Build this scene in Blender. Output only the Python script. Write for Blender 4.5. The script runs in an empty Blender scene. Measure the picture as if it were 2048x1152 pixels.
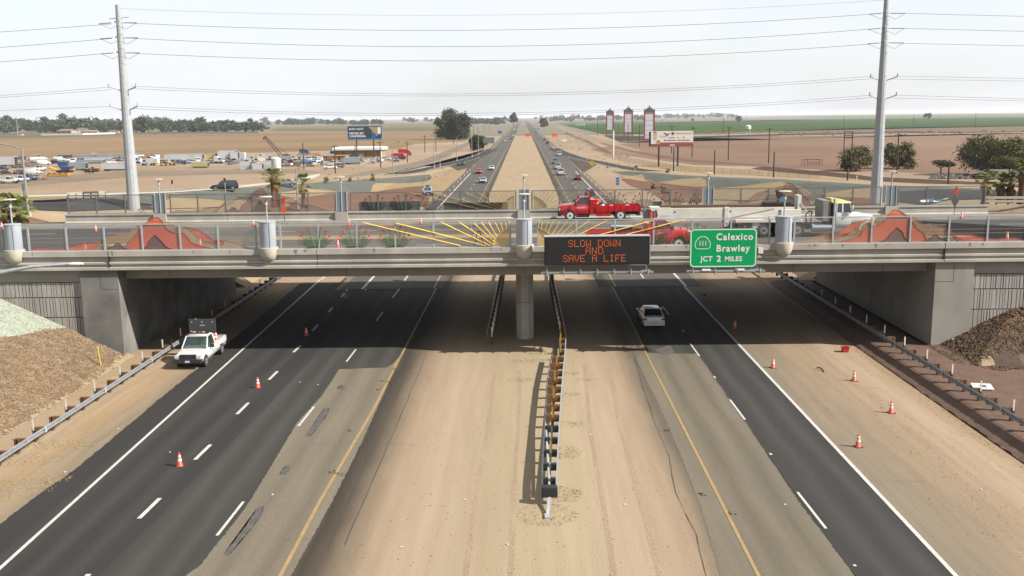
import bpy, bmesh, math, random
import numpy as np
from mathutils import Vector, Matrix
R = math.radians
random.seed(7)
rng = np.random.default_rng(7)
SC = bpy.context.scene
COL = SC.collection

# ------------------------------------------------------------------ camera
CH, PIT, YAW, ROL, FPX = 16.9925, 0.1750, -0.0133, -0.0117, 1933.3
cp, sp, cy_, sy_ = math.cos(PIT), math.sin(PIT), math.cos(YAW), math.sin(YAW)
FWD = Vector((sy_*cp, cy_*cp, -sp)); RGT0 = Vector((cy_, -sy_, 0)); UP0 = RGT0.cross(FWD)
RGT = math.cos(ROL)*RGT0 + math.sin(ROL)*UP0
UPV = -math.sin(ROL)*RGT0 + math.cos(ROL)*UP0
cam = bpy.data.cameras.new('camera'); cam.sensor_width = 36; cam.lens = FPX/2048*36
cam.clip_start = 0.5; cam.clip_end = 40000
co = bpy.data.objects.new('camera', cam); COL.objects.link(co)
co.matrix_world = Matrix(((RGT.x, UPV.x, -FWD.x, 0), (RGT.y, UPV.y, -FWD.y, 0), (RGT.z, UPV.z, -FWD.z, CH), (0, 0, 0, 1)))
SC.camera = co

# ------------------------------------------------------------------ light
SUN_EL, SUN_FRONT = R(38), R(19.5)      # sun over the right shoulder, a little behind the camera
sdir = Vector((math.cos(SUN_FRONT)*math.cos(SUN_EL), -math.sin(SUN_FRONT)*math.cos(SUN_EL), math.sin(SUN_EL)))
sl = bpy.data.lights.new('sun', 'SUN'); sl.energy = 5.0; sl.angle = R(0.6); sl.color = (1, 0.955, 0.89)
so = bpy.data.objects.new('sun', sl); COL.objects.link(so)
so.rotation_euler = sdir.to_track_quat('Z', 'Y').to_euler(); so.location = (60, -40, 80)

w = bpy.data.worlds.new("World"); SC.world = w; w.use_nodes = True
nt = w.node_tree; N = nt.nodes; L = nt.links
for n in list(N): N.remove(n)
out = N.new('ShaderNodeOutputWorld'); bg = N.new('ShaderNodeBackground'); bg.inputs[1].default_value = 0.10
sky = N.new('ShaderNodeTexSky'); sky.sky_type = 'NISHITA'; sky.sun_disc = False
sky.sun_elevation = SUN_EL; sky.sun_rotation = math.atan2(sdir.x, sdir.y); sky.dust_density = 2.0; sky.air_density = 1.0
tc = N.new('ShaderNodeTexCoord'); mp = N.new('ShaderNodeMapping'); mp.inputs['Scale'].default_value = (1.6, 1.6, 9.0)
nz = N.new('ShaderNodeTexNoise'); nz.inputs['Scale'].default_value = 1.7; nz.inputs['Detail'].default_value = 6; nz.inputs['Roughness'].default_value = .55
nz.inputs['Distortion'].default_value = .6
rp = N.new('ShaderNodeValToRGB'); rp.color_ramp.elements[0].position = .32; rp.color_ramp.elements[0].color = (.60, .60, .60, 1)
rp.color_ramp.elements[1].position = .62; rp.color_ramp.elements[1].color = (.97, .97, .97, 1)
mx = N.new('ShaderNodeMix'); mx.data_type = 'RGBA'
CLOUD = (3.95, 4.03, 4.2, 1)
mx.inputs[7].default_value = CLOUD
L.new(tc.outputs['Generated'], mp.inputs[0]); L.new(mp.outputs[0], nz.inputs['Vector']); L.new(nz.outputs[0], rp.inputs[0])
L.new(rp.outputs[0], mx.inputs[0]); L.new(sky.outputs[0], mx.inputs[6]); L.new(mx.outputs[2], bg.inputs[0]); L.new(bg.outputs[0], out.inputs[0])

SC.view_settings.view_transform = 'Standard'; SC.view_settings.look = 'None'
SC.view_settings.exposure = 1.26; SC.view_settings.gamma = 1
SC.cycles.max_bounces = 6; SC.cycles.diffuse_bounces = 2; SC.cycles.transparent_max_bounces = 16; SC.cycles.volume_bounces = 0
SC.cycles.use_denoising = True
HAZE_D = 0.00006

# ------------------------------------------------------------------ pixel <-> world (photo is 2048 x 1152)
def ray(px, py):
    return (FWD*FPX + RGT*(px-1024) - UPV*(py-576)).normalized()
def P(px, py, z=0.0):
    d = ray(px, py); t = (z-CH)/d.z
    return Vector((d.x*t, d.y*t, z))
def PY(px, py, Y):
    d = ray(px, py); t = Y/d.y
    return Vector((d.x*t, Y, CH+d.z*t))
RAMP_Y = [95, 125, 160, 190, 220, 260, 300, 330, 345]
RAMP_X = [66, 64, 60, 57, 53, 45, 37, 32.5, 31]
RAMP_Z = [7, 7, 5.4, 4, 2.7, 1.2, .4, .1, 0]
def H(x, y):
    s = abs(x); h = 0.0
    if 10 < y < 69:
        if x < 0: h = max(0, min(7, (s-28.8)/2.1))
        else: h = max(.35*max(0, min(1, (x-24.4)/1.2)), min(7, (s-29.0)/2.05, (y-61.8)/2.2))
    elif 69 <= y <= 98:
        h = 7.0 if s > 31 else .35*max(0, min(1, (x-24.4)/1.2))
    elif y > 98 and s > 29:
        h = max(0, min(7-(y-98)/2.5, (s-29)/1.5))
    if 95 < y < 345:
        xc = np.interp(y, RAMP_Y, RAMP_X); zc = np.interp(y, RAMP_Y, RAMP_Z)
        if s < xc: d = max(0, xc-7-s); h = max(h, zc-d/4)
        else:
            wo = 7+45*max(0, min(1, (160-y)/50)); d = max(0, s-xc-wo); h = max(h, zc-d/3)
    return h
def PT(px, py):
    """point where the sight line meets the terrain"""
    d = ray(px, py); lo = 99.0/d.y; p = None
    t = lo
    while t < 1200:
        x, y, z = d.x*t, d.y*t, CH+d.z*t
        if z <= H(x, y): break
        t += 1.0
    a, b = t-1.0, t
    for _ in range(14):
        m = (a+b)/2
        if CH+d.z*m <= H(d.x*m, d.y*m): b = m
        else: a = m
    if t >= 1200: return P(px, py)
    return Vector((d.x*b, d.y*b, H(d.x*b, d.y*b)))
def ppm(Y, z=0):
    """photo pixels per metre at a distance"""
    return FPX/(Y*cp+(CH-z)*sp)

# ------------------------------------------------------------------ materials
def lin(c):
    c = c/255.0
    return c/12.92 if c <= .04045 else ((c+.055)/1.055)**2.4
def S(r, g, b, k=1.0):
    k = k*.60 if k != 1 else 1
    return (min(1, lin(r)*k), min(1, lin(g)*k), min(1, lin(b)*k))
MATS = {}
def mat(name, col, rough=.7, metal=0.0, col2=None, scale=4.0, stretch=(1, 1, 1), detail=6, bump=0.0, bscale=None, spec=.4, coat=0.0,
        emit=None, estr=1.0, alpha=1.0, space='Object', lo=.35, hi=.65, col3=None, scale3=.3, fine=0.0, fscale=60, rot=0.0):
    if name in MATS: return MATS[name]
    m = bpy.data.materials.new(name); m.use_nodes = True; nt = m.node_tree; N = nt.nodes; L = nt.links
    b = N['Principled BSDF']; b.inputs['Roughness'].default_value = rough; b.inputs['Metallic'].default_value = metal
    b.inputs['Specular IOR Level'].default_value = spec
    b.inputs['Base Color'].default_value = (*col, 1)
    if coat: b.inputs['Coat Weight'].default_value = coat; b.inputs['Coat Roughness'].default_value = .06
    if emit: b.inputs['Emission Color'].default_value = (*emit, 1); b.inputs['Emission Strength'].default_value = estr
    vec = None
    if col2 or bump or fine or col3:
        if space == 'World': g = N.new('ShaderNodeNewGeometry'); src = g.outputs['Position']
        else: t = N.new('ShaderNodeTexCoord'); src = t.outputs['Object']
        mp = N.new('ShaderNodeMapping'); mp.inputs['Scale'].default_value = stretch; mp.inputs['Rotation'].default_value = (0, 0, rot); L.new(src, mp.inputs[0]); vec = mp.outputs[0]
    cur = None
    if col2:
        nz = N.new('ShaderNodeTexNoise'); nz.inputs['Scale'].default_value = scale; nz.inputs['Detail'].default_value = detail; nz.inputs['Roughness'].default_value = .6
        L.new(vec, nz.inputs['Vector'])
        rp = N.new('ShaderNodeValToRGB'); rp.color_ramp.elements[0].position = lo; rp.color_ramp.elements[1].position = hi
        rp.color_ramp.elements[0].color = (*col, 1); rp.color_ramp.elements[1].color = (*col2, 1)
        L.new(nz.outputs[0], rp.inputs[0]); cur = rp.outputs[0]
    if col3:
        n3 = N.new('ShaderNodeTexNoise'); n3.inputs['Scale'].default_value = scale3; n3.inputs['Detail'].default_value = 4
        L.new(src, n3.inputs['Vector'])
        r3 = N.new('ShaderNodeValToRGB'); r3.color_ramp.elements[0].position = .42; r3.color_ramp.elements[1].position = .68
        L.new(n3.outputs[0], r3.inputs[0])
        m3 = N.new('ShaderNodeMix'); m3.data_type = 'RGBA'; m3.inputs[7].default_value = (*col3, 1)
        if cur: L.new(cur, m3.inputs[6])
        else: m3.inputs[6].default_value = (*col, 1)
        L.new(r3.outputs[0], m3.inputs[0]); cur = m3.outputs[2]
    if fine:
        nf = N.new('ShaderNodeTexNoise'); nf.inputs['Scale'].default_value = fscale; nf.inputs['Detail'].default_value = 3; L.new(src, nf.inputs['Vector'])
        mr = N.new('ShaderNodeMapRange'); mr.inputs[1].default_value = .3; mr.inputs[2].default_value = .7; mr.inputs[3].default_value = 1-fine; mr.inputs[4].default_value = 1+fine
        L.new(nf.outputs[0], mr.inputs[0])
        mm = N.new('ShaderNodeMix'); mm.data_type = 'RGBA'; mm.blend_type = 'MULTIPLY'; mm.inputs[0].default_value = 1
        if cur: L.new(cur, mm.inputs[6])
        else: mm.inputs[6].default_value = (*col, 1)
        cv = N.new('ShaderNodeCombineXYZ')
        for k in range(3): L.new(mr.outputs[0], cv.inputs[k])
        L.new(cv.outputs[0], mm.inputs[7]); cur = mm.outputs[2]
    if cur: L.new(cur, b.inputs['Base Color'])
    if bump:
        nb = N.new('ShaderNodeTexNoise'); nb.inputs['Scale'].default_value = bscale or scale*4; nb.inputs['Detail'].default_value = 5; L.new(src, nb.inputs['Vector'])
        bp = N.new('ShaderNodeBump'); bp.inputs['Strength'].default_value = bump; bp.inputs['Distance'].default_value = .05
        L.new(nb.outputs[0], bp.inputs['Height']); L.new(bp.outputs[0], b.inputs['Normal'])
    if alpha < 1:
        tr = N.new('ShaderNodeBsdfTransparent'); mxs = N.new('ShaderNodeMixShader'); mxs.inputs[0].default_value = alpha
        o = N['Material Output']; L.new(tr.outputs[0], mxs.inputs[1]); L.new(b.outputs[0], mxs.inputs[2]); L.new(mxs.outputs[0], o.inputs[0])
    MATS[name] = m
    return m
K = .32                                    # display colour -> albedo
def A(r, g, b, k=1.0): return S(r, g, b, K*k/.60)

M_dirt = mat('dirt', A(213, 191, 158), .95, col2=A(200, 175, 142), scale=.5, stretch=(1, .14, 1), space='World', bump=.6, bscale=7, col3=A(202, 174, 138), scale3=.14, fine=.2, fscale=9, spec=.1)
M_lot = mat('lot_dirt', A(214, 188, 158), .95, col2=A(198, 170, 140), scale=.03, stretch=(.4, 1, 1), space='World', col3=A(186, 160, 132), scale3=.012, fine=.08, fscale=.6, spec=.1)
M_asph_new = mat('asphalt_new', S(63, 61, 60, .8), .9, col2=S(73, 71, 69, .8), scale=.5, stretch=(1, .12, 1), space='World', bump=.35, bscale=60, fine=.18, fscale=40, col3=S(82, 79, 76, .8), scale3=.08, spec=.15)
M_asph_mid = mat('asphalt_mid', S(78, 75, 72, .8), .92, col2=S(88, 85, 80, .8), scale=.6, stretch=(1, .1, 1), space='World', bump=.35, bscale=60, fine=.15, fscale=40, spec=.15)
M_asph_old = mat('asphalt_old', A(160, 149, 130), .95, col2=A(146, 136, 118), scale=.5, stretch=(1, .15, 1), space='World', bump=.5, bscale=45, fine=.22, fscale=22, col3=A(134, 124, 107), scale3=.12, spec=.1)
M_asph_sh = mat('asphalt_shoulder', A(172, 155, 130), .95, col2=A(152, 136, 112), scale=.6, stretch=(1, .2, 1), space='World', bump=.4, bscale=30, fine=.15, fscale=18, spec=.1)
M_asph_far = mat('asphalt_far', A(128, 122, 114), .95, col2=A(114, 109, 102), scale=.2, stretch=(1, .03, 1), space='World', fine=.08, fscale=2, spec=.1)
M_oil = mat('oily_dirt', A(112, 100, 84), .95, col2=A(82, 74, 64), scale=.5, stretch=(1, .1, 1), space='World', bump=.4, bscale=20, fine=.15, fscale=15, spec=.15)
M_oil2 = mat('oily_dirt_pale', A(160, 140, 112), .95, col2=A(128, 112, 92), scale=.5, stretch=(1, .1, 1), space='World', bump=.4, bscale=20, fine=.15, fscale=15, spec=.1)
M_white = mat('paint_white', S(222, 220, 212, .82), .7, col2=S(196, 193, 184, .82), scale=3, space='World', fine=.12, fscale=9)
M_yellow = mat('paint_yellow', A(208, 172, 108, 1.15), .75, col2=A(194, 160, 108), scale=2.5, space='World', fine=.12, fscale=9)
M_conc = mat('concrete', A(182, 177, 166, 2.0), .9, col2=A(168, 162, 151, 2.0), scale=.9, stretch=(1, 1, .35), space='World', bump=.15, bscale=25, col3=A(160, 154, 144, 1.9), scale3=.35, fine=.05, fscale=30, spec=.2)
M_conc2 = mat('concrete_wall', A(166, 161, 151, 1.6), .9, col2=A(150, 145, 135, 1.6), scale=.7, stretch=(1, 1, .25), space='World', bump=.15, bscale=20, col3=A(174, 168, 158, 1.6), scale3=.25, fine=.05, fscale=30, spec=.2)
M_conc_tan = mat('concrete_pale', A(206, 197, 178, 1.6), .85, col2=A(194, 185, 167, 1.6), scale=1.5, fine=.05)
M_galv = mat('galvanised_steel', S(176, 180, 182, .95), .5, .0, col2=S(158, 163, 166, .95), scale=3)
M_galv2 = mat('pole_steel', S(190, 193, 195, .8), .55, .0, col2=S(176, 180, 183, .8), scale=.6)
M_rail = mat('guardrail_steel', S(158, 163, 168, .72), .5, .0, col2=S(140, 146, 151, .72), scale=3)
M_wood = mat('post_wood', S(140, 96, 48, .75), .85, col2=S(108, 72, 36, .75), scale=5, stretch=(1, 1, .2))
M_dwood = mat('pole_wood', S(86, 68, 56, .7), .9, col2=S(66, 52, 44, .7), scale=2, stretch=(1, 1, .1))
M_black = mat('black_plastic', (.012, .012, .013), .5)
M_dark = mat('dark_metal', (.018, .018, .019), .6, 0, spec=.3)
M_tyre = mat('tyre_rubber', (.018, .018, .018), .85)
M_rim = mat('wheel_rim', S(205, 206, 208, .7), .3, .6)
M_glass = mat('window_glass', (.015, .02, .022), .06, 0, spec=.8)
M_chrome = mat('chrome', (.6, .6, .62), .15, 1)
M_red = mat('truck_red', S(204, 18, 30, .8), .3, 0, coat=.6)
M_lampglass = mat('headlight_lens', (.36, .38, .40), .15, 0, spec=.6)
M_taillight = mat('taillight_lens', (.35, .01, .015), .2)
M_orange = mat('cone_orange', S(238, 78, 32, .9), .5)
M_reflw = mat('reflective_white', S(238, 236, 228, .85), .5)
M_plate = mat('plate_white', S(225, 225, 225, .8), .5)
M_postw = mat('marker_white', S(236, 234, 226, .85), .6)

def xmat(name, stops, wob=.5, wscale=.35, rough=.95, fine=.14, fscale=16, bump=.5, bscale=18, streak=.12):
    """ground whose make-up changes across the road: world X plus noise drives a colour ramp; stops = [(x, colour)]"""
    m = bpy.data.materials.new(name); m.use_nodes = True; nt = m.node_tree; N = nt.nodes; L = nt.links; b = N['Principled BSDF']
    b.inputs['Roughness'].default_value = rough; b.inputs['Specular IOR Level'].default_value = .1
    g = N.new('ShaderNodeNewGeometry'); sx = N.new('ShaderNodeSeparateXYZ'); L.new(g.outputs['Position'], sx.inputs[0])
    mp = N.new('ShaderNodeMapping'); mp.inputs['Scale'].default_value = (1, .25, 1); L.new(g.outputs['Position'], mp.inputs[0])
    n1 = N.new('ShaderNodeTexNoise'); n1.inputs['Scale'].default_value = wscale; n1.inputs['Detail'].default_value = 7; n1.inputs['Roughness'].default_value = .65; L.new(mp.outputs[0], n1.inputs['Vector'])
    a = N.new('ShaderNodeMath'); a.operation = 'MULTIPLY_ADD'; a.inputs[1].default_value = wob*4; L.new(n1.outputs[0], a.inputs[0])
    s0 = N.new('ShaderNodeMath'); s0.operation = 'SUBTRACT'; s0.inputs[1].default_value = wob*2; L.new(sx.outputs[0], s0.inputs[0]); L.new(s0.outputs[0], a.inputs[2])
    x0, x1 = stops[0][0], stops[-1][0]
    mr = N.new('ShaderNodeMapRange'); mr.inputs[1].default_value = x0; mr.inputs[2].default_value = x1; L.new(a.outputs[0], mr.inputs[0])
    rp = N.new('ShaderNodeValToRGB'); e = rp.color_ramp.elements
    while len(e) < len(stops): e.new(.5)
    for k, (x, c) in enumerate(stops): e[k].position = (x-x0)/(x1-x0); e[k].color = (*c, 1)
    L.new(mr.outputs[0], rp.inputs[0])
    nf = N.new('ShaderNodeTexNoise'); nf.inputs['Scale'].default_value = fscale; nf.inputs['Detail'].default_value = 4; L.new(g.outputs['Position'], nf.inputs['Vector'])
    m2 = N.new('ShaderNodeMapping'); m2.inputs['Scale'].default_value = (2.2, .12, 1); L.new(g.outputs['Position'], m2.inputs[0])
    ns = N.new('ShaderNodeTexNoise'); ns.inputs['Scale'].default_value = .9; ns.inputs['Detail'].default_value = 5; L.new(m2.outputs[0], ns.inputs['Vector'])
    c1 = N.new('ShaderNodeMapRange'); c1.inputs[1].default_value = .3; c1.inputs[2].default_value = .7; c1.inputs[3].default_value = 1-fine; c1.inputs[4].default_value = 1+fine; L.new(nf.outputs[0], c1.inputs[0])
    c2 = N.new('ShaderNodeMapRange'); c2.inputs[1].default_value = .3; c2.inputs[2].default_value = .7; c2.inputs[3].default_value = 1-streak; c2.inputs[4].default_value = 1+streak; L.new(ns.outputs[0], c2.inputs[0])
    mu = N.new('ShaderNodeMath'); mu.operation = 'MULTIPLY'; L.new(c1.outputs[0], mu.inputs[0]); L.new(c2.outputs[0], mu.inputs[1])
    vm = N.new('ShaderNodeVectorMath'); vm.operation = 'SCALE'; L.new(rp.outputs[0], vm.inputs[0]); L.new(mu.outputs[0], vm.inputs['Scale']); L.new(vm.outputs[0], b.inputs['Base Color'])
    nb = N.new('ShaderNodeTexNoise'); nb.inputs['Scale'].default_value = bscale; nb.inputs['Detail'].default_value = 5; L.new(g.outputs['Position'], nb.inputs['Vector'])
    bp = N.new('ShaderNodeBump'); bp.inputs['Strength'].default_value = bump; bp.inputs['Distance'].default_value = .05; L.new(nb.outputs[0], bp.inputs['Height']); L.new(bp.outputs[0], b.inputs['Normal'])
    MATS[name] = m
    return m
SAND = A(216, 192, 161); SAND2 = A(202, 176, 147)
M_med = xmat('median_dirt', [(-9.3, A(126, 116, 102)), (-8.7, A(88, 81, 72)), (-8.0, A(112, 101, 88)), (-7.2, A(164, 146, 122)), (-6.2, SAND2), (-4.6, SAND), (-2.0, A(208, 186, 152)), (1.5, A(217, 196, 161)), (4.6, SAND), (6.4, SAND2), (7.1, A(168, 150, 126)), (7.7, A(134, 123, 108)), (9.0, A(156, 145, 127))], .35, streak=.065)
def tracks(xs, c0, c1, wd, x0, x1):
    st = [(x0, c0)]
    for x in xs: st += [(x-wd, c0), (x, c1), (x+wd, c0)]
    return st+[(x1, c0)]
AN0, AN1, AN2 = S(64, 62, 60, .8), S(75, 73, 70, .8), S(70, 68, 66, .8)
M_anl = xmat('asphalt_new_left', tracks([-20.6, -19.0, -17.3, -15.3, -13.7], AN0, AN1, .62, -23, -8), .22, .5, .9, .16, 34, .35, 60, .07)
M_anr = xmat('asphalt_new_right', tracks([9.6, 11.3, 13.4, 15.0], AN2, S(82, 80, 76, .8), .62, 8, 17), .22, .5, .9, .16, 34, .35, 60, .07)
M_aol = xmat('asphalt_old_left', tracks([-11.7, -9.9], A(163, 152, 133), A(148, 137, 119), .6, -13.5, -8.5), .25, .4, .95, .2, 26, .5, 45, .08)
M_aor = xmat('asphalt_old_right', tracks([9.7, 11.3], A(156, 145, 127), A(140, 130, 112), .6, 6, 13.5), .25, .4, .95, .2, 26, .5, 45, .08)
M_shx = xmat('shoulder_right', [(15.5, A(170, 156, 134)), (17.8, A(178, 160, 136)), (19.6, A(194, 170, 140)), (21.0, SAND2), (22.5, SAND), (24.6, A(200, 168, 134))], .7, .3, streak=.1)
M_shl = xmat('shoulder_left', [(-26.5, SAND), (-24.9, A(206, 176, 136)), (-24.0, A(196, 172, 140)), (-22.8, A(178, 160, 134)), (-21.4, A(160, 146, 124))], .35, .3)

# ------------------------------------------------------------------ mesh builder
class MB:
    def __init__(s): s.v = []; s.f = []; s.mi = []; s.mats = []; s.cur = 0
    def m(s, mt):
        if mt not in s.mats: s.mats.append(mt)
        s.cur = s.mats.index(mt); return s
    def add(s, vs, fs):
        o = len(s.v); s.v += [tuple(v) for v in vs]
        for f in fs: s.f.append([i+o for i in f]); s.mi.append(s.cur)
        return s
    def box(s, c, d, rz=0, tilt=None):
        x, y, z = d[0]/2, d[1]/2, d[2]/2
        vs = [Vector((a, b, e)) for e in (-z, z) for a, b in ((-x, -y), (x, -y), (x, y), (-x, y))]
        M = Matrix.Rotation(rz, 3, 'Z')
        if tilt is not None: M = M @ tilt
        return s.add([M @ v + Vector(c) for v in vs], [(3, 2, 1, 0), (4, 5, 6, 7), (0, 1, 5, 4), (1, 2, 6, 5), (2, 3, 7, 6), (3, 0, 4, 7)])
    def b2(s, x0, x1, y0, y1, z0, z1): return s.box(((x0+x1)/2, (y0+y1)/2, (z0+z1)/2), (abs(x1-x0), abs(y1-y0), abs(z1-z0)))
    def cyl(s, p0, p1, r0, r1=None, n=10, cap=True):
        r1 = r0 if r1 is None else r1; p0 = Vector(p0); p1 = Vector(p1); d = (p1-p0)
        q = d.to_track_quat('Z', 'Y').to_matrix()
        vs = []
        for p, r in ((p0, r0), (p1, r1)):
            for i in range(n):
                a = 2*math.pi*i/n; vs.append(p + q @ Vector((r*math.cos(a), r*math.sin(a), 0)))
        fs = [(i, (i+1) % n, n+(i+1) % n, n+i) for i in range(n)]
        if cap: fs += [tuple(range(n-1, -1, -1)), tuple(range(n, 2*n))]
        return s.add(vs, fs)
    def bar(s, p0, p1, wd, th=None):
        p0 = Vector(p0); p1 = Vector(p1); d = p1-p0; q = d.to_track_quat('Z', 'Y').to_matrix(); ln = d.length
        M = q; x, y = wd/2, (th or wd)/2
        vs = [p0 + M @ Vector((a, b, e)) for e in (0, ln) for a, b in ((-x, -y), (x, -y), (x, y), (-x, y))]
        return s.add(vs, [(3, 2, 1, 0), (4, 5, 6, 7), (0, 1, 5, 4), (1, 2, 6, 5), (2, 3, 7, 6), (3, 0, 4, 7)])
    def tube(s, pts, r, n=6):
        for a, b in zip(pts, pts[1:]): s.cyl(a, b, r, r, n)
        return s
    def lathe(s, prof, c=(0, 0, 0), n=20):
        c = Vector(c); vs = []; fs = []
        for r, z in prof:
            for i in range(n):
                a = 2*math.pi*i/n; vs.append(c+Vector((r*math.cos(a), r*math.sin(a), z)))
        for k in range(len(prof)-1):
            for i in range(n): fs.append((k*n+i, k*n+(i+1) % n, (k+1)*n+(i+1) % n, (k+1)*n+i))
        fs += [tuple(range(n-1, -1, -1)), tuple(range((len(prof)-1)*n, len(prof)*n))]
        return s.add(vs, fs)
    def prism(s, poly, a0, a1, axis='X'):
        """poly in the plane across the axis: X -> (y,z), Y -> (x,z), Z -> (x,y)"""
        def pt(u, v, a): return {'X': (a, u, v), 'Y': (u, a, v), 'Z': (u, v, a)}[axis]
        n = len(poly); vs = [pt(u, v, a0) for u, v in poly]+[pt(u, v, a1) for u, v in poly]
        return s.add(vs, [tuple(range(n-1, -1, -1)), tuple(range(n, 2*n))]+[(i, (i+1) % n, n+(i+1) % n, n+i) for i in range(n)])
    def loft(s, rings, cap=True, closed=True):
        n = len(rings[0]); vs = [p for r in rings for p in r]; fs = []
        for k in range(len(rings)-1):
            for i in range(n if closed else n-1): fs.append((k*n+i, k*n+(i+1) % n, (k+1)*n+(i+1) % n, (k+1)*n+i))
        if cap: fs += [tuple(range(n-1, -1, -1)), tuple(range((len(rings)-1)*n, len(rings)*n))]
        return s.add(vs, fs)
    def build(s, name, mt=None, parent=None, smooth=None, bevel=0):
        me = bpy.data.meshes.new(name); me.from_pydata(s.v, [], s.f)
        if mt is not None: me.materials.append(mt)
        else:
            for q in s.mats: me.materials.append(q)
            me.polygons.foreach_set('material_index', s.mi)
        bm = bmesh.new(); bm.from_mesh(me); bmesh.ops.recalc_face_normals(bm, faces=bm.faces); bm.to_mesh(me); bm.free()
        if smooth:
            me.shade_smooth() if hasattr(me, 'shade_smooth') else None
            me.set_sharp_from_angle(angle=R(smooth))
        o = bpy.data.objects.new(name, me); COL.objects.link(o)
        if parent: o.parent = parent
        if bevel:
            bv = o.modifiers.new('bevel', 'BEVEL'); bv.width = bevel; bv.segments = 2; bv.limit_method = 'ANGLE'; bv.angle_limit = R(40)
        return o

def tag(o, label, cat, group=None):
    o['label'] = label; o['category'] = cat
    if group: o['group'] = group
    return o
def thing(name, label, cat, loc=(0, 0, 0), rz=0, group=None):
    o = bpy.data.objects.new(name, None); COL.objects.link(o); o.location = loc; o.rotation_euler = (0, 0, rz); o.empty_display_size = .3
    return tag(o, label, cat, group)
def struct(o): o['kind'] = 'structure'; return o
def stuff(o): o['kind'] = 'stuff'; return o
def dup(root, loc, rz=None, label=None, group=None, scale=None):
    r = root.copy(); COL.objects.link(r); r.location = loc
    if rz is not None: r.rotation_euler = (0, 0, rz)
    if scale is not None: r.scale = scale if isinstance(scale, tuple) else (scale,)*3
    if label: r['label'] = label
    if group: r['group'] = group
    for ch in list(root.children):
        c = ch.copy(); COL.objects.link(c); c.parent = r
        for g in list(ch.children):
            d = g.copy(); COL.objects.link(d); d.parent = c
    return r
def text(s, size, loc, mt, parent=None, rot=(R(90), 0, 0), align='LEFT', off=0.0, ext=.004, name='lettering', sx=1.0, sp_=1.0):
    c = bpy.data.curves.new(name, 'FONT'); c.body = s; c.size = size; c.align_x = align; c.extrude = ext; c.offset = off; c.space_character = sp_
    c.fill_mode = 'FRONT'; c.resolution_u = 3
    c.materials.append(mt)
    t = bpy.data.objects.new(name, c); COL.objects.link(t); bpy.context.view_layer.update()
    me = bpy.data.meshes.new_from_object(t.evaluated_get(bpy.context.evaluated_depsgraph_get()))
    bpy.data.objects.remove(t); bpy.data.curves.remove(c); me.name = name
    if not me.materials: me.materials.append(mt)
    o = bpy.data.objects.new(name, me); COL.objects.link(o); o.location = loc; o.rotation_euler = rot; o.scale = (sx, 1, 1)
    if parent: o.parent = parent
    return o

# ------------------------------------------------------------------ terrain and sheets
def axis(dense0, dense1, step, extra, ends, fac=1.35):
    a = list(np.arange(dense0, dense1+1e-6, step))+list(extra)
    d = step*2; x = dense1
    while x < ends[1]: x += d; d *= fac; a.append(x)
    d = step*2; x = dense0
    while x > ends[0]: x -= d; d *= fac; a.append(x)
    return sorted(set(round(float(q), 3) for q in a))
GX = axis(-140, 140, 2, (-31.05, -30.95, 31.05, 30.95, -28.8, 29.0, 24.4, 25.0, 25.6), (-11000, 11000))
GY = axis(10, 350, 2, (61.8, 68.98, 69.02, 98.05), (-60, 15000))
vs = [(x, y, H(x, y)) for y in GY for x in GX]; nx = len(GX)
fs = [(j*nx+i, j*nx+i+1, (j+1)*nx+i+1, (j+1)*nx+i) for j in range(len(GY)-1) for i in range(nx-1)]
g = MB(); g.v = vs; g.f = fs; g.mi = [0]*len(fs)
ground = struct(g.build('ground', M_dirt))

def sheet(name, pts, mt, off=.01, drape=False, jit=0, kind='structure', sub=0):
    """flat or draped patch of ground from world points"""
    pts = [Vector((p[0], p[1], 0)) for p in pts]
    if jit:
        q = []
        n = len(pts)
        for i in range(n):
            a, b = pts[i], pts[(i+1) % n]; L_ = (b-a).length; k = max(1, min(40, int(L_/(jit*4))))
            nn = Vector((-(b-a).y, (b-a).x, 0)).normalized() if L_ > 0 else Vector()
            for t in range(k): q.append(a.lerp(b, t/k)+nn*random.uniform(-jit, jit)*(0.3 if t == 0 else 1))
        pts = q
    bm = bmesh.new(); f = bm.faces.new([bm.verts.new(p) for p in pts]); bmesh.ops.triangulate(bm, faces=[f], ngon_method='EAR_CLIP')
    if drape:
        x0 = min(p.x for p in pts); x1 = max(p.x for p in pts); y0 = min(p.y for p in pts); y1 = max(p.y for p in pts)
        for X in GX:
            if x0 < X < x1 and abs(X) <= 140: bmesh.ops.bisect_plane(bm, geom=bm.verts[:]+bm.edges[:]+bm.faces[:], plane_co=(X, 0, 0), plane_no=(1, 0, 0))
        for Y in GY:
            if y0 < Y < y1 and Y <= 350: bmesh.ops.bisect_plane(bm, geom=bm.verts[:]+bm.edges[:]+bm.faces[:], plane_co=(0, Y, 0), plane_no=(0, 1, 0))
        for v in bm.verts: v.co.z = H(v.co.x, v.co.y)+off
    else:
        for v in bm.verts: v.co.z = off
    for f in bm.faces:
        f.normal_update()
        if f.normal.z < 0: f.normal_flip()
    me = bpy.data.meshes.new(name); bm.to_mesh(me); bm.free(); me.materials.append(mt)
    o = bpy.data.objects.new(name, me); COL.objects.link(o); o['kind'] = kind
    return o
def zpx(name, pts, mt, off=.01, jit=0): return sheet(name, [P(*p) for p in pts], mt, off, False, jit)
def zterr(name, pts, mt, off=.06): return sheet(name, [PT(*p) for p in pts], mt, off, True)
def strip(name, x0, x1, y0, y1, mt, off): return sheet(name, [(x0, y0), (x1, y0), (x1, y1), (x0, y1)], mt, off)
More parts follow.
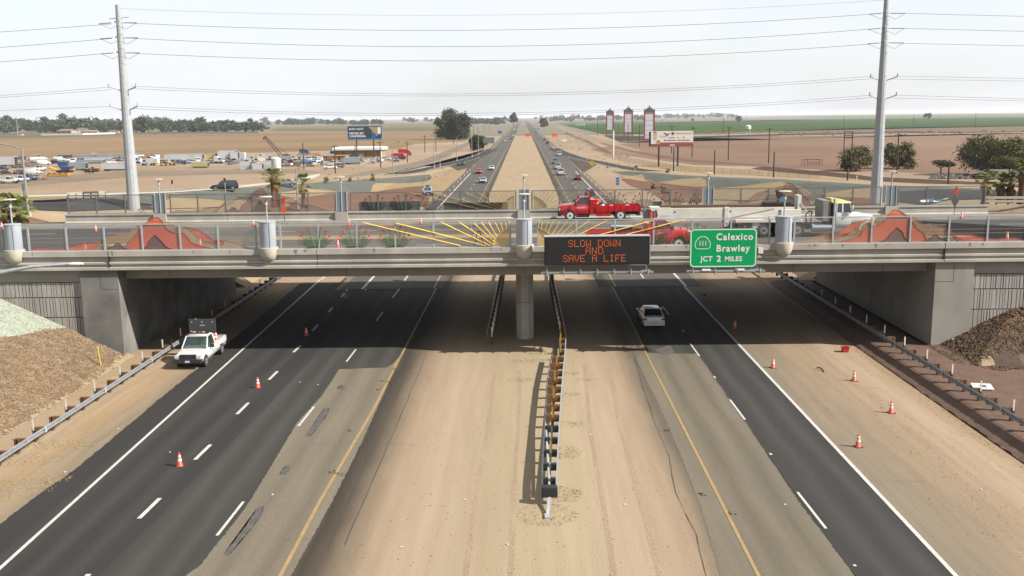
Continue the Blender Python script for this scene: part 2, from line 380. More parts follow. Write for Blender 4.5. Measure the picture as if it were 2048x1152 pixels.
# ================================================================== SETTING
M_field_tan = mat("field_tan", A(176, 148, 112), .95, col2=A(160, 132, 98), scale=.012, stretch=(.25, 1, 1), space='World', col3=A(186, 158, 122), scale3=.004, spec=.05)
M_field_olive = mat('field_olive', A(160, 146, 110), .95, col2=A(142, 132, 98), scale=.01, stretch=(.25, 1, 1), space='World', spec=.05)
M_field_olive2 = mat('field_green_dull', A(126, 122, 84), .95, col2=A(142, 134, 94), scale=.02, stretch=(.25, 1, 1), space='World', spec=.05)
M_field_brown = mat('field_brown', A(168, 138, 116), .95, col2=A(152, 122, 101), scale=.03, stretch=(.2, 1, 1), space='World', col3=A(178, 148, 124), scale3=.006, spec=.05)
M_green = mat('crop_green', A(70, 104, 42), .9, col2=A(84, 116, 50), scale=.02, stretch=(.15, 1, 1), space='World', col3=A(58, 88, 38), scale3=.006, spec=.05)
M_green2 = mat('crop_green_pale', A(112, 130, 72), .9, col2=A(128, 140, 84), scale=.02, stretch=(.15, 1, 1), space='World', spec=.05)
M_far = mat('far_plain', A(172, 162, 140), .95, col2=A(150, 146, 124), scale=.002, stretch=(.3, 1, 1), space='World', spec=.05)
M_grav_grey = mat('gravel_grey_green', A(134, 136, 124), .95, col2=A(118, 121, 110), scale=.3, space='World', fine=.12, fscale=4, bump=.3, bscale=6, spec=.1)
M_grav_tan = mat('gravel_tan', A(204, 178, 136), .95, col2=A(190, 163, 122), scale=.2, space='World', fine=.10, fscale=4, bump=.3, bscale=6, spec=.1)
M_grav_red = mat('gravel_red', A(158, 116, 92), .95, col2=A(140, 102, 80), scale=.25, space='World', fine=.14, fscale=3, bump=.3, bscale=6, spec=.1)
M_ramp_dark = mat('ramp_asphalt', A(72, 69, 68), .9, col2=A(84, 80, 78), scale=.3, space='World', fine=.1, fscale=3, spec=.15)
M_canal = mat('ditch_earth', A(118, 92, 78), .95, col2=A(98, 76, 64), scale=.3, space='World', fine=.2, fscale=2, bump=.6, bscale=2, spec=.05)
M_lot_road = mat('frontage_road_dirt', A(172, 156, 136), .95, col2=A(158, 142, 122), scale=.05, stretch=(1, .3, 1), space='World', spec=.05)

# far fields (flat sheets, on the valley floor)
sheet('far_plain', [(-10800, 900), (10800, 900), (10800, 14800), (-10800, 14800)], M_far, .01)
strip('roadside_lot', -1400, -19.5, 100, 905, M_lot, .02)
strip('roadside_lot', 19.5, 1400, 100, 905, M_lot, .02)
zpx('field', [(-300, 318), (-300, 282), (100, 276), (250, 271), (400, 267), (520, 266), (560, 261), (700, 263), (880, 262), (940, 268), (930, 283), (830, 288), (800, 297), (640, 302), (300, 311), (0, 320)], M_field_tan, .05)
zpx('field', [(-300, 284), (-300, 266), (0, 266), (250, 263), (420, 263), (400, 266.5), (250, 270.5), (100, 275.5)], M_field_olive2, .06)
zpx('field', [(535, 261), (560, 253), (870, 246), (905, 262), (880, 261.5), (700, 262.5)], M_field_olive, .06)
zpx('field', [(545, 262), (556, 257), (880, 254), (892, 261), (880, 261.5), (700, 263)], M_field_olive2, .07)
zpx('field', [(1180, 300), (1240, 288), (1390, 276), (1560, 279), (1700, 277), (1850, 270), (2300, 262), (2300, 372), (2048, 353), (1600, 338), (1500, 333), (1390, 330), (1250, 311)], M_field_brown, .05)
zpx('field', [(1127, 250.5), (1205, 268), (1316, 267.5), (1550, 262), (1700, 257), (2300, 247), (2300, 231), (2048, 234), (1650, 238.5), (1550, 242), (1290, 244.5), (1210, 247), (1130, 249)], M_green, .06)
zpx('field', [(1111, 246.5), (1127, 250), (1210, 246.8), (1290, 244.2), (1292, 242), (1210, 243.5), (1150, 244)], M_green2, .07)
zpx('field', [(1700, 236), (2300, 229.5), (2300, 224.5), (1640, 231), (1560, 234)], M_green2, .05)
zpx('field', [(1560, 279), (1850, 269.5), (2300, 261), (2300, 251), (2048, 252.5), (1650, 258.5), (1550, 262.5), (1316, 268), (1210, 269), (1240, 286), (1390, 275)], mat('fallow_strip', A(160, 136, 118), .95, col2=A(146, 122, 104), scale=.02, space='World', spec=.05), .055)
zpx('canal', [(1390, 273.2), (1560, 268), (1700, 266), (1810, 262), (1900, 264), (2300, 262), (2300, 264), (1900, 266.6), (1800, 265), (1700, 268.3), (1560, 271), (1390, 276.6), (1240, 283), (1205, 271), (1250, 272)], mat('canal_bank', A(86, 78, 66), .95, col2=A(70, 66, 54), scale=.05, space='World', spec=.1), .075)
zpx('farm_road', [(1390, 270), (1560, 266), (1560, 267.6), (1390, 272.6), (1260, 271.4), (1262, 269.5)], mat('pale_track', A(196, 180, 160), .95, spec=.05), .08)
zpx('farm_road', [(1560, 271.5), (1850, 267.2), (2300, 261), (2300, 262), (1850, 269), (1560, 273)], mat('pale_track', A(196, 180, 160), .95, spec=.05), .08)
# gullies and tracks worn in the bare dirt right of the road
zpx('dirt_track', [(1270, 302), (1330, 312), (1390, 320), (1460, 325), (1530, 330), (1535, 332), (1450, 328.5), (1380, 324), (1320, 316), (1270, 306), (1200, 287), (1204, 286)], mat('gully_earth', A(150, 124, 106), .95, col2=A(134, 110, 94), scale=.05, space='World', spec=.05), .065)
zpx('dirt_track', [(1120, 252), (1150, 262), (1210, 280), (1280, 300), (1275, 304), (1190, 284), (1130, 263), (1108, 252)], mat('pale_dirt', A(196, 170, 144), .95, col2=A(184, 156, 130), scale=.05, space='World', spec=.05), .06)
zpx('canal', [(1502, 337), (1527, 333), (1567, 336), (1640, 343), (1700, 348), (1744, 354), (1837, 358), (1943, 364), (2300, 384), (2300, 396), (2048, 376), (1943, 370), (1837, 367), (1744, 362), (1700, 357), (1640, 351), (1567, 345), (1520, 340)], M_canal, .06)
zpx('canal_road', [(1300, 326), (1420, 336), (1500, 341), (1567, 346.5), (1640, 352.5), (1744, 363.5), (1837, 368.5), (1943, 371.5), (2048, 378), (2048, 381), (1837, 371.5), (1640, 358), (1500, 349), (1380, 344), (1290, 335)], M_grav_tan, .055)
zpx('frontage_road', [(640, 369), (660, 358), (845, 321), (894, 301), (931, 286), (1015, 249), (1021, 249), (939, 290), (905, 308), (850, 328), (760, 352), (700, 364)], M_lot_road, .05)
zpx('lot_track', [(-100, 372), (0, 361), (120, 352), (260, 343), (420, 341), (600, 338), (640, 345), (420, 349), (260, 354), (120, 366), (0, 378), (-100, 384)], mat('lot_track_dirt', A(176, 158, 136), .95, col2=A(162, 144, 122), scale=.05, space='World', spec=.05), .05)

# --- highway pavement beyond the bridge (straight to the horizon)
strip('highway_shoulder', -19.2, -7.6, 96, 7000, M_asph_sh, .022)
strip('highway_shoulder', 7.6, 19.2, 96, 7000, M_asph_sh, .022)
strip('highway_road', -18.6, -8.2, 96, 7000, M_asph_far, .04)
strip('highway_road', 8.3, 17.8, 96, 7000, M_asph_far, .04)
strip('road_edge_stain', -8.3, -7.7, 96, 7000, M_oil, .05)
strip('road_edge_stain', 7.5, 8.5, 96, 7000, M_oil, .05)
for a, b, c, d, y0, y1 in ((-16.55, -16.3, 'W', 0, 96, 300), (-9.25, -9.1, 'Y', 0, 96, 6000), (9.1, 9.25, 'Y', 0, 96, 6000), (16.1, 16.35, 'W', 0, 96, 305), (-17.2, -17.0, 'W', 0, 520, 6000), (16.6, 16.8, 'W', 0, 520, 6000)):
    strip('road_marking', a, b, y0, y1, M_white if c == 'W' else M_yellow, .06)
for k in range(26):
    for X in (-12.75, 12.6):
        strip('road_marking', X-.08, X+.08, 101+14.63*k, 104.7+14.63*k, M_white, .06)
# ramps: dark merge lanes, then the older pavement draped over the ramp embankment
def ramp_strip(name, sg, y0, y1, o0, o1, mt, off, xs=None):
    ys = np.arange(y0, y1+.1, 10.0)
    RY = RAMP_Y+[404, 470, 530]; RX = RAMP_X+[22.8, 19.2, 17.2]
    a = [(sg*(np.interp(y, RY, RX)+o0), y) for y in ys]; b = [(sg*(np.interp(y, RY, RX)+o1), y) for y in ys]
    return sheet(name, a+b[::-1], mt, off, True)
for sg in (-1, 1):
    ramp_strip('ramp_road', sg, 290, 530, -3.6, 2.6, M_ramp_dark, .07)
    ramp_strip('road_marking', sg, 300, 525, 1.9, 2.15, M_white, .11)
    ramp_strip('road_marking', sg, 318, 420, -3.3, -3.0, M_white, .11)
    sheet('gore_pavement', [(sg*18.4, 300), (sg*20.5, 310), (sg*26, 345), (sg*20, 404), (sg*18, 430)], mat('gore_asphalt', A(112, 100, 86), .95, col2=A(100, 90, 78), scale=.2, space='World', spec=.1), .055)
# landscaping gravel on the ramp embankments
zterr('gravel_bank', [(133, 398), (350, 389), (475, 378), (560, 371), (640, 365), (700, 361), (750, 358), (800, 354), (858, 349), (866, 357), (850, 364), (820, 366), (760, 366), (745, 372), (742, 384), (700, 386), (640, 384), (600, 380), (560, 385), (500, 398), (420, 405), (300, 415), (135, 421)], M_grav_grey)
zterr('gravel_bank', [(745, 372), (752, 367), (800, 366.3), (848, 367), (862, 358), (872, 353), (935, 337), (928, 347), (882, 388), (860, 392), (850, 372), (800, 377), (742, 384)], M_grav_tan, .09)
zterr('gravel_bank', [(600, 396), (650, 390), (742, 384), (800, 378), (850, 372), (860, 386), (855, 412), (800, 421), (600, 426), (560, 425)], M_grav_red, .1)
zterr('gravel_bank', [(575, 388), (600, 378), (650, 381), (680, 385), (650, 390), (600, 396), (560, 398)], M_grav_tan, .12)
zterr('gravel_bank', [(300, 416), (345, 397), (420, 400), (470, 405), (440, 416), (330, 419)], M_grav_tan, .12)
zterr('gravel_bank', [(1222, 343), (1314, 346), (1373, 351), (1455, 355), (1550, 358), (1650, 364), (1760, 371), (1837, 373), (1962, 378), (2040, 384), (2040, 396), (1960, 396), (1800, 404), (1700, 403), (1600, 400), (1450, 398), (1330, 372), (1250, 352)], M_grav_grey)
zterr('gravel_bank', [(1238, 351), (1285, 349), (1290, 357), (1297, 364), (1250, 358)], M_grav_tan, .1)
zterr('gravel_bank', [(1312, 366), (1361, 359), (1402, 356), (1412, 362), (1413, 374), (1384, 374)], M_grav_tan, .1)
zterr('gravel_bank', [(1420, 378), (1483, 374), (1536, 366), (1560, 364), (1600, 374), (1630, 392), (1500, 402), (1425, 400)], M_grav_tan, .1)
zterr('gravel_bank', [(1640, 389), (1700, 380), (1742, 377), (1742, 398), (1660, 394)], M_grav_tan, .1)
zterr('gravel_bank', [(1242, 358), (1300, 364), (1394, 374), (1413, 376), (1420, 400), (1330, 404), (1300, 384), (1262, 372)], M_grav_red, .09)
zterr('gravel_bank', [(1652, 394), (1742, 398), (1745, 412), (1640, 412)], M_grav_red, .11)
zterr('ramp_road', [(1780, 402), (1800, 384), (1960, 381), (2300, 398), (2300, 420), (2000, 398), (1900, 400), (1840, 410)], M_ramp_dark, .08)
zterr('ramp_road', [(-60, 424), (60, 420), (140, 424), (320, 420), (320, 412), (200, 411), (90, 405), (-60, 407)], M_ramp_dark, .08)
zterr('gravel_bank', [(-60, 440), (0, 440), (60, 436), (100, 445), (-60, 452)], M_grav_red, .1)
zterr('ramp_kerb', [(0, 396.2), (200, 391.5), (350, 386), (475, 377), (560, 367), (640, 351), (640, 348), (560, 363.5), (475, 374), (350, 383.5), (200, 388.5), (0, 393)], M_conc_tan, .1)
for pp in ([(0, 409), (60, 406), (136, 398), (136, 388.5), (60, 390), (0, 396)],):
    zterr('gravel_bank', pp, M_grav_tan, .07)

# --- highway pavement in front of and under the bridge
LE = [(-140, 1098), (0, 1048), (78, 989), (156, 934), (250, 856), (312, 803), (390, 741), (470, 675), (556, 604), (612, 557)]
DK = [(203, 1149), (500, 848), (585, 760), (700, 650), (770, 582), (800, 552)]
OLD = [(372, 1152), (400, 1132), (487, 1022), (530, 954), (595, 845), (643, 793), (678, 740)]
zpx('road_asphalt', [(-700, 1300)]+LE[0:]+[(885, 552), (834, 650), (812, 690), (800, 712), (786, 728), (773, 735.5), (720, 737), (678, 738.5)]+OLD[::-1]+[(250, 1300)], M_anl, .008, jit=.05)
M_amid = xmat('asphalt_mid_lane', tracks([-15.3, -13.7, -11.7, -9.9], S(73, 71, 68, .8), S(84, 81, 77, .8), .6, -18, -8), .22, .5, .9, .16, 34, .35, 60, .07)
zpx('road_asphalt', [(50, 1300)]+DK+[(885, 552), (834, 650), (812, 690), (800, 712), (786, 728), (773, 735.5), (720, 737), (678, 738.5)]+OLD[::-1]+[(250, 1300)], M_amid, .012, jit=.03)
zpx('road_asphalt', [(250, 1300)]+OLD+[(720, 737), (773, 735.5), (786, 728), (790, 737), (762, 800), (714, 905), (660, 1012), (605, 1110), (575, 1165), (500, 1300)], M_aol, .016, jit=.03)
sheet('median_dirt', [(-9.0, 20), (9.0, 20), (9.0, 112), (-9.0, 112)], M_med, .004)
sheet('road_shoulder', [(15.5, 20), (24.5, 20), (24.5, 110), (15.5, 110)], M_shx, .004)
sheet('road_shoulder', [(-26.4, 30), (-19, 30), (-19, 112), (-26.4, 112)], M_shl, .004)
# right roadway
zpx('road_asphalt', [(1212, 549), (1265, 649), (1296, 712), (1372, 868), (1517, 1152), (1595, 1300), (2055, 1300), (1908, 1149), (1500, 715), (1345, 548)], M_anr, .008)
zpx('road_asphalt', [(1285, 706), (1395, 708), (1404, 720), (1500, 858), (1556, 942), (1595, 1000), (1706, 1149), (1800, 1300), (1500, 1300), (1440, 1152), (1400, 1010), (1352, 890), (1312, 800), (1284, 745), (1272, 716)], M_aor, .013, jit=.04)
for pl in ([(658, 816), (648, 817), (640, 830), (612, 872), (620, 874), (640, 850), (655, 828)], [(581, 929), (572, 931), (558, 950), (572, 949), (579, 938)],
           [(690, 771), (676, 773), (674, 779), (688, 778)], [(528, 1013), (515, 1016), (490, 1055), (446, 1110), (456, 1114), (478, 1085), (503, 1058), (522, 1030)], [(1310, 700), (1340, 690), (1350, 705), (1330, 712)]):
    zpx('asphalt_patch', pl, mat('tar_patch', S(78, 76, 73, .8), .85, col2=S(106, 101, 93, .8), scale=1.6, space='World', fine=.15, fscale=20), .020, jit=.03)
# light sand blown over the shoulder edge, dry straw, scraps
straw = mat('dry_straw', A(226, 204, 144), .95, col2=A(214, 188, 130), scale=6, space='World', fine=.25, fscale=25)
# markings
def mark(a, b, w_, mt=M_white, off=.024):
    p, q = P(*a), P(*b); d = (q-p).normalized(); n = Vector((-d.y, d.x, 0))*w_/2
    sheet('road_marking', [p-n, q-n, q+n, p+n], mt, off)
mark((-160, 1282), (642, 558), .17)
mark((1345, 548), (2050, 1300), .19)
mark((885, 553), (834, 650), .14, M_yellow); mark((834, 650), (747, 819), .16, M_yellow); mark((747, 819), (643, 997), .16, M_yellow); mark((643, 997), (490, 1285), .16, M_yellow)
mark((1212, 549), (1265, 649), .13, M_yellow); mark((1265, 649), (1300, 723), .14, M_yellow); mark((1300, 723), (1517, 1152), .14, M_yellow); mark((1517, 1152), (1590, 1296), .14, M_yellow)
for a, b in (((168, 1160), (178, 1149)), ((278, 1038), (320, 997)), ((390, 920), (421, 890)), ((474, 829), (497, 806)), ((538, 760), (555, 743)), ((587, 705), (601, 692)), ((625, 662), (636, 650)), ((657, 625), (665, 615)), ((683, 594), (690, 586)), ((693, 582), (712, 557)), ((730, 581), (756, 554)), ((642, 560), (652, 551))): mark(a, b, .2)
for a, b in (((434, 1072), (487, 1004)), ((597, 853), (628, 814)), ((693, 724), (712, 699)), ((752, 643), (766, 624)), ((785, 596), (808, 566))): mark(a, b, .13)
for a, b in (((1652, 1058), (1595, 985)), ((1490, 840), (1460, 800)), ((1399, 713), (1380, 687)), ((1338, 630), (1325, 613)), ((1293, 572), (1286, 560))): mark(a, b, .12)
for q in ((1428, 753), (1540, 907), (1708, 1130), (1365, 661)): mark(q, (q[0]+3, q[1]+3.5), .12)

# ================================================================== ROCK SLOPES (uncountable stones, one stuff object per bank)
def rocks(name, label, n, area, mt, size, base_mat, base_pts):
    xs, ys, keep = [], [], 0
    V = np.zeros((n, 6, 3)); base = np.array([(1, 0, 0), (0, 1, 0), (-1, 0, 0), (0, -1, 0), (0, 0, .9), (0, 0, -.6)], float)
    k = 0
    while k < n:
        x, y = area()
        if x is None: continue
        s = size*random.uniform(.5, 1.5); a = random.uniform(0, 6.28); c, d = math.cos(a), math.sin(a)
        b = base*(1+rng.uniform(-.35, .35, (6, 1)))*np.array([s*random.uniform(.8, 1.5), s*random.uniform(.6, 1.1), s*random.uniform(.5, .95)])
        V[k, :, 0] = b[:, 0]*c-b[:, 1]*d+x; V[k, :, 1] = b[:, 0]*d+b[:, 1]*c+y; V[k, :, 2] = b[:, 2]+H(x, y)+s*.2; k += 1
    F = np.array([(0, 1, 4), (1, 2, 4), (2, 3, 4), (3, 0, 4), (1, 0, 5), (2, 1, 5), (3, 2, 5), (0, 3, 5)])
    fs = (F[None]+(np.arange(n)*6)[:, None, None]).reshape(-1, 3)
    me = bpy.data.meshes.new(name); me.from_pydata(V.reshape(-1, 3).tolist(), [], fs.tolist()); me.materials.append(mt)
    o = bpy.data.objects.new(name, me); COL.objects.link(o); stuff(o); o['label'] = label
    return o
M_rock_l = mat('rock_brown', A(182, 154, 116), .95, col2=A(140, 116, 86), scale=1.8, space='World', lo=.35, hi=.65, col3=A(186, 160, 128), scale3=1.1)
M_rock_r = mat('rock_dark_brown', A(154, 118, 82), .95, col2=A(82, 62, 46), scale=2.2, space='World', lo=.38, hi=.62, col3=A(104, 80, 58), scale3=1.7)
M_rock_g = mat('rock_grey_green', A(200, 206, 184, 1.1), .95, col2=A(160, 166, 150), scale=3, space='World', col3=A(190, 186, 166), scale3=.6)
sheet('rock_bank', [(-29.4, 64.5), (-29.0, 58), (-29.3, 40), (-60, 40), (-60, 68.9), (-29.4, 68.9)], mat('bank_earth', A(158, 124, 90), .95, col2=A(134, 104, 76), scale=2, space='World', fine=.2, fscale=8, bump=.5, bscale=10), .02, True, jit=.3)
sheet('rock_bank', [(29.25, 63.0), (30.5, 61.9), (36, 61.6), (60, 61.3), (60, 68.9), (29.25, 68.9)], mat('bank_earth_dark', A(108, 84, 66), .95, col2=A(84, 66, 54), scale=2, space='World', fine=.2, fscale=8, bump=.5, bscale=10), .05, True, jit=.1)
sheet('verge_gravel', [(24.45, 30), (70, 30), (70, 62), (36, 62), (29.5, 62.5), (28.9, 69), (28.9, 97), (24.9, 97), (24.5, 70), (24.4, 50)], mat('verge_red', A(142, 108, 86), .95, col2=A(118, 90, 74), scale=1.2, space='World', fine=.22, fscale=8, bump=.5, bscale=12), .04, True, jit=.1)
def in_left():
    x = random.uniform(-43, -28.8); y = random.uniform(42, 68.8)
    e = -29.0-max(0, (y-63)*.12)
    return (x, y) if x < e+random.gauss(0, .25) else (None, None)
def grey_line(x, y):   # boundary between the brown stones and the grey-green gravel above
    return x < -33.5-.22*(68.8-y)+.25*math.sin(y*1.3)
def in_brown():
    x, y = in_left()
    if x is None or grey_line(x, y): return None, None
    return x, y
def in_grey():
    x = random.uniform(-45, -33); y = random.uniform(50, 68.8)
    return (x, y) if grey_line(x, y) else (None, None)
def in_right():
    x = random.uniform(29.0, 46); y = random.uniform(60.8, 68.8)
    if y < 61.35+.3*math.sin(x*2)+max(0, (31-x))*.9: return None, None
    return x, y
rocks('rock_slope', 'bank of loose brown stones left of the road', 23000, in_brown, M_rock_l, .085, None, None)
rocks('gravel_slope', 'grey green gravel laid on the upper bank at left', 9000, in_grey, M_rock_g, .07, None, None)
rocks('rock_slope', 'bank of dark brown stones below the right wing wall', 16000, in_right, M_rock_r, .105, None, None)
sheet('gravel_bank', [(-33.4, 68.8), (-34.6, 63.5), (-36.1, 57), (-37.4, 50), (-60, 50), (-60, 68.8)], mat('gravel_pale_green', A(206, 212, 190, 1.1), .95, col2=A(186, 194, 174, 1.1), scale=2, space='World', fine=.2, fscale=9), .035, True)
# scattered pebbles and clods on the bare dirt
def in_dirt():
    r = random.random()
    if r < .55: return random.uniform(-7.6, 7.2), random.uniform(31, 70)
    if r < .8: return random.uniform(17.5, 25.4), random.uniform(33, 70)
    return random.uniform(-28.6, -22.8), random.uniform(42, 68)
rocks('loose_pebbles', 'small stones scattered over the bare dirt', 1500, in_dirt, mat('pebble', A(172, 146, 116), .95, col2=A(132, 108, 84), scale=3, space='World'), .028, None, None)
def straw_tuft(n, cx, cy, rx, ry):
    m = MB(); m.m(straw)
    for _ in range(n):
        a = random.uniform(0, 6.28); r = math.sqrt(random.random())
        x, y = cx+rx*r*math.cos(a), cy+ry*r*math.sin(a); b = random.uniform(0, 6.28); l = random.uniform(.03, .09); w_ = .008
        z = H(x, y)+random.uniform(.03, .06)
        dx, dy = math.cos(b)*l, math.sin(b)*l
        m.add([(x-dx-dy*.06, y-dy+dx*.06, z), (x+dx-dy*.06, y+dy+dx*.06, z+random.uniform(-.02, .05)), (x+dx+dy*.06, y+dy-dx*.06, z+.01), (x-dx+dy*.06, y-dy-dx*.06, z)], [(0, 1, 2, 3)])
    return m
st = MB(); st.m(straw)
for (px, py, n, rx, ry) in ((1132, 905, 260, .6, .8), (1130, 990, 320, .6, .7), (1095, 1030, 420, 1.0, .9), (1060, 722, 200, 1.1, .35), (1085, 708, 160, .8, .3), (1042, 760, 160, .7, .4), (1130, 748, 120, .8, .3), (1135, 790, 140, .7, .4), (1175, 760, 80, .5, .3), (1140, 850, 120, .6, .4), (20, 980, 500, 1.6, 1.1), (40, 920, 350, 1.6, .8), (130, 890, 260, 1.4, .6), (110, 960, 120, .6, .5)):
    p = P(px, py); q = straw_tuft(int(n*.9), p.x, p.y, rx*1.35, ry*1.35); st.add(q.v, q.f)
for k in range(700):
    y = random.uniform(32, 70); p = 23.7+.012*(y-30)+random.gauss(0, .25); q = straw_tuft(1, p, y, .2, .2); st.add(q.v, q.f)
so_ = stuff(st.build('dry_straw')); so_['label'] = 'pale dry straw strewn along the dirt verges'

# cracks, wheel paths and scraps that the traffic leaves
M_crack = mat('crack_fill', A(104, 96, 86), .95)
def crack(pts, w_=.05, off=.022):
    W = []
    for a, b in zip(pts, pts[1:]):
        for k in range(6): W.append(P(a[0]+(b[0]-a[0])*k/6+random.uniform(-1.2, 1.2), a[1]+(b[1]-a[1])*k/6))
    W.append(P(*pts[-1])); m = MB()
    for a, b in zip(W, W[1:]):
        d = (b-a).normalized(); n = Vector((-d.y, d.x, 0))*w_*random.uniform(.08, .32); u = Vector((0, 0, off)); m.add([a-n+u, b-n+u, b+n+u, a+n+u], [(0, 1, 2, 3)])
    return struct(m.build('road_crack', M_crack))
crack([(1262, 690), (1284, 770), (1312, 850), (1338, 915), (1352, 985), (1392, 1070), (1420, 1180)], .06)
crack([(620, 890), (700, 889), (780, 889), (830, 891)], .04); crack([(560, 1080), (612, 1078), (640, 1079)], .04); crack([(1690, 960), (1760, 962), (1850, 964)], .05); crack([(1590, 800), (1660, 802)], .05); crack([(880, 605), (870, 660), (848, 720), (815, 800), (760, 930), (690, 1090)], .07); crack([(760, 850), (716, 960), (655, 1100)], .05); crack([(1500, 860), (1560, 940), (1640, 1050), (1720, 1160)], .05, .024); crack([(1395, 712), (1440, 775), (1500, 858)], .04, .024)
M_scr = mat('scrap_paper', S(226, 224, 218, .8), .8); M_leaf = mat('dead_leaf', A(112, 78, 44), .95)
for i, (px, py, c) in enumerate(((803, 1095, 0), (1180, 870, 0), (1015, 1090, 0), (930, 1000, 0), (545, 990, 0), (340, 905, 0), (236, 858, 0), (130, 945, 0), (1962, 980, 0), (1085, 800, 0), (1570, 1010, 0), (600, 765, 0), (636, 770, 0), (1250, 1010, 0), (1205, 730, 0))):
    q = P(px, py); o = MB().box((0, 0, .03), (.10, .07, .03), i).build('litter_scrap', M_scr, bevel=.01); o.location = q; tag(o, 'pale scrap of litter lying beside the road', 'litter', 'scraps of litter')
for i, (px, py) in enumerate(((672, 948), (664, 945), (700, 862), (764, 762), (776, 765), (757, 780), (790, 738), (1465, 1028), (682, 773), (1333, 862), (1405, 990), (688, 950))):
    q = P(px, py); m = MB()
    for k in range(7): m.box((random.uniform(-.15, .15), random.uniform(-.2, .2), .03), (.09, .05, .02), random.uniform(0, 3), Matrix.Rotation(random.uniform(-.5, .5), 3, 'X'))
    o = m.build('leaf_clump', M_leaf); o.location = q; stuff(o); o['label'] = 'clump of dry brown leaves on the yellow line'
# tyre ruts in the bare dirt
M_rut = mat('rut_dirt', A(194, 166, 134), .95, col2=A(208, 181, 149), scale=1.2, stretch=(1, .2, 1), space='World', fine=.2, fscale=8, bump=.8, bscale=14)
nr = 0
for pts in ([(930, 1160), (950, 1000), (975, 860), (990, 740)], [(1230, 1160), (1205, 1000), (1180, 860), (1170, 730)]):
    for dx in (-.0, 1.7):
        q = [P(*p)+Vector((dx, 0, 0)) for p in pts]; sheet('dirt_track', [p+Vector((-.11, 0, 0)) for p in q]+[p+Vector((.11, 0, 0)) for p in q[::-1]], M_rut, .0058+.0008*nr, jit=.02); nr += 1
def in_churn():
    t = random.random(); a = P(1690, 745); b = P(2040, 1090); return a.x+(b.x-a.x)*t+random.gauss(0, .7), a.y+(b.y-a.y)*t+random.gauss(0, 1.5)
rocks('loose_clods', 'churned clods of dirt on the right shoulder', 700, in_churn, mat('clod', A(214, 186, 154), .95, col2=A(190, 160, 128), scale=3, space='World'), .032, None, None)
# ================================================================== OVERPASS
YN, YF, ZD, ZT = 68.4, 96.4, 7.0, 7.9     # near / far fence lines, deck, parapet top
M_deck_conc = mat('deck_concrete', A(186, 177, 160), .9, col2=A(170, 161, 145), scale=.5, stretch=(.2, 1, 1), space='World', fine=.06, fscale=10, col3=A(150, 142, 128), scale3=.3, spec=.15)
M_deck_asph = mat('deck_asphalt', A(122, 117, 109), .92, col2=A(104, 100, 94), scale=.6, stretch=(.08, 1, 1), space='World', fine=.1, fscale=12, col3=A(138, 130, 118), scale3=.2, spec=.15)
M_deck_dark = mat('approach_asphalt', A(92, 90, 88), .92, col2=A(80, 78, 78), scale=.6, stretch=(.1, 1, 1), space='World', fine=.1, fscale=12, spec=.15)
bridge = thing('overpass_bridge', 'grey concrete road bridge spanning both carriageways', 'bridge', (0, 82, 0))
def bpart(mb, name, mt, smooth=None, parent=None, bevel=0):
    o = mb.build(name, mt, None, smooth, bevel)
    p = parent or bridge
    o.parent = p
    o.matrix_parent_inverse = Matrix.Translation((0, 0, 0))
    ofs = Vector((0, 82, 0))
    for v in o.data.vertices: v.co -= ofs
    return o
# abutments: solid end blocks with a smooth face towards the road
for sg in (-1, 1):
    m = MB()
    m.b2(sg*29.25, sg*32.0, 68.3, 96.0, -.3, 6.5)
    ab = bpart(m, 'abutment', M_conc2 if sg > 0 else mat('concrete_abutment_shaded', A(150, 147, 140, 1.1), .9, col2=A(130, 127, 121, 1.1), scale=.6, stretch=(1, 1, .5), space='World', bump=.15, bscale=20, col3=A(172, 168, 160, 1.1), scale3=.45, fine=.06, fscale=24, spec=.2))  # left block's darker tone is shade painted into its colour; the mottling is concrete
# box girder and deck slab
m = MB(); m.b2(-29.2, 29.2, 69.6, 95.0, 5.66, 6.62); bpart(m, 'girder', M_conc2)
m = MB(); m.b2(-31.9, 31.9, 68.75, 96.1, 6.62, 6.98); bpart(m, 'deck_slab', M_conc2)
# near and far edge beams with their stepped profile
prof = [(.35, ZT), (-.30, ZT), (-.30, ZT-.40), (-.10, ZT-.44), (-.10, ZT-.80), (-.24, ZT-.84), (-.24, ZT-.97), (-.12, ZT-1.0), (-.12, ZT-1.17), (-.34, ZT-1.20), (-.34, ZT-1.38), (.3, ZT-1.38), (.3, ZT-.9)]
JN = [-75, -50.2, -29.75, -14.8, 14.8, 29.75, 50.2, 75]
m = MB()
for a, b in zip(JN, JN[1:]): m.prism([(YN+u, z) for u, z in prof], a+.02, b-.02, 'X')
bpart(m, 'parapet', M_conc)
m = MB()
for a, b in zip([-46, -29.7, -9, 9, 29.7, 46], [-29.7, -9, 9, 29.7, 46]): m.prism([(YF-.30, ZT), (YF+.35, ZT), (YF+.35, ZT-1.35), (YF-.36, ZT-1.35), (YF-.36, ZT-.85), (YF-.22, ZT-.72), (YF-.22, ZT-.17), (YF-.30, ZT-.15)], a+.02, b-.02, 'X')
bpart(m, 'parapet', M_conc)
# pier
m = MB(); r = .72
oct_ = [(r*math.cos(R(22.5+45*k)), r*math.sin(R(22.5+45*k))) for k in range(8)]
m.loft([[(x*1.0, 73.8+y, z) for x, y in oct_] for z in (-.3, 5.7)])
pier = bpart(m, 'pier', M_conc)
m = MB(); m.loft([[(x*1.0, 84+y, z) for x, y in oct_] for z in (-.3, 5.7)]); bpart(m, 'pier', M_conc)
# joint seals
for sg in (-1, 1): bpart(MB().b2(sg*29.72, sg*29.78, YN-.30, YN+.3, ZT-1.37, ZT-.005), 'joint_seal', M_dark)
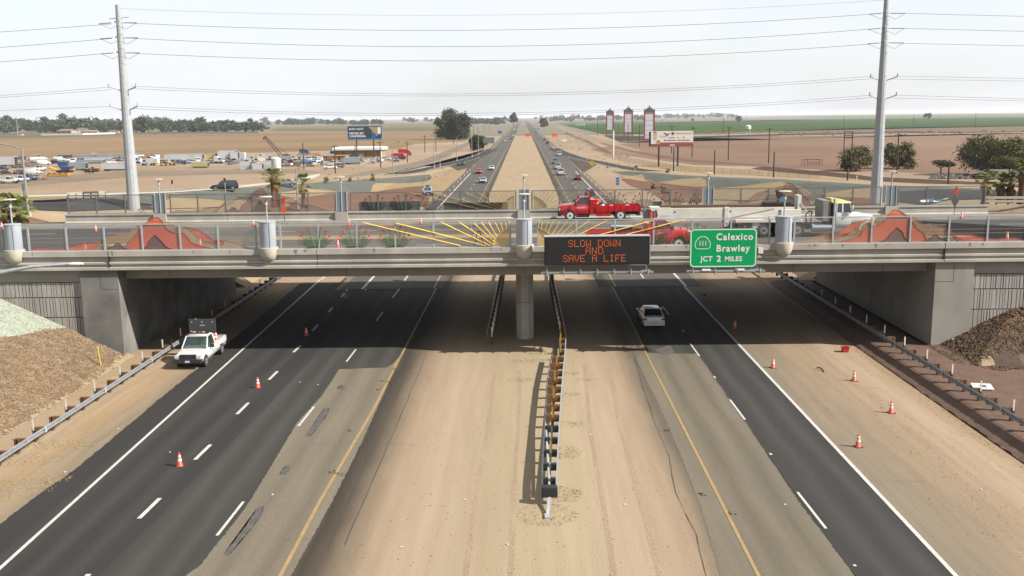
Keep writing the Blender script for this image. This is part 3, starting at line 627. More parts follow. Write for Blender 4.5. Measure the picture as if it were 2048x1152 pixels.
# road surface on the deck and on the approaches
def dk(name, x0, x1, y0, y1, mt, off): return struct(sheet(name, [(x0, y0), (x1, y0), (x1, y1), (x0, y1)], mt, ZD+off))
dk('deck_road', -31.84, 31.84, 68.8, 96.05, M_deck_asph, .022)
for sg in (-1, 1): dk('approach_road', sg*31.85, sg*140, 69.1, 97, M_deck_dark, .03)
dk('deck_shoulder', -60, 60, 91.2, 96.0, M_deck_conc, .045)
dk('deck_shoulder', -31.7, 31.7, 68.82, 70.0, M_deck_conc, .05)
dk('deck_median', -22, 22, 80.6, 83.0, mat('median_tan', A(198, 176, 138), .9, col2=A(180, 158, 122), scale=.8, stretch=(.1, 1, 1), space='World', fine=.08), .05)
for y in (80.45, 83.15): dk('road_marking', -80, 80, y-.07, y+.07, M_yellow, .055)
for y in (76.2, 70.4, 86.6, 90.6):
    if y in (70.4, 90.6): dk('road_marking', -70, 70, y-.06, y+.06, M_white, .055)
    else:
        for k in range(-9, 10): dk('road_marking', k*7.3-1.3, k*7.3+1.3, y-.07, y+.07, M_white, .055)
for X, Y, sg in ((-34.2, 78.2, 1), (34.6, 78.2, 1), (-12, 74, 1), (26, 88, -1)):
    sheet('road_marking', [(X+sg*a, Y+b) for a, b in ((-2, -.1), (.4, -.1), (.4, -.5), (2, .05), (.4, .6), (.4, .2), (-2, .2))], M_white, ZD+.06)

M_rib = mat('ribbed_concrete', A(180, 174, 166, 1.7), .95, col2=A(160, 154, 147, 1.7), scale=.8, stretch=(1, 1, .3), space='World', fine=.06, fscale=12, spec=.1)
# retaining walls of ribbed panels either side of the abutments
for sg, lab in ((-1, 'ribbed grey panel wall above the pale gravel bank at left'), (1, 'ribbed grey panel wall above the dark stone bank at right')):
    wl = thing('retaining_wall', lab, 'wall', (sg*31.95, 68.8, 0))
    def wp(mb, name, mt, par=None):
        o = mb.build(name, mt); o.parent = par or wl
        for v in o.data.vertices: v.co -= Vector((sg*31.95, 68.8, 0))
        return o
    m = MB(); m.b2(sg*32.02, sg*75, 68.50, 69.3, 5.62, 6.5); wp(m, 'coping', M_conc2)
    z1 = 5.6
    for h in (1.12, 1.48, 1.48, 1.48):
        z0 = z1-h; m = MB(); x = 32.05
        m.b2(sg*32.03, sg*75, 68.62, 69.25, z0+.03, z1-.03)
        while x < (52 if sg < 0 else 48):
            wd = random.choice((.12, .2, .3, .16)); m.b2(sg*x, sg*(x+wd), 68.55-random.choice((0, .008, .015)), 68.63, z0+.035, z1-.035); x += wd+random.choice((.04, .05, .07))
        wp(m, 'panel_course', M_rib); z1 = z0

# ------------------------------------------------------------------ decorated screen fences
def art(name, r, g, b, a, k=1.45): return mat('screen_'+name, S(r, g, b, k), .7, alpha=a, col2=S(r*.9, g*.88, b*.86, k), scale=1.2)
ART = {'tan': art('tan', 176, 138, 88, .52), 'red': art('red', 198, 88, 54, .76), 'dark': art('dark', 100, 66, 60, .78), 'line': art('outline', 150, 44, 22, .95),
       'tline': art('tan_outline', 190, 104, 40, .9), 'dline': art('dark_outline', 62, 30, 28, .95), 'sun': art('sun', 240, 196, 66, .62), 'ray': art('ray', 252, 206, 44, .99),
       'stem': art('stem', 40, 92, 36, .96), 'green': art('shrub_green', 88, 128, 66, .45), 'flower': art('flower', 204, 66, 60, .9), 'soil': art('soil', 104, 48, 34, .9), 'mesh': mat('screen_mesh', S(150, 150, 148, .9), .7, alpha=.2)}
ARTF = {k: None for k in ART}
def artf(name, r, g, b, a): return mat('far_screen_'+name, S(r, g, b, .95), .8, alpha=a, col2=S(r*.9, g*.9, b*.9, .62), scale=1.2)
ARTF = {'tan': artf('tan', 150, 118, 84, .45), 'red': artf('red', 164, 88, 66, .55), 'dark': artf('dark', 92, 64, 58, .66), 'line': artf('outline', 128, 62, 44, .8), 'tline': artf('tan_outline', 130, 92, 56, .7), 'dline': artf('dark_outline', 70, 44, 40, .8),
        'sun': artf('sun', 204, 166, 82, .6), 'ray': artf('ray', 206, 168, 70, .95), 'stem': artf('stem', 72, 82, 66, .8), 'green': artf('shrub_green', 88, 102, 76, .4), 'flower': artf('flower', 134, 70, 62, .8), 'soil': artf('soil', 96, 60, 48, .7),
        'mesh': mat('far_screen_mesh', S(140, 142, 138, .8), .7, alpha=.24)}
def lp(ox, oy, pts, s=5.12): return [(ox+x/s, oy+y/s) for x, y in pts]
def nearxz(pts):
    return [((lambda v: (v.x, v.z))(PY(px, py, YN))) for px, py in pts]
C7 = (0, 370)
MT_TAN = lp(*C7, [(900, 690), (1030, 590), (1090, 520), (1200, 500), (1240, 480), (1310, 490), (1400, 420), (1480, 385), (1530, 360), (1600, 372), (1740, 378), (1790, 425), (1900, 425), (2048, 545), (2098, 590), (2298, 560), (2448, 600), (2570, 655), (2400, 675)])
MT_RED2 = lp(*C7, [(270, 705), (400, 638), (620, 648), (760, 622), (840, 597), (1000, 590), (1090, 522), (1030, 600), (960, 690)])
MT_RED3 = lp(*C7, [(1880, 425), (2048, 462), (2180, 560), (2290, 575), (2290, 605), (2200, 605), (2048, 545)])
MT_PEAK = lp(*C7, [(1290, 650), (1320, 572), (1390, 520), (1420, 470), (1480, 405), (1560, 337), (1590, 330), (1622, 333), (1655, 362), (1720, 462), (1790, 492), (1880, 492), (1920, 532), (1960, 592), (2060, 625), (2210, 672), (1290, 682)])
MT_D1 = lp(*C7, [(1070, 683), (1110, 642), (1160, 632), (1180, 597), (1220, 597), (1280, 652), (1340, 660), (1365, 682)])
MT_D2 = lp(*C7, [(1440, 682), (1510, 622), (1530, 562), (1585, 512), (1660, 582), (1700, 632), (1775, 675)])
ZB = ZT+.02
def clampb(pts): return [(x, max(z, ZB)) for x, z in pts]
ART_POLY = [('tan', MT_TAN, 'tline'), ('red', MT_RED2, 'line'), ('red', MT_RED3, 'line'), ('red', MT_PEAK, 'line'), ('dark', MT_D1, 'dline'), ('dark', MT_D2, 'dline')]
ART_POLY = [(a, clampb(nearxz(b)), c) for a, b, c in ART_POLY]
FH = 1.86
def fence(name, label, Y, spans, pal, face, group, mts):
    root = thing(name, label, 'fence', (0, Y, ZT), group=None)
    def fp(mb, nm, mt, par=None):
        o = mb.build(nm, mt); o.parent = par or root
        for v in o.data.vertices: v.co -= Vector((0, Y, ZT))
        return o
    rail = MB(); 
    for a, b, nb in spans:
        rail.b2(a, b, Y-.035, Y+.035, ZT+FH-.038, ZT+FH+.038); rail.b2(a, b, Y-.03, Y+.03, ZT+.005, ZT+.055)
        for k in range(nb+1):
            x = a+(b-a)*k/nb; p = MB(); p.b2(x-.06, x+.06, Y-.05, Y+.05, ZT, ZT+FH-.04); fp(p, 'post', mts[0])
        q = MB()
        for k in range(nb):
            x0 = a+(b-a)*k/nb+.05; x1 = a+(b-a)*(k+1)/nb-.05
            q.add([(x0, Y, ZT+.055), (x1, Y, ZT+.055), (x1, Y, ZT+FH-.035), (x0, Y, ZT+FH-.035)], [(0, 1, 2, 3)])
        fp(q, 'mesh_screen', pal['mesh'])
    fp(rail, 'rail', mts[0])
    def flat(poly, mt, nm, dy, th=.006, outline=None, ow=.05, par=None):
        m = MB(); m.add([(x, Y-face*(.125-dy)*.6, z) for x, z in poly], [tuple(range(len(poly)))])
        o = fp(m, nm, mt, par)
        if outline:
            m = MB()
            for (x0, z0), (x1, z1) in zip(poly, poly[1:]):
                if max(z0, z1) <= ZB+.03: continue
                m.bar((x0, Y-face*((.125-dy)*.6-.006), z0), (x1, Y-face*((.125-dy)*.6-.006), z1), ow, .01)
            fp(m, 'outline', outline, o)
        return o
    for sg in (1, -1):
        for i, (kind, poly, ol) in enumerate(ART_POLY): flat([(sg*x, z) for x, z in poly], pal[kind], 'mountain_cutout' if kind != 'dark' else 'hill_cutout', .045+.012*i, outline=pal[ol])
        # sunburst halves
        arc = [(sg*.98, ZB), (sg*.98, ZT+1.36)]+[(sg*(2.4*math.sin(t)), ZT-.22+1.72*math.cos(t)) for t in np.linspace(.42, 1.36, 9)]
        arc = [(x, max(z, ZB)) for x, z in arc]
        s_ = flat(arc, pal['sun'], 'sun_cutout', .05)
        m = MB()
        for (x0, z0), (x1, z1) in zip(arc[1:], arc[2:]): m.bar((x0, Y+face*.062*.4, z0), (x1, Y+face*.062*.4, z1), .15, .012)
        fp(m, 'sun_rim', pal['ray'], s_)
        rays = [((727, 445), (921, 491)), ((792, 446), (971, 491)), ((882, 444), (981, 491)), ((918, 444), (988, 489)), ((948, 446), (990, 484)), ((962, 444), (990, 478)), ((977, 444), (994, 472)), ((990, 444), (1000, 463)), ((1001, 444), (1006, 460)), ((1011, 444), (1014, 458)), ((1018, 444), (1020, 456))]
        m = MB()
        for a, b in rays:
            (x0, z0), (x1, z1) = nearxz([a, b]); m.bar((-sg*x0*1.0, Y+face*.055*.4, min(z0, ZT+FH)), (-sg*x1, Y+face*.055*.4, max(z1, ZB)), .24, .02)
        fp(m, 'sun_ray', pal['ray'])
        for cx in (9.15, 12.0, 14.85):
            X = sg*cx
            m = MB(); hb = []
            for dx, h, dx0 in ((-1.18, .58, -.55), (-1.08, .86, -.42), (-.92, 1.17, -.30), (-.50, 1.44, -.12), (.36, 1.46, .1), (.78, 1.22, .26), (.96, .85, .40), (1.10, .56, .54)):
                z0 = ZB; pts = [(X+dx0, z0), (X+dx0+(dx-dx0)*.35, z0+h*.3), (X+dx0+(dx-dx0)*.68, z0+h*.62), (X+dx0+(dx-dx0)*.72, z0+h*.8), (X+dx, z0+h)]
                for (x0, a), (x1, b) in zip(pts, pts[1:]): m.bar((x0, Y+face*.05*.4, a), (x1, Y+face*.05*.4, b), .10, .02)
                fl = MB(); hb.append(fl)
                for t in (-.6, 0, .6, 1.2, -1.2):
                    fl.bar((X+dx, Y+face*.056*.4, z0+h-.04), (X+dx+.14*math.sin(t), Y+face*.056*.4, z0+h+.11*math.cos(t)), .07, .015)
            sh = flat([(X-.6, ZB), (X-1.0, ZB+.45), (X-.8, ZB+.75), (X-.3, ZB+.9), (X+.3, ZB+.9), (X+.7, ZB+.75), (X+.9, ZB+.45), (X+.6, ZB)], pal['green'], 'shrub_cutout', .04)
            fp(m, 'stem', pal['stem'], sh)
            for fl in hb: fp(fl, 'flower', pal['flower'], sh)
            flat([(X-.65, ZB), (X-.45, ZB+.10), (X, ZB+.15), (X+.45, ZB+.10), (X+.65, ZB)], pal['soil'], 'soil_cutout', .06, par=sh)
    return root, fp
bays = [(.98, 17.4, 6), (19.15, 35.5, 6), (37.4, 53.6, 6)]
nspan = [(-b, -a, n) for a, b, n in bays]+bays
fence('screen_fence', 'near fence on the front parapet with painted mountains, sunburst and red flowered shrubs', YN, nspan, ART, -1, None, (M_galv,))
fb = [(.8, 17.3, 6), (18.8, 35.4, 6), (37.1, 45.7, 3)]
ff, ffp = fence('screen_fence', 'far fence on the back parapet with the same artwork seen faded from behind', YF, [(-b, -a, n) for a, b, n in fb]+fb, ARTF, -1, None, (mat('far_fence_steel', S(132, 138, 138, .7), .5, .3),))
m = MB()
for a, b in ((-16.5, -10.4), (-8.0, -1.6)): m.b2(a, b, YF+.12, YF+.2, ZT+.02, ZT+(.92 if a < -9 else .72))
ffp(m, 'screen_panel', mat('panel_grey_green', S(112, 118, 112, .6), .8))
o = MB().b2(12.85, 13.75, YF+.1, YF+.14, ZT+.15, ZT+.65).build('sign_back', mat('teal_sign_back', S(70, 128, 130, .6), .6))
tag(o, 'small teal panel standing behind the far fence between two shrub cutouts', 'sign')

# ------------------------------------------------------------------ pylons with lamps
M_drum = mat('drum_steel', S(186, 192, 198, .8), .5, .0, col2=S(168, 175, 182, .8), scale=2.5, stretch=(1, 1, .3))
M_boxp = mat('pylon_panel', S(138, 148, 154, .8), .5, .0, col2=S(124, 134, 140, .8), scale=1.5)
def lamp(root, z0, h):
    m = MB(); m.cyl((0, 0, z0), (0, 0, z0+h), .055, .05, 10); pole = m.build('lamp_pole', M_galv2, root)
    m = MB(); m.lathe([(.05, z0+h-.34), (.11, z0+h-.3), (.11, z0+h-.17), (.07, z0+h-.12), (.13, z0+h-.02), (.04, z0+h+.04), (.025, z0+h+.25)], n=12); m.build('lamp_body', M_galv2, root, 40)
    m = MB(); m.lathe([(.44, z0+h+.25), (.46, z0+h+.28), (.40, z0+h+.32), (.05, z0+h+.34)], n=18); m.build('lamp_disc', M_conc_tan, root, 40)
nl = {-36.55: 'leftmost near drum pylon, beside the street lamp arm', -18.28: 'near drum pylon between the left mountains and the red flowers', 0.0: 'near drum pylon in the middle of the sunburst, above the pier', 18.38: 'near drum pylon right of the green guide sign'}
for X, lab in nl.items():
    rt = thing('bridge_pylon', lab, 'lamp pylon', (X, YN-.05, ZT), group='drum pylons on the near parapet')
    m = MB(); m.lathe([(.05, -.88), (.3, -.86), (.52, -.70), (.64, -.42), (.69, -.12), (.70, 0), (.70, .13), (.60, .15)], n=24); m.build('bowl', M_conc_tan, rt, 50)
    m = MB(); m.lathe([(.57, .15), (.57, 1.92), (.60, 1.93), (.60, 1.99), (.55, 2.0)], n=24); d_ = m.build('drum', M_drum, rt, 40)
    m = MB()
    for a in (-1.15,): m.box((.573*math.cos(a), .573*math.sin(a), 1.03), (.02, .03, 1.74), a)
    m.build('seam', M_dark, d_)
    lamp(rt, 2.0, 1.45)
fl = {-36.4: 'far pylon at left end, behind the near mountains', -18.2: 'far pylon behind the orange road flag', 0.0: 'far pylon in the gap of the far sunburst', 18.3: 'far pylon above the green guide sign', 36.4: 'far pylon beside the right steel transmission pole'}
for X, lab in fl.items():
    rt = thing('bridge_pylon', lab, 'lamp pylon', (X, YF-.05, ZT), group='panel pylons on the far parapet')
    m = MB(); m.loft([[(.5*math.cos(t)*1.0, .34*math.sin(t), z) for t in np.linspace(0, math.pi, 9)] for z in (.02, 1.98)]); m.build('casing', M_boxp, rt, 40)
    m = MB()
    for s_ in (-.52, .52): m.b2(s_-.045, s_+.045, -.05, .05, .02, 2.02)
    m.build('edge_trim', M_galv2, rt)
    m = MB(); m.b2(-.62, .62, -.42, .45, -.90, .0); m.build('plinth', M_conc, rt)
    lamp(rt, 0.02, 3.1)

# ------------------------------------------------------------------ overhead signs hung on the near parapet
M_signframe = mat('sign_frame_steel', S(176, 180, 182, .7), .5, .3)
YS = 67.0
def catwalk(rt, x0, x1, z, yb, nb, vis_z):
    """walkway beam with brackets, in root coordinates (root at x=0,z=0,y=YS)"""
    m = MB(); m.b2(x0-.25, x1+.25, -.55, -.35, z, z+.09); m.b2(x0-.2, x1+.2, .1, .22, z, z+.09); m.b2(x0-.1, x1+.1, -.35, .1, z+.015, z+.05)
    cw = m.build('catwalk', M_signframe, rt)
    for k in range(nb):
        x = x0+.15+(x1-x0-.3)*k/(nb-1)
        m = MB(); m.b2(x-.05, x+.05, -.75, .9, z-.11, z-.005); m.cyl((x, -.6, z-.03), (x, -.6, z+.28), .05, .05, 8); m.b2(x-.035, x+.035, .25, .33, z+.09, vis_z); m.b2(x-.03, x+.03, .33, .95, z+.28, z+.34)
        m.build('bracket', M_signframe, rt)
a, b = PY(1089, 530, YS), PY(1299, 470, YS); X0, X1, Z0, Z1 = a.x, b.x, PY(1194, 529, YS).z, PY(1194, 472.5, YS).z
rt = thing('message_sign', 'black electronic message sign with orange lit words hung on the bridge', 'message sign', (0, YS, 0))
m = MB(); m.b2(X0, X1, -.25, .55, Z0, Z1); cab = m.build('cabinet', mat('sign_black', (.010, .010, .010), .75, spec=.15), rt, bevel=.015)
m = MB(); m.b2(X0-.02, X1+.02, -.27, .57, Z1, Z1+.05); m.b2(X1, X1+.05, -.2, .55, Z0, Z1); m.build('trim', M_galv2, cab)
# matrix of unlit dots
M_dot0 = mat('unlit_dot', (.022, .021, .02), .7, spec=.2)
m = MB(); px_ = .068; pz_ = .0715; nxd = int((X1-X0-.3)/px_); nzd = int((Z1-Z0-.22)/pz_)
for i in range(nxd):
    for j in range(nzd):
        cx = X0+.15+(i+.5)*px_; cz = Z0+.12+(j+.5)*pz_
        m.add([(cx-.022, -.256, cz-.022), (cx+.022, -.256, cz-.022), (cx+.022, -.256, cz+.022), (cx-.022, -.256, cz+.022)], [(0, 1, 2, 3)])
m.build('dot_matrix', M_dot0, rt)
G57 = {'S': '01110 10001 10000 01110 00001 10001 01110', 'L': '10000 10000 10000 10000 10000 10000 11111', 'O': '01110 10001 10001 10001 10001 10001 01110', 'W': '10001 10001 10001 10101 10101 11011 10001',
       'D': '11110 10001 10001 10001 10001 10001 11110', 'N': '10001 11001 11001 10101 10011 10011 10001', 'A': '01110 10001 10001 11111 10001 10001 10001', 'V': '10001 10001 10001 10001 01010 01010 00100',
       'E': '11111 10000 10000 11110 10000 10000 11111', 'I': '01110 00100 00100 00100 00100 00100 01110', 'F': '11111 10000 10000 11110 10000 10000 10000', ' ': '00000 '*7}
M_led = mat('lit_dot', (.4, .08, .01), .5, emit=(1.0, .17, .03), estr=.30)
for s_, pxl, pxr, py0 in (('SLOW DOWN', 1136.5, 1241, 479.5), ('AND', 1171, 1206.5, 494.5), ('SAVE A LIFE', 1125.5, 1252, 509.5)):
    xa = PY(pxl, py0, YS-.27).x; xb = PY(pxr, py0, YS-.27).x; zt = PY((pxl+pxr)/2, py0, YS-.27).z
    pit = (xb-xa)/(len(s_)*6-1); m = MB()
    for ci, ch in enumerate(s_):
        for rj, row in enumerate(G57[ch].split()):
            for k, bit in enumerate(row):
                if bit == '1': m.box((xa+(ci*6+k+.5)*pit, -.265, zt-(rj+.5)*pz_), (.034, .018, .037))
    m.build('lettering', M_led, rt)
zc = PY(1194, 546, YS-.4).z
catwalk(rt, X0, X1, zc, 1, 7, Z0)
# green guide sign
M_green_sign = mat('sign_green', S(0, 146, 84, 1.15), .6, col2=S(0, 139, 79, 1.15), scale=1, spec=.1)
X0, X1 = PY(1379, 500, YS).x, PY(1514, 500, YS).x; Z0, Z1 = PY(1446, 535, YS).z, PY(1446, 456.5, YS).z
rt = thing('guide_sign', 'green highway guide sign for Calexico and Brawley hung on the bridge', 'road sign', (0, YS, 0))
def rrect(x0, x1, z0, z1, r, n=5):
    pts = []
    for cx, cz, a0 in ((x1-r, z1-r, 0), (x0+r, z1-r, 90), (x0+r, z0+r, 180), (x1-r, z0+r, 270)):
        for k in range(n+1): t = R(a0+90*k/n); pts.append((cx+r*math.cos(t), cz+r*math.sin(t)))
    return pts
m = MB(); m.prism(rrect(X0, X1, Z0, Z1, .32), -.02, .03, 'Y'); pan = m.build('panel', M_green_sign, rt)
def ring(pts, wd, y, mt, nm, par):
    m = MB(); n = len(pts)
    for i in range(n):
        (x0, z0), (x1, z1) = pts[i], pts[(i+1) % n]; pass
    c = (sum(p[0] for p in pts)/n, sum(p[1] for p in pts)/n)
    vs = []
    for i in range(n):
        a, b, d = Vector(pts[i-1]), Vector(pts[i]), Vector(pts[(i+1) % n]); t = (d-a).normalized(); nn = Vector((-t.y, t.x)); vs.append((b.x, y, b.y)); q = b+nn*wd; vs.append((q.x, y, q.y))
    m.add(vs, [(2*i, 2*i+1, (2*i+3) % (2*n), (2*i+2) % (2*n)) for i in range(n)])
    return m.build(nm, mt, par)
ring(rrect(X0+.05, X1-.05, Z0+.05, Z1-.05, .28), .07, -.026, M_reflw, 'border', rt)
def at(px, py): v = PY(px, py, YS); return v.x, v.z
cx, cz = at(1405.5, 486)
sh = [(cx-.50, cz-.36), (cx-.28, cz-.43), (cx+.28, cz-.43), (cx+.50, cz-.36), (cx+.56, cz-.15), (cx+.50, cz+.12), (cx+.32, cz+.36), (cx+.1, cz+.48), (cx-.1, cz+.48), (cx-.32, cz+.36), (cx-.50, cz+.12), (cx-.56, cz-.15)]
ring(sh, .045, -.026, M_reflw, 'route_shield', rt)
text('111', .50, (cx, -.03, cz-.2), M_reflw, rt, align='CENTER', off=.006, sx=.8)
for s_, px, py, size, sp2, off in (('Calexico', 1432, 480, .66, 1.18, .016), ('Brawley', 1432, 503, .66, 1.18, .016)):
    x, z = at(px, py); text(s_, size, (x, -.03, z), M_reflw, rt, off=off, sp_=sp2, sx=.93)
x, z = at(1401, 522.5); text('JCT', .50, (x, -.03, z), M_reflw, rt, off=.012, sp_=1.08)
x, z = at(1433, 523); text('2', .60, (x, -.03, z), M_reflw, rt, off=.015)
x, z = at(1449, 522); text('MILES', .46, (x, -.03, z), M_reflw, rt, off=.012, sp_=1.08)
zc = PY(1446, 543.5, YS-.4).z
catwalk(rt, X0, X1+.25, zc, 1, 4, Z0)
for px in (1410, 1477): x = PY(px, 540, YS).x; MB().b2(x-.3, x+.3, -.62, -.34, zc+.1, zc+.2).build('sign_light', M_reflw, rt)
a = PY(1520.5, 501, YN-.45)
rt = thing('control_box', 'small pale utility box on the parapet right of the green sign', 'utility box', a)
MB().b2(-.19, .19, -.12, .14, -.22, .22).build('housing', M_conc_tan, rt, bevel=.01); MB().b2(-.16, .16, -.14, -.122, -.19, .19).build('door', M_reflw, rt)

# ------------------------------------------------------------------ street lamp whose arm reaches in from the left
rt = thing('street_lamp', 'large steel street lamp arm reaching in over the left wall', 'street lamp', (-33.6, 52, H(-33.6, 52)))
zb = rt.location.z
tip = PY(140, 528, 52); mid = PY(60, 534, 52); lo_ = PY(-10, 548, 52)
pts = [Vector((0, 0, 8.0-zb)), Vector((1.2, 0, 8.45-zb)), Vector((lo_.x+33.6, 0, lo_.z-zb)), Vector((mid.x+33.6, 0, mid.z-zb)), Vector((tip.x+33.6, 0, tip.z-zb))]
m = MB(); m.cyl((0, 0, 0), (0, 0, 8.6-zb), .16, .11, 12); m.build('pole', M_galv2, rt)
m = MB(); rr = [.12, .12, .11, .095, .06]
for k in range(4): m.cyl(pts[k], pts[k+1], rr[k], rr[k+1], 10)
m.build('arm', M_galv, rt)
m = MB(); e = pts[-1]; m.loft([[(e.x+dx, y*wy, e.z+z*hz) for y, z in ((-1, 0), (-.7, .8), (.7, .8), (1, 0), (.6, -.7), (-.6, -.7))] for dx, wy, hz in ((-.1, .08, .06), (.08, .15, .1), (.45, .17, .11), (.72, .1, .05))]); m.build('lamp_head', M_postw, rt)

# form lines, drip stains and drain pipes on the bridge concrete
M_stain = mat('water_stain', A(120, 114, 104), .95, alpha=.35)
m = MB()
for k in range(46):
    x = random.uniform(-52, 52); wd = random.uniform(.04, .16); h = random.uniform(.15, .36); z1 = ZT-.01
    m.add([(x-wd, YN-.304, z1), (x+wd, YN-.304, z1), (x+wd*.4, YN-.304, z1-h), (x-wd*.4, YN-.304, z1-h)], [(0, 1, 2, 3)])
bpart(m, 'water_stain', M_stain)['kind'] = 'stuff'
M_form = mat('form_line', A(96, 92, 86, 1.2), .95)
m = MB()
for x in np.arange(-26, 27, 6.5): m.b2(x-.015, x+.015, 69.594, 69.6, 5.68, 6.6)
bpart(m, 'form_line', M_form)
for sg in (-1, 1):
    m = MB(); m.b2(sg*30.55, sg*30.58, 68.294, 68.3, 5.1, 6.5); m.b2(sg*29.26, sg*30.55, 68.294, 68.3, 5.08, 5.11); bpart(m, 'form_line', M_form)
m = MB(); m.b2(-.7, .7, 73.08, 73.1, 2.9, 2.92); bpart(m, 'form_line', M_form)
# ================================================================== GUARDRAILS
def wbeam(m, pts, zc, face):
    """corrugated rail along points; face = +1/-1 side it bulges to (x)"""
    prof = [(-.02, -.155), (.045, -.11), (.045, -.06), (-.02, -.015), (-.02, .015), (.045, .06), (.045, .11), (-.02, .155)]
    rings = []
    for i, p in enumerate(pts):
        a = Vector(pts[max(0, i-1)]); b = Vector(pts[min(len(pts)-1, i+1)]); d = (b-a).normalized(); n = Vector((-d.y, d.x, 0))*(1 if face > 0 else -1)
        if d.y > 0: n = n*-1
        rings.append([Vector(p)+n*u+Vector((0, 0, zc+v)) for u, v in prof])
    m.loft(rings, cap=False, closed=False)
    rings2 = [[q+Vector((0.004, 0, 0)) for q in r] for r in rings]
    return m
def delin(m, x, y, z0, h=.55): m.box((x, y, z0+h/2), (.09, .03, h))
def side_rail(X, y0, y1, sg, label, bend=0):
    zr = .35 if sg > 0 else 0; rt = thing('guardrail', label, 'guardrail', (X, y0, zr))
    m = MB(); ys = np.arange(y0, y1+.1, 1.9)
    pts = [(0, y-y0, 0) for y in ys]
    wbeam(m, pts, .62, -sg); m.build('rail', M_rail, rt)
    for i, y in enumerate(ys):
        p = MB(); p.box((sg*.50, y-y0, .36), (.18, .2, .86)); po = p.build('post', M_wood, rt)
        p = MB(); p.box((sg*.24, y-y0, .60), (.46, .2, .42)); p.build('block', M_wood, rt)
        if i % 2 == 0:
            p = MB(); p.box((sg*.50, y-y0-.12, .96), (.09, .02, .62)); p.build('reflector', M_postw, po)
        if i % 2 == 0 and i:
            p = MB(); p.box((-sg*.05, y-y0+.15, .62), (.012, .22, .3)); p.build('splice', M_galv2, rt) if i % 4 == 0 else None
    return rt
side_rail(-26.05, 27.0, 110, -1, 'steel guardrail beside the left shoulder, running behind the white pickup')
side_rail(25.95, 28.1, 112, 1, 'steel guardrail along the right dirt verge under the bridge')
# median rails: left one under the bridge, right one ending in the tapered terminal
rt = thing('guardrail', 'short median guardrail left of the pier, ending under the bridge', 'guardrail', (-2.75, 71, 0))
m = MB(); ys = np.arange(71.8, 108, 1.9); wbeam(m, [(-.18+.4*((y-71)/36), y-71, 0) for y in ys], .62, -1); m.build('rail', M_rail, rt)
for i, y in enumerate(ys):
    xo = .4*((y-71)/36)
    p = MB(); p.box((xo+.22, y-71, .36), (.16, .2, .76)); po = p.build('post', M_wood, rt)
    p = MB(); p.box((xo+.02, y-71, .62), (.3, .2, .36)); p.build('block', M_wood, rt)
    p = MB(); p.box((xo+.22, y-71-.115, .95), (.09, .02, .75)); p.build('reflector', M_postw, po)
rt = thing('guardrail', 'median guardrail with tapered crash terminal right of the pier', 'guardrail', (0, 42, 0))
def gp(px, py, z=.72): v = P(px, py, z); return (v.x, v.y-42, 0)
Rr = [gp(1112, 975), gp(1114, 935), gp(1116, 890), gp(1119, 840), gp(1122, 790), gp(1126, 740), gp(1130, 700), gp(1131.5, 675), gp(1129, 655), gp(1124, 635), gp(1119, 610), gp(1113, 585), gp(1108, 562)]
Rr = [(x, y, 0) for x, y, z in Rr]+[(3.2, 66, 0)]
Lr = [gp(1085.5, 975), gp(1084.5, 945), gp(1087, 890), gp(1090, 840), gp(1092, 800), gp(1095, 760), gp(1100, 730), gp(1105, 706)]
m = MB(); wbeam(m, Rr, .62, 1); m.build('rail', M_rail, rt); m = MB(); wbeam(m, Lr, .62, -1); m.build('rail', M_rail, rt)
def xat(pts, y):
    return float(np.interp(y, [p[1] for p in pts], [p[0] for p in pts]))
yb = [gp(1100, 700+0)[1]]
Y0 = Lr[0][1]
for k in range(32):
    y = Y0+1.0+1.88*k
    if y > Rr[-1][1]: break
    xr = xat(Rr, y); xl = xat(Lr, y) if y <= Lr[-1][1] else xr-.62
    xm = (xr+xl)/2 if y <= Lr[-1][1]+2 else xr-.38
    plastic = k < 5
    p = MB(); p.box((xm, y, .36), (.15, .15, .74) if not plastic else (.1, .14, .72)); po = p.build('post', M_wood if not plastic else M_galv2, rt)
    p = MB()
    if plastic:
        for s_ in (-1, 1): p.box((xm+s_*(xr-xl)*.26, y, .62), (max(.1, (xr-xl)*.5-.08), .2, .34))
    else:
        p.box(((xm+xr)/2, y, .62), (xr-xm-.05, .2, .38))
        if y <= Lr[-1][1]+.5: p.box(((xm+xl)/2, y, .62), (xm-xl-.05, .2, .38))
    p.build('block', M_black if plastic else M_wood, rt)
    if k == 2 or k % 2 == 1 and k > 4 or k > 12:
        p = MB(); p.box((xm, y-.1, .98), (.10, .02, .62)); p.build('reflector', mat('reflector_amber', A(222, 176, 96), .5) if k < 17 else M_postw, po)
m = MB(); xh = (Rr[0][0]+Lr[0][0])/2
m.tube([(xh, Y0+.3, .6), (xh+.05, Y0+9.5, .55)], .06, 6); m.build('cable', M_galv2, rt)
m = MB(); m.loft([[(xh-.36, Y0-.35, z), (xh+.36, Y0-.35, z), (xh+.34, Y0+.05, z), (xh-.34, Y0+.05, z)] for z in (.36, .86)]); m.build('nose', M_black, rt, bevel=.05)
m = MB(); m.bar((xh, Y0-.2, .42), (xh-.12, Y0-1.5, .05), .14, .06); m.box((xh-.14, Y0-1.6, .05), (.22, .4, .1)); m.build('anchor_strut', M_galv, rt)

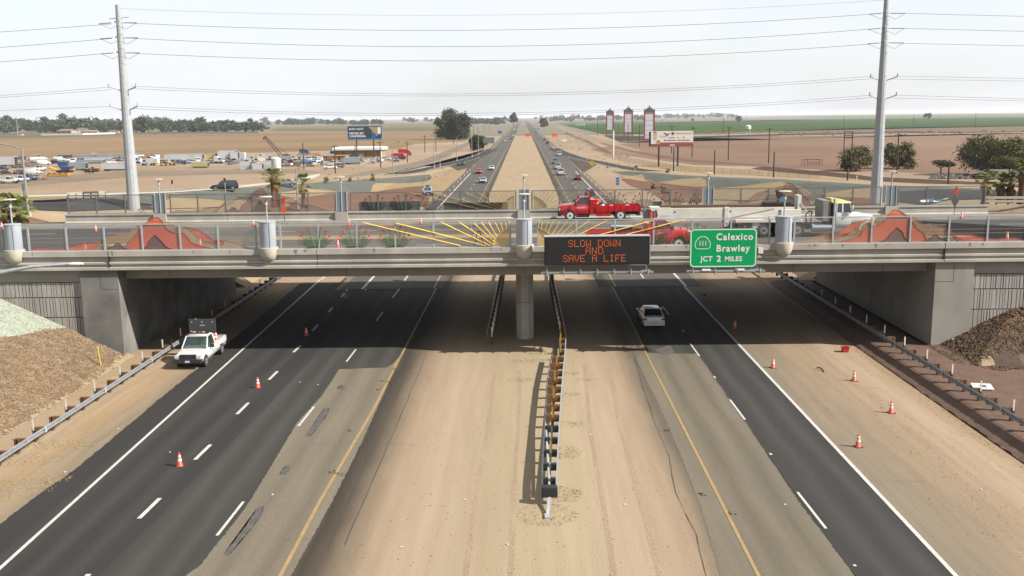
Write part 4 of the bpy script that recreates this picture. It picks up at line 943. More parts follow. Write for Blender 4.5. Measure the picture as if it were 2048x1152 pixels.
# ================================================================== CONES
def make_cone(loc, label, group='orange cones on the left carriageway'):
    rt = thing('traffic_cone', label, 'cone', loc, group=group)
    m = MB(); m.box((0, 0, .02), (.40, .40, .04)); m.build('base', mat('cone_base', (.03, .022, .02), .8), rt, bevel=.01)
    m = MB(); m.lathe([(.165, .042), (.14, .06), (.045, .70), (.03, .72)], n=14); m.build('body', M_orange, rt, 50)
    for a, b in ((.30, .43), (.50, .60)):
        f = lambda z: .1425-(.0975)*(z-.06)/.64
        m = MB(); m.lathe([(f(a)+.004, a), (f(b)+.004, b)], n=14); m.build('collar', M_reflw, rt, 50)
    return rt
GL, GR, GB = 'orange cones on the left carriageway', 'orange cones on the right shoulder', 'orange cones on the bridge deck'
cone = make_cone(P(360, 933), 'nearest orange cone on the left road, in front of the pickup', GL)
def put(px, py, z, label, group, sc=1.0):
    q = P(px, py, z); return dup(cone, q, random.uniform(-.3, .3), label, group, sc)
put(516, 776, 0, 'orange cone on the left road, second from the camera', GL)
put(613, 672, 0, 'orange cone at the bridge shadow on the left road', GL)
put(691, 601, 0, 'orange cone deep under the bridge on the left road', GL)
for px, py, lab in ((1716, 894, 'nearest orange cone on the right shoulder'), (1782, 826, 'orange cone farthest out on the right dirt, nearest the guardrail'), (1708, 762, 'orange cone on the right dirt beside the black rubber strip'), (1546, 736, 'orange cone on the right shoulder close to the white line in sun'),
                    (1470, 658, 'orange cone on the right shoulder inside the bridge shadow'), (1409, 591, 'farthest orange cone in the bridge shadow at right')): put(px, py, 0, lab, GR)
for px, py, lab in ((676, 495, 'orange cone between the first two red flowered shrubs'), (4, 458, 'orange cone on the deck at the left picture edge'), (192, 463, 'orange cone on the deck left of the near mountains'), (171, 503, 'orange cone behind the low red hills at left'),
                    (507, 452, 'orange cone beside the near drum pylon left of the flowers'), (698, 451, 'orange cone on the deck above the second flower shrub'), (842, 448, 'orange cone on the deck left of the sunburst'), (1923, 437, 'orange cone on the deck right of the dark road flag'), (2014, 480, 'orange cone behind the low red hills at right'), (401, 492, 'orange cone behind the left mountain foot')):
    put(px, py, ZD+.05, lab, GB, .95)
FL = 'white topped channelizer cones along the far roads'
post = MB(); post.m(M_orange); post.lathe([(.16, 0), (.16, .05), (.07, .06), (.06, .45)], n=8); post.m(M_reflw); post.lathe([(.065, .45), (.055, .8), (.06, .95), (.03, 1.0)], n=8)
chan = post.build('channelizer'); first = True
for px, py in ((890, 398), (899, 388), (908, 379), (916, 369), (921, 362), (929, 355), (935, 349), (940, 344), (946, 336), (950, 333), (1161, 347), (1169, 353), (1175, 359), (1183, 368), (1192, 376), (1201, 386), (1211, 396)):
    o = chan if first else dup(chan, (0, 0, 0))
    first = False; o.location = P(px, py); tag(o, 'slim orange and white channelizer beside the far left roadway' if px < 1000 else 'slim orange and white channelizer beside the far right roadway', 'channelizer', FL+(' left' if px < 1000 else ' right'))

# ================================================================== VEHICLES
def paint(r, g, b, k=.75, nm=None): return mat('car_paint_%d_%d_%d' % (r, g, b), S(r, g, b, k), .35, 0, coat=.7)
class Kit:
    """collects a vehicle's parts; with detail off everything joins one small mesh"""
    def __init__(s, root, detail): s.root = root; s.detail = detail; s.items = []; s.one = MB() if not detail else None
    def part(s, name, mt, parent=None, smooth=None, bevel=0):
        if not s.detail: return s.one.m(mt)
        m = MB(); s.items.append([name, mt, parent, smooth, bevel, m]); return m
    def last(s): return len(s.items)-1
    def done(s, name=None):
        if not s.detail: return s.one.build(name, None, None, 35)
        objs = []
        for name, mt, parent, smooth, bevel, m in s.items:
            objs.append(m.build(name, mt, s.root if parent is None else objs[parent], smooth, bevel))
        return s.root
def wheel(k, x, y, r, wd, rim=None, dual=False):
    sg = 1 if y > 0 else -1
    m = k.part('wheel', M_tyre, None, 40); n = 18 if k.detail else 8
    m.cyl((x, y-wd/2, r), (x, y+wd/2, r), r, r, n); i = k.last() if k.detail else None
    m = k.part('rim', rim or M_rim, i, 40); m.cyl((x, y+sg*(wd/2-.03), r), (x, y+sg*(wd/2+.012), r), r*.62, r*.58, n)
    if k.detail:
        m = k.part('hub', M_dark, i); m.cyl((x, y+sg*wd/2, r), (x, y+sg*(wd/2+.03), r), r*.22, r*.16, 10)
def shell(m, st, zb):
    rings = []
    for x, w_, zt, *zz in st:
        b = zz[0] if zz else zb
        h = [(w_*.86, b), (w_*.985, b+.14), (w_, b+.34), (w_*.985, zt-.14), (w_*.90, zt-.015)]
        rings.append([(x, y, z) for y, z in h]+[(x, 0, zt+.015)]+[(x, -y, z) for y, z in h[::-1]])
    m.loft(rings)
def house(k, body, glass, xr0, xr1, xf1, xf0, zb, zt, wb, wt, roofm, pil=.05):
    """greenhouse: xr0..xf0 at the belt, xr1..xf1 at the roof"""
    c = [Vector(p) for p in ((xr0, wb, zb), (xr0, -wb, zb), (xf0, -wb, zb), (xf0, wb, zb))]; t = [Vector(p) for p in ((xr1, wt, zt), (xr1, -wt, zt), (xf1, -wt, zt), (xf1, wt, zt))]
    for nm, ids in (('rear_window', (0, 1)), ('side_window', (1, 2)), ('windshield', (2, 3)), ('side_window', (3, 0))):
        a, b = ids; m = k.part(nm, glass); m.add([c[a], c[b], t[b], t[a]], [(0, 1, 2, 3)])
    m = body
    if not k.detail: m = k.part('b', roofm)
    for a, b in zip(c, t): m.bar(a-Vector((0, 0, .03)), b, pil*1.5, pil*1.5)
    if abs(xf1-xr1) > 1.0:
        xm = (xr1*.55+xf1*.45); xb = (xr0*.5+xf0*.5)
        for s in (-1, 1): m.bar((xm, s*wb*.995, zb-.02), (xm, s*wt, zt), pil*1.4, pil)
    m.loft([[(xr1-.06, y, z) for y, z in ((-wt-.02, zt-.03), (-wt*.9, zt+.035), (wt*.9, zt+.035), (wt+.02, zt-.03))], [((xr1+xf1)/2, y, z+.03) for y, z in ((-wt-.03, zt-.03), (-wt*.9, zt+.04), (wt*.9, zt+.04), (wt+.03, zt-.03))], [(xf1+.05, y, z) for y, z in ((-wt-.02, zt-.03), (-wt*.9, zt+.02), (wt*.9, zt+.02), (wt+.02, zt-.03))]])
def vehicle(kind, pt, loc, rz, label, name, cat, detail=False, group=None):
    root = thing(name, label, cat, loc, rz, group) if detail else None
    k = Kit(root, detail)
    if kind == 'sedan':
        body = k.part('body', pt, None, 40)
        shell(body, [(-2.36, .74, .82, .34), (-2.28, .84, .97, .26), (-1.9, .89, 1.0, .2), (-1.2, .905, .99), (0, .91, .97), (.9, .905, .97), (1.5, .895, .90), (2.0, .85, .80), (2.28, .76, .68, .26), (2.36, .66, .58, .34)], .2)
        house(k, body, M_glass, -1.72, -.95, .28, 1.12, .975, 1.43, .80, .60, pt)
        wh, xs, wr = .80, (-1.38, 1.42), .325
        if detail:
            for s in (-1, 1):
                k.part('taillight', M_taillight).prism([(s*.82, .72), (s*.52, .74), (s*.66, .88), (s*.85, .93)], -2.39, -2.25, 'X')
                k.part('headlight', M_lampglass).prism([(s*.45, .58), (s*.76, .60), (s*.78, .74), (s*.5, .70)], 2.2, 2.33, 'X')
                mi = k.part('mirror', pt); mi.box((.85, s*.99, 1.02), (.12, .2, .14))
            k.part('bumper', pt, None, 40, .03).prism([(-.84, .28), (.84, .28), (.86, .56), (-.86, .56)], -2.44, -2.2, 'X')
            k.part('plate', M_plate).b2(-2.455, -2.43, -.17, .17, .44, .56)
            k.part('trim', M_dark).b2(-2.452, -2.42, -.2, .2, .57, .585)
        else:
            for s in (-1, 1): k.part('t', M_taillight).b2(-2.38, -2.3, s*.82, s*.52, .72, .88); k.part('h', M_lampglass).b2(2.2, 2.35, s*.74, s*.45, .56, .70)
            k.part('g', M_dark).b2(2.28, 2.37, -.4, .4, .36, .56)
    elif kind == 'suv':
        body = k.part('body', pt, None, 40)
        shell(body, [(-2.38, .84, 1.08, .4), (-2.3, .92, 1.12, .3), (-1.4, .96, 1.13), (0, .97, 1.11), (.95, .96, 1.10), (1.6, .94, 1.03), (2.15, .88, .93, .3), (2.36, .76, .78, .4)], .27)
        house(k, body, M_glass, -2.26, -1.98, .25, .98, 1.11, 1.68, .86, .68, pt)
        if True:
            for s in (-1, 1): k.part('taillight', M_taillight).b2(-2.4, -2.3, s*.9, s*.72, .85, 1.2); k.part('headlight', M_lampglass).b2(2.16, 2.37, s*.82, s*.5, .74, .9)
            k.part('grille', M_dark).b2(2.25, 2.385, -.45, .45, .55, .8)
        wh, xs, wr = .86, (-1.42, 1.45), .37
    elif kind == 'pickup':
        body = k.part('body', pt, None, 40)
        shell(body, [(-2.9, .88, .82, .5), (-2.8, .95, .86, .42), (-.5, .97, .86), (-.45, .98, 1.16), (.35, .98, 1.17), (1.05, .97, 1.17), (1.25, .96, 1.16), (2.2, .94, 1.08), (2.72, .90, 1.0, .42), (2.82, .84, .94, .5)], .38)
        for s in (-1, 1): body.b2(-2.88, -.46, s*.84, s*.965, .8, 1.22)
        body.b2(-2.9, -2.78, -.9, .9, .8, 1.22)
        k.part('bed_floor', M_black).b2(-2.8, -.5, -.82, .82, .84, .9)
        house(k, body, M_glass, -.44, -.28, .66, 1.36, 1.16, 1.90, .89, .75, pt)
        for s in (-1, 1):
            k.part('headlight', M_lampglass).prism([(s*.58, .80), (s*.90, .80), (s*.91, 1.0), (s*.62, .98)], 2.5, 2.84, 'X'); k.part('taillight', M_taillight).b2(-2.92, -2.85, s*.96, s*.84, .85, 1.18)
        k.part('grille', M_black).prism([(-.60, .74), (.60, .74), (.57, 1.03), (-.57, 1.03)], 2.6, 2.85, 'X')
        k.part('bumper', M_dark, None, None, .03 if detail else 0).b2(2.55, 2.95, -.95, .95, .45, .74)
        wh, xs, wr = .84, (-1.72, 1.90), .39
    elif kind == 'van':
        body = k.part('body', pt, None, 40)
        shell(body, [(-2.6, .92, 1.95, .4), (-2.5, .98, 2.05, .3), (.9, .98, 2.08), (1.3, .98, 2.0)], .3)
        shell(body, [(1.3, .98, 1.35), (2.0, .95, 1.15), (2.5, .85, .95, .4)], .3)
        k.part('windshield', M_glass).add([(1.32, -.85, 1.3), (1.32, .85, 1.3), (1.31, .8, 1.9), (1.31, -.8, 1.9)], [(0, 1, 2, 3)])
        wh, xs, wr = .86, (-1.6, 1.6), .36
    for x in xs:
        for s in (-1, 1):
            k.part('wheel_arch', M_black).cyl((x, s*(wh-.1), wr+.02), (x, s*(wh+.122), wr+.02), wr*1.16, wr*1.16, 14 if detail else 8)
            wheel(k, x, s*(wh+.03), wr, .24)
    if not detail:
        o = k.done(name); o.location = loc; o.rotation_euler = (0, 0, rz); return tag(o, label, cat, group)
    k.done(); return root
TOWARD, AWAY = R(-90), R(90)

# white work pickup on the left shoulder, with its arrow board
PKX, PKY = -23.35, 64.6+2.95
pk = vehicle('pickup', paint(240, 240, 238, .78), (PKX, PKY, 0.01), TOWARD, 'white work pickup parked on the left shoulder with a raised arrow board', 'pickup_truck', 'pickup', True)
def add(root, name, mt, fn, bevel=0, smooth=None, parent=None):
    m = MB(); fn(m); return m.build(name, mt, parent or root, smooth, bevel)
add(pk, 'plate', M_plate, lambda m: m.b2(2.952, 2.965, -.16, .16, .53, .66))
add(pk, 'emblem', mat('emblem_blue', S(26, 50, 120), .3), lambda m: m.prism([(.13*math.cos(t), .88+.05*math.sin(t)) for t in np.linspace(0, 6.28, 14)[:-1]], 2.845, 2.86, 'X'))
for s in (-1, 1): add(pk, 'mirror', M_black, lambda m: m.box((.82, s*1.1, 1.24), (.14, .26, .22)), .02)
add(pk, 'door_lettering', mat('grey_lettering', (.12, .12, .13), .6), lambda m: [m.b2(.1+i*.06, .6-j*.05, .981, .983, .98-.09*j, 1.01-.09*j) for i, j in ((0, 0), (1, 1), (0, 2), (1, 3))])
add(pk, 'light_bar', M_black, lambda m: m.box((.1, 0, 2.01), (.28, 1.3, .1)), .02)
for yy, mm in ((-.35, M_reflw), (.0, M_orange), (.3, M_reflw), (-.55, M_orange)): add(pk, 'beacon', mm, lambda m: m.box((.12, yy, 2.07), (.12, .16, .05)))
ab = thing('arrow_board', 'dark arrow board raised behind the white pickup cab', 'arrow board', (PKX-.05, PKY+.75, 1.84))
add(ab, 'panel', mat('arrow_panel', (.028, .03, .03), .6), lambda m: m.box((0, 0, .52), (1.95, .08, 1.0)), .01)
add(ab, 'frame', M_dark, lambda m: [m.bar((x, .1, -.85), (x, .06, .5), .07) for x in (-.7, .7)])
for x, z in ((-.75, .8), (0, .8), (.75, .8), (-.8, .12), (-.45, 1.03)): add(ab, 'lamp', M_galv2, lambda m: m.cyl((x, -.07, z), (x, -.04, z), .05, .05, 8))
add(ab, 'handle', M_galv2, lambda m: m.box((0, -.05, .55), (.34, .02, .07)))
# stacked cones and barrels in its bed
for i, (dx, dy, s) in enumerate(((-.45, 1.5, 1.25), (-.55, 1.85, 1.1), (-.25, 1.8, 1.15))): dup(cone, (PKX-dx, PKY+dy-.1, .91), .2*i, ('tall orange cone standing in the pickup bed behind the arrow board', 'orange cone leaning at the pickup bed side', 'orange cone in the middle of the pickup bed')[i], 'orange cones in the pickup bed', s)
# two workers in the cab
def person(loc, rz, label, vest, par=None):
    """seated person from a skinned skeleton"""
    me = bpy.data.meshes.new('person'); pts = [(0, 0, 0), (0, 0, .28), (0, 0, .5), (.02, 0, .60), (.03, 0, .68), (.04, 0, .80), (0, .2, .48), (.12, .27, .24), (.36, .2, .26), (0, -.2, .48), (.12, -.27, .24), (.36, -.2, .26), (.18, .1, 0), (.45, .12, .02), (.18, -.1, 0), (.45, -.12, .02)]
    ed = [(0, 1), (1, 2), (2, 3), (3, 4), (4, 5), (2, 6), (6, 7), (7, 8), (2, 9), (9, 10), (10, 11), (0, 12), (12, 13), (0, 14), (14, 15)]
    me.from_pydata(pts, ed, []); o = bpy.data.objects.new('person', me); COL.objects.link(o)
    sk = o.modifiers.new('skin', 'SKIN'); sv = me.skin_vertices[0].data
    for i, r in enumerate((.16, .17, .17, .06, .09, .09, .07, .05, .04, .07, .05, .04, .1, .08, .1, .08)): sv[i].radius = (r, r)
    sv[0].use_root = True
    o.modifiers.new('sub', 'SUBSURF').levels = 1; me.materials.append(vest); o.location = loc; o.rotation_euler = (0, 0, rz)
    return tag(o, label, 'person')
M_hiv = mat('hi_vis_green', S(120, 220, 60, .7), .8)
ws = [c for c in pk.children if c.name.startswith(('windshield', 'side_window', 'rear_window'))]
gcl = mat('cab_glass', (.02, .03, .03), .05, 0, spec=.8, alpha=.62)
for c in ws: c.data.materials[0] = gcl
add(pk, 'seat', M_dark, lambda m: (m.box((-.2, 0, 1.25), (.15, 1.3, .9)), m.box((.1, 0, .95), (.6, 1.3, .2))), .02)
for yy, lab in ((.38, 'person in a bright green work vest behind the pickup wheel'), (-.38, 'person in a bright green vest in the pickup passenger seat')):
    h = person((PKX+yy*1.0, PKY-.08, 1.02), TOWARD, lab, M_hiv)
    add(h, 'head', mat('skin', S(176, 124, 96, .7), .6), lambda m: m.lathe([(.03, .64), (.07, .66), (.088, .72), (.09, .78), (.07, .83), (.02, .86)], (.035, 0, 0), 12), 0, 60)
    add(h, 'cap', mat('cap_white', S(225, 220, 200, .7), .7), lambda m: m.lathe([(.1, .79), (.095, .84), (.05, .885), (.01, .89)], (.03, 0, 0), 12), 0, 60)

# white sedan under the bridge
p = P(1307, 658); vehicle('sedan', paint(226, 230, 232, .95), (p.x+.05, p.y+2.3, .01), AWAY, 'white sedan driving away in the bridge shadow on the right road', 'sedan_car', 'car', True)

M_rimw = mat('truck_rim', S(226, 226, 226, .9), .35, .2)
# red flatbed trucks on the bridge
def flatbed(loc, rz, label, dirty=1.0, name='flatbed_truck', gear=True):
    rt = thing(name, label, 'truck', loc, rz); k = Kit(rt, True)
    b = k.part('cab', M_red, None, 40)           # x measured back from the front bumper (x=0), forward = +x
    shell(b, [(-2.95, 1.0, 1.6, .55), (-2.8, 1.03, 1.62), (-1.55, 1.03, 1.62), (-1.3, 1.0, 1.60), (-.5, .97, 1.54), (-.12, .95, 1.46), (-.02, .9, 1.38, .66)], .58)
    house(k, b, M_glass, -2.86, -2.8, -2.05, -1.42, 1.6, 2.24, .95, .80, M_red, .07)
    for s in (-1, 1):
        f = k.part('fender', M_red, None, 40); f.prism([(-1.04+.66*math.cos(t), .54+.66*math.sin(t)) for t in np.linspace(-.1, math.pi+.1, 12)]+[(-1.04+.54*math.cos(t), .54+.54*math.sin(t)) for t in np.linspace(math.pi+.1, -.1, 12)], s*.9, s*1.12, 'Y')
        k.part('mirror', M_dark).box((-1.55, s*1.25, 1.72), (.14, .22, .34))
        k.part('headlight', M_lampglass).b2(-.32, -.0, s*.93, s*.62, 1.0, 1.26)
        k.part('step', M_black).b2(-2.9, -1.65, s*1.03, s*.8, .36, .58)
        k.part('door_seam', M_dark).b2(-1.66, -1.64, s*1.036, s*1.0, .7, 1.6)
    k.part('grille', M_black).b2(-.1, .03, -.62, .62, .78, 1.28)
    k.part('bumper', M_black, None, None, .03).b2(-.2, .1, -1.05, 1.05, .45, .75)
    k.part('chassis', M_black).b2(-7.6, -.5, -.42, .42, .55, .85)
    t = k.part('tool_cabinet', M_red, None, None, .02); t.b2(-3.48, -2.98, -1.1, 1.1, .62, 2.05)
    r = k.part('headache_rack', M_red)
    for y in (-.95, -.45, .45, .95): r.b2(-3.0, -2.92, y-.05, y+.05, 2.05, 2.95)
    for z in (2.9, 2.6, 2.3): r.b2(-3.01, -2.91, -1.0, 1.0, z-.04, z+.04)
    k.part('flatbed', M_red, None, None, .01).b2(-7.85, -3.5, -1.15, 1.15, .88, 1.02)
    for s in (-1, 1):
        m = k.part('side_board', M_red); m.b2(-7.84, -3.52, s*1.13, s*1.17, 1.02, 1.46)
        for i in range(8): x = -3.6-i*.6; k.part('stake', M_red).b2(x-.06, x+.06, s*1.17, s*1.2, .9, 1.47)
        k.part('bed_cabinet', M_red, None, None, .01).b2(-4.95, -3.55, s*1.1, s*.7, .45, .87)
        k.part('mudguard', M_black).b2(-6.75, -6.72, s*1.1, s*.6, .25, .8)
        k.part('side_marker', M_orange).b2(-4.2, -4.05, s*1.215, s*1.2, .92, .98)
    k.part('tailboard', M_red).b2(-7.88, -7.83, -1.15, 1.15, 1.02, 1.46)
    k.part('tail_bumper', M_black).b2(-7.8, -7.5, -.9, .9, .45, .8)
    for s in (-1, 1):
        wheel(k, -1.04, s*.97, .53, .28, M_rimw); wheel(k, -5.9, s*.89, .53, .5, M_rimw)
    k.done()
    for s, rot in ((1, (R(90), 0, R(180))), (-1, (R(90), 0, 0))):
        text('ALCORN', .21, (-2.1 if s > 0 else -2.42, s*1.042, 1.22), M_reflw, rt, rot, 'CENTER', .006, .003)
    return rt
p = P(1117, 438.5, ZD+.05)
ft = flatbed((p.x, 94.0, ZD+.05), R(180), 'clean red flatbed truck facing left at the far side of the bridge deck')
fx = p.x
def loose(name, label, cat, X, Y, Z, builder, group=None):
    rt = thing(name, label, cat, (X, Y, Z), group=group); builder(rt); return rt
def bucket(rt): add(rt, 'pail', M_postw, lambda m: m.lathe([(.14, 0), (.17, .40), (.18, .42), (.16, .42)], n=14), 0, 40); add(rt, 'rim', M_galv2, lambda m: m.lathe([(.182, .36), (.182, .40)], n=14))
for dx, lab in ((5.05, 'white pail on the front red flatbed, nearest its blue drum'), (6.6, 'tall white pail near the tail of the far red flatbed')): loose('pail', lab, 'pail', fx+dx, 93.6, ZD+1.08, bucket, 'pails on the red flatbed')
loose('drum', 'blue topped drum standing on the far red flatbed', 'drum', fx+4.15, 93.5, ZD+1.08, lambda rt: (add(rt, 'body', M_postw, lambda m: m.lathe([(.24, 0), (.24, .55)], n=14), 0, 40), add(rt, 'lid', mat('lid_blue', S(60, 110, 160, .7), .5), lambda m: m.lathe([(.25, .55), (.25, .72), (.2, .74)], n=14), 0, 40)))
loose('barrel', 'orange and white traffic barrel behind the red tool cabinet', 'barrel', fx+3.75, 93.7, ZD+1.08, lambda rt: (add(rt, 'body', M_orange, lambda m: m.lathe([(.3, 0), (.28, .95), (.2, 1.0)], n=14), 0, 40), [add(rt, 'band', M_reflw, lambda m: m.lathe([(.304-.02*z, z), (.304-.02*(z+.14), z+.14)], n=14)) for z in (.2, .55)]))
loose('tray', 'low white box lying between the two pails on the red flatbed', 'box', fx+6.1, 93.6, ZD+1.08, lambda rt: add(rt, 'tub', M_postw, lambda m: m.box((0, 0, .1), (.5, .35, .2)), .02))
p2 = PY(1381, 485, 72.6)
flatbed((p2.x, 72.6, ZD+.05), R(0), 'red flatbed truck facing right behind the near screen fence')
loose('crate', 'dark equipment crate in the bed of the near red truck', 'crate', p2.x-5.2, 72.6, ZD+1.08, lambda rt: (add(rt, 'box', M_dark, lambda m: m.box((0, 0, .35), (1.5, .9, .7)), .03), add(rt, 'lid', M_galv2, lambda m: m.box((0, 0, .74), (1.55, .95, .06)))))

# white crane truck
YC = 80.2; bx = lambda px, py=440: PY(px, py, YC).x
zc_ = lambda py, px=1500: PY(px, py, YC).z
XF = bx(1742); rt = thing('crane_truck', 'white boom crane truck facing right on the bridge deck', 'crane truck', (XF, YC, ZD+.05)); k = Kit(rt, True)
M_wh = paint(236, 236, 228, .82); M_ywh = mat('boom_white', S(232, 228, 216, .92), .5, col2=S(214, 208, 194, .92), scale=.8, stretch=(1, 1, 2))
LX = lambda px: bx(px)-XF
hd = k.part('hood', M_wh, None, 40); shell(hd, [(-2.0, .95, 1.95, 1.0), (-1.2, .93, 1.88, 1.0), (-.3, .86, 1.72, .95), (0, .74, 1.55, .9)], 1.0)
cb = k.part('cab', M_wh, None, 40); shell(cb, [(-3.25, 1.08, 2.0, .7), (-3.2, 1.1, 2.02, .7), (-2.0, 1.1, 2.0, .7)], .7)
house(k, cb, M_glass, -3.25, -3.2, -2.15, -1.98, 2.0, 2.72, 1.05, .98, M_wh, .08)
k.part('roof_cap', mat('cap_lime', S(206, 206, 100, .75), .5), None, 50).loft([[(x, y*w_, z) for y, z in ((-1, 2.72), (-.8, 2.72+h), (.8, 2.72+h), (1, 2.72))] for x, w_, h in ((-3.6, .9, .36), (-3.1, .95, .34), (-2.5, .95, .22), (-1.95, .9, .06))])
k.part('sleeper', mat('sleeper_grey', S(150, 146, 138, .7), .6), None, None, .03).b2(-4.35, -3.7, -1.05, 1.05, 1.25, 2.95)
k.part('bulkhead', M_dark).b2(-3.7, -3.3, -1.0, 1.0, .9, 2.75)
for s in (-1, 1):
    k.part('exhaust_stack', M_galv2, None, 40).cyl((-3.42, s*1.12, .6), (-3.42, s*1.12, 3.1), .10, .09, 10)
    k.part('fuel_tank', M_chrome, None, 40).cyl((-5.2, s*.95, .72), (-3.5, s*.95, .72), .33, .33, 14)
    k.part('headlight', M_lampglass).b2(-.25, .02, s*.72, s*.48, 1.05, 1.3)
    f = k.part('fender', M_wh, None, 40); f.prism([(-.62+.68*math.cos(t), .54+.68*math.sin(t)) for t in np.linspace(.1, math.pi, 12)]+[(-.62+.58*math.cos(t), .54+.58*math.sin(t)) for t in np.linspace(math.pi, .1, 12)], s*.8, s*1.12, 'Y')
    f = k.part('mudguard', M_dark, None, 40); f.prism([(-6.35+.74*math.cos(t), .54+.70*math.sin(t)) for t in np.linspace(.3, 2.8, 12)]+[(-6.35+.68*math.cos(t), .54+.64*math.sin(t)) for t in np.linspace(2.8, .3, 12)], s*.7, s*1.15, 'Y')
    for x in (-.62,): wheel(k, x, s*.95, .54, .3)
    for x in (-6.35, -7.7, -8.3-.8): wheel(k, x, s*.88, .54, .5)
    k.part('mirror', M_chrome).box((-1.9, s*1.3, 2.3), (.08, .2, .5))
k.part('grille', M_chrome).b2(-.05, .03, -.5, .5, 1.0, 1.5)
k.part('bumper', M_chrome, None, None, .03).b2(-.2, .15, -1.1, 1.1, .5, .85)
k.part('chassis', M_dark).b2(-12.2, -.6, -.45, .45, .7, 1.05)
k.part('deck', M_ywh).b2(-11.4, -5.9, -1.15, 1.15, 1.22, 1.42)
k.part('hose_rack', M_dark).tube([(-4.9, .3, 1.0), (-4.8, .3, 1.9), (-5.2, .0, 2.0), (-5.5, -.3, 1.7), (-5.4, -.3, 1.0)], .05)
k.part('turret', M_ywh, None, None, .03).loft([[(x, y, z) for x, y in ((-7.6, -.55), (-5.95, -.55), (-5.95, .55), (-7.6, .55))] for z in (1.42, 2.2)])
k.part('mast', M_wh, None, None, .02).b2(-6.25, -5.95, -.5, .5, 1.9, 3.35)
k.part('stay', M_ywh).bar((-6.0, -.52, 2.7), (-5.0, -.52, 1.45), .07)
zb0, zb1 = zc_(440)-ZD-.05, zc_(414)-ZD-.05
bm_ = k.part('boom', M_ywh, None, None, .02); bm_.b2(LX(1310), LX(1585), -.45, .45, zb0, zb1)
k.part('boom_top', mat('boom_rust', S(110, 84, 66, .7), .8)).b2(LX(1320), LX(1585), -.3, .3, zb1+.005, zb1+.22)
k.part('boom_collar', M_ywh, None, None, .02).b2(LX(1446), LX(1455), -.52, .52, zb0-.5, zb1+.05)
hdp = k.part('boom_head', M_ywh, None, None, .02); hdp.b2(LX(1298), LX(1318), -.5, .5, zb0-.25, zb1+.12); hdp.b2(LX(1318), LX(1340), -.47, .47, zb0+.45, zb1+.05)
k.part('boom_plate', mat('plate_grey', S(160, 160, 166, .7), .5)).add([(LX(1287), -.3, zb1+.2), (LX(1296), -.3, zb1-.1), (LX(1297), -.3, zb0-.5), (LX(1286), -.3, zb0-.4), (LX(1287), .3, zb1+.2), (LX(1296), .3, zb1-.1), (LX(1297), .3, zb0-.5), (LX(1286), .3, zb0-.4)], [(0, 1, 2, 3), (7, 6, 5, 4), (0, 4, 5, 1), (1, 5, 6, 2), (2, 6, 7, 3), (3, 7, 4, 0)])
ch_ = k.part('chain', M_dwood); ch_.tube([(LX(1310), -.56, zb1-.1), (LX(1312), -.57, (zb0+zb1)/2), (LX(1309), -.56, zb0+.1)], .06)
for px in (1348, 1458, 1555): k.part('boom_pin', M_black).cyl((LX(px), -.47, zb1-.3), (LX(px), -.43, zb1-.3), .07, .07, 10)
k.part('cable', M_dark).bar((LX(1460), -.475, zb0+.25), (LX(1545), -.475, zb1-.12), .02)
k.part('winch', M_dark, None, None, .03).b2(LX(1525), LX(1578), -.4, .4, zb1+.22, zb1+.42)
k.part('winch_motor', mat('winch_blue', S(110, 130, 150, .7), .5), None, 40).cyl((LX(1562), -.35, zb1+.55), (LX(1562), .35, zb1+.55), .32, .32, 12)
k.part('seat', M_dark).prism([(LX(1550), zb1+1.35), (LX(1554), zb1+1.4), (LX(1572), zb1+.75), (LX(1568), zb1+.5), (LX(1554), zb1+.7)], -.3, .3, 'Y')
for s in (-1, 1):
    k.part('outrigger', M_ywh).b2(LX(1500), LX(1520), s*1.0, s*.6, .3, 1.25)
k.part('rear_box', M_dark).b2(LX(1515), LX(1535), -1.0, 1.0, .75, 1.2)
for a, b in ((1531, 1541), (1544, 1554), (1578, 1594)): k.part('tool_box', M_wh).b2(LX(a), LX(b), -1.17, -.8, 1.43, 1.75)
k.done()
# ================================================================== DISTANT TRAFFIC
def cars(lst, heading, side, zf=lambda p: .06):
    for kind, px, py, col, lab, *dh in lst:
        p = P(px, py, 0); rz = heading+(R(dh[0]) if dh else 0)
        vehicle(kind, paint(*col), (p.x, p.y+(2.2 if not dh else 0), .05), rz, lab, {'sedan': 'sedan_car', 'suv': 'suv_car', 'pickup': 'pickup_truck', 'van': 'van'}[kind], {'sedan': 'car', 'suv': 'car', 'pickup': 'pickup', 'van': 'van'}[kind], False, 'traffic on the far highway')
W_, SV, GY_, DK_, RD, BL = (238, 238, 236), (196, 200, 204), (120, 122, 126), (38, 40, 46), (170, 22, 38), (70, 92, 128)
cars([('sedan', 966, 367, SV, 'silver sedan coming forward nearest the far left fence'), ('sedan', 957, 348, (206, 30, 48), 'bright red sedan coming forward on the far left road'), ('sedan', 983, 341, W_, 'white sedan coming forward right behind the red sedan'),
      ('sedan', 1010, 284, W_, 'first white car of the oncoming queue beside the grey sign back'), ('suv', 1013, 278, SV, 'silver suv in the oncoming queue beyond the sign back'), ('pickup', 1016, 273, W_, 'white pickup in the oncoming left queue'), ('sedan', 1023, 279, (120, 24, 34), 'dark red car oncoming in the inner lane'),
      ('sedan', 1027, 273, W_, 'white car oncoming in the inner lane beyond the dark red car'), ('sedan', 1021, 270.5, GY_, 'grey car oncoming behind the white pickup'), ('suv', 1031, 265, DK_, 'black suv oncoming far down the left road'), ('van', 1028, 260, W_, 'white van oncoming far down the left road'),
      ('sedan', 1036, 258, W_, 'small white car far down the oncoming lanes'), ('sedan', 1034, 254.5, SV, 'small silver car far down the oncoming lanes'), ('van', 1039, 251, W_, 'tiny white van in the oncoming haze'), ('sedan', 1041, 248.5, W_, 'tiny white car at the oncoming vanishing point')], TOWARD, -1)
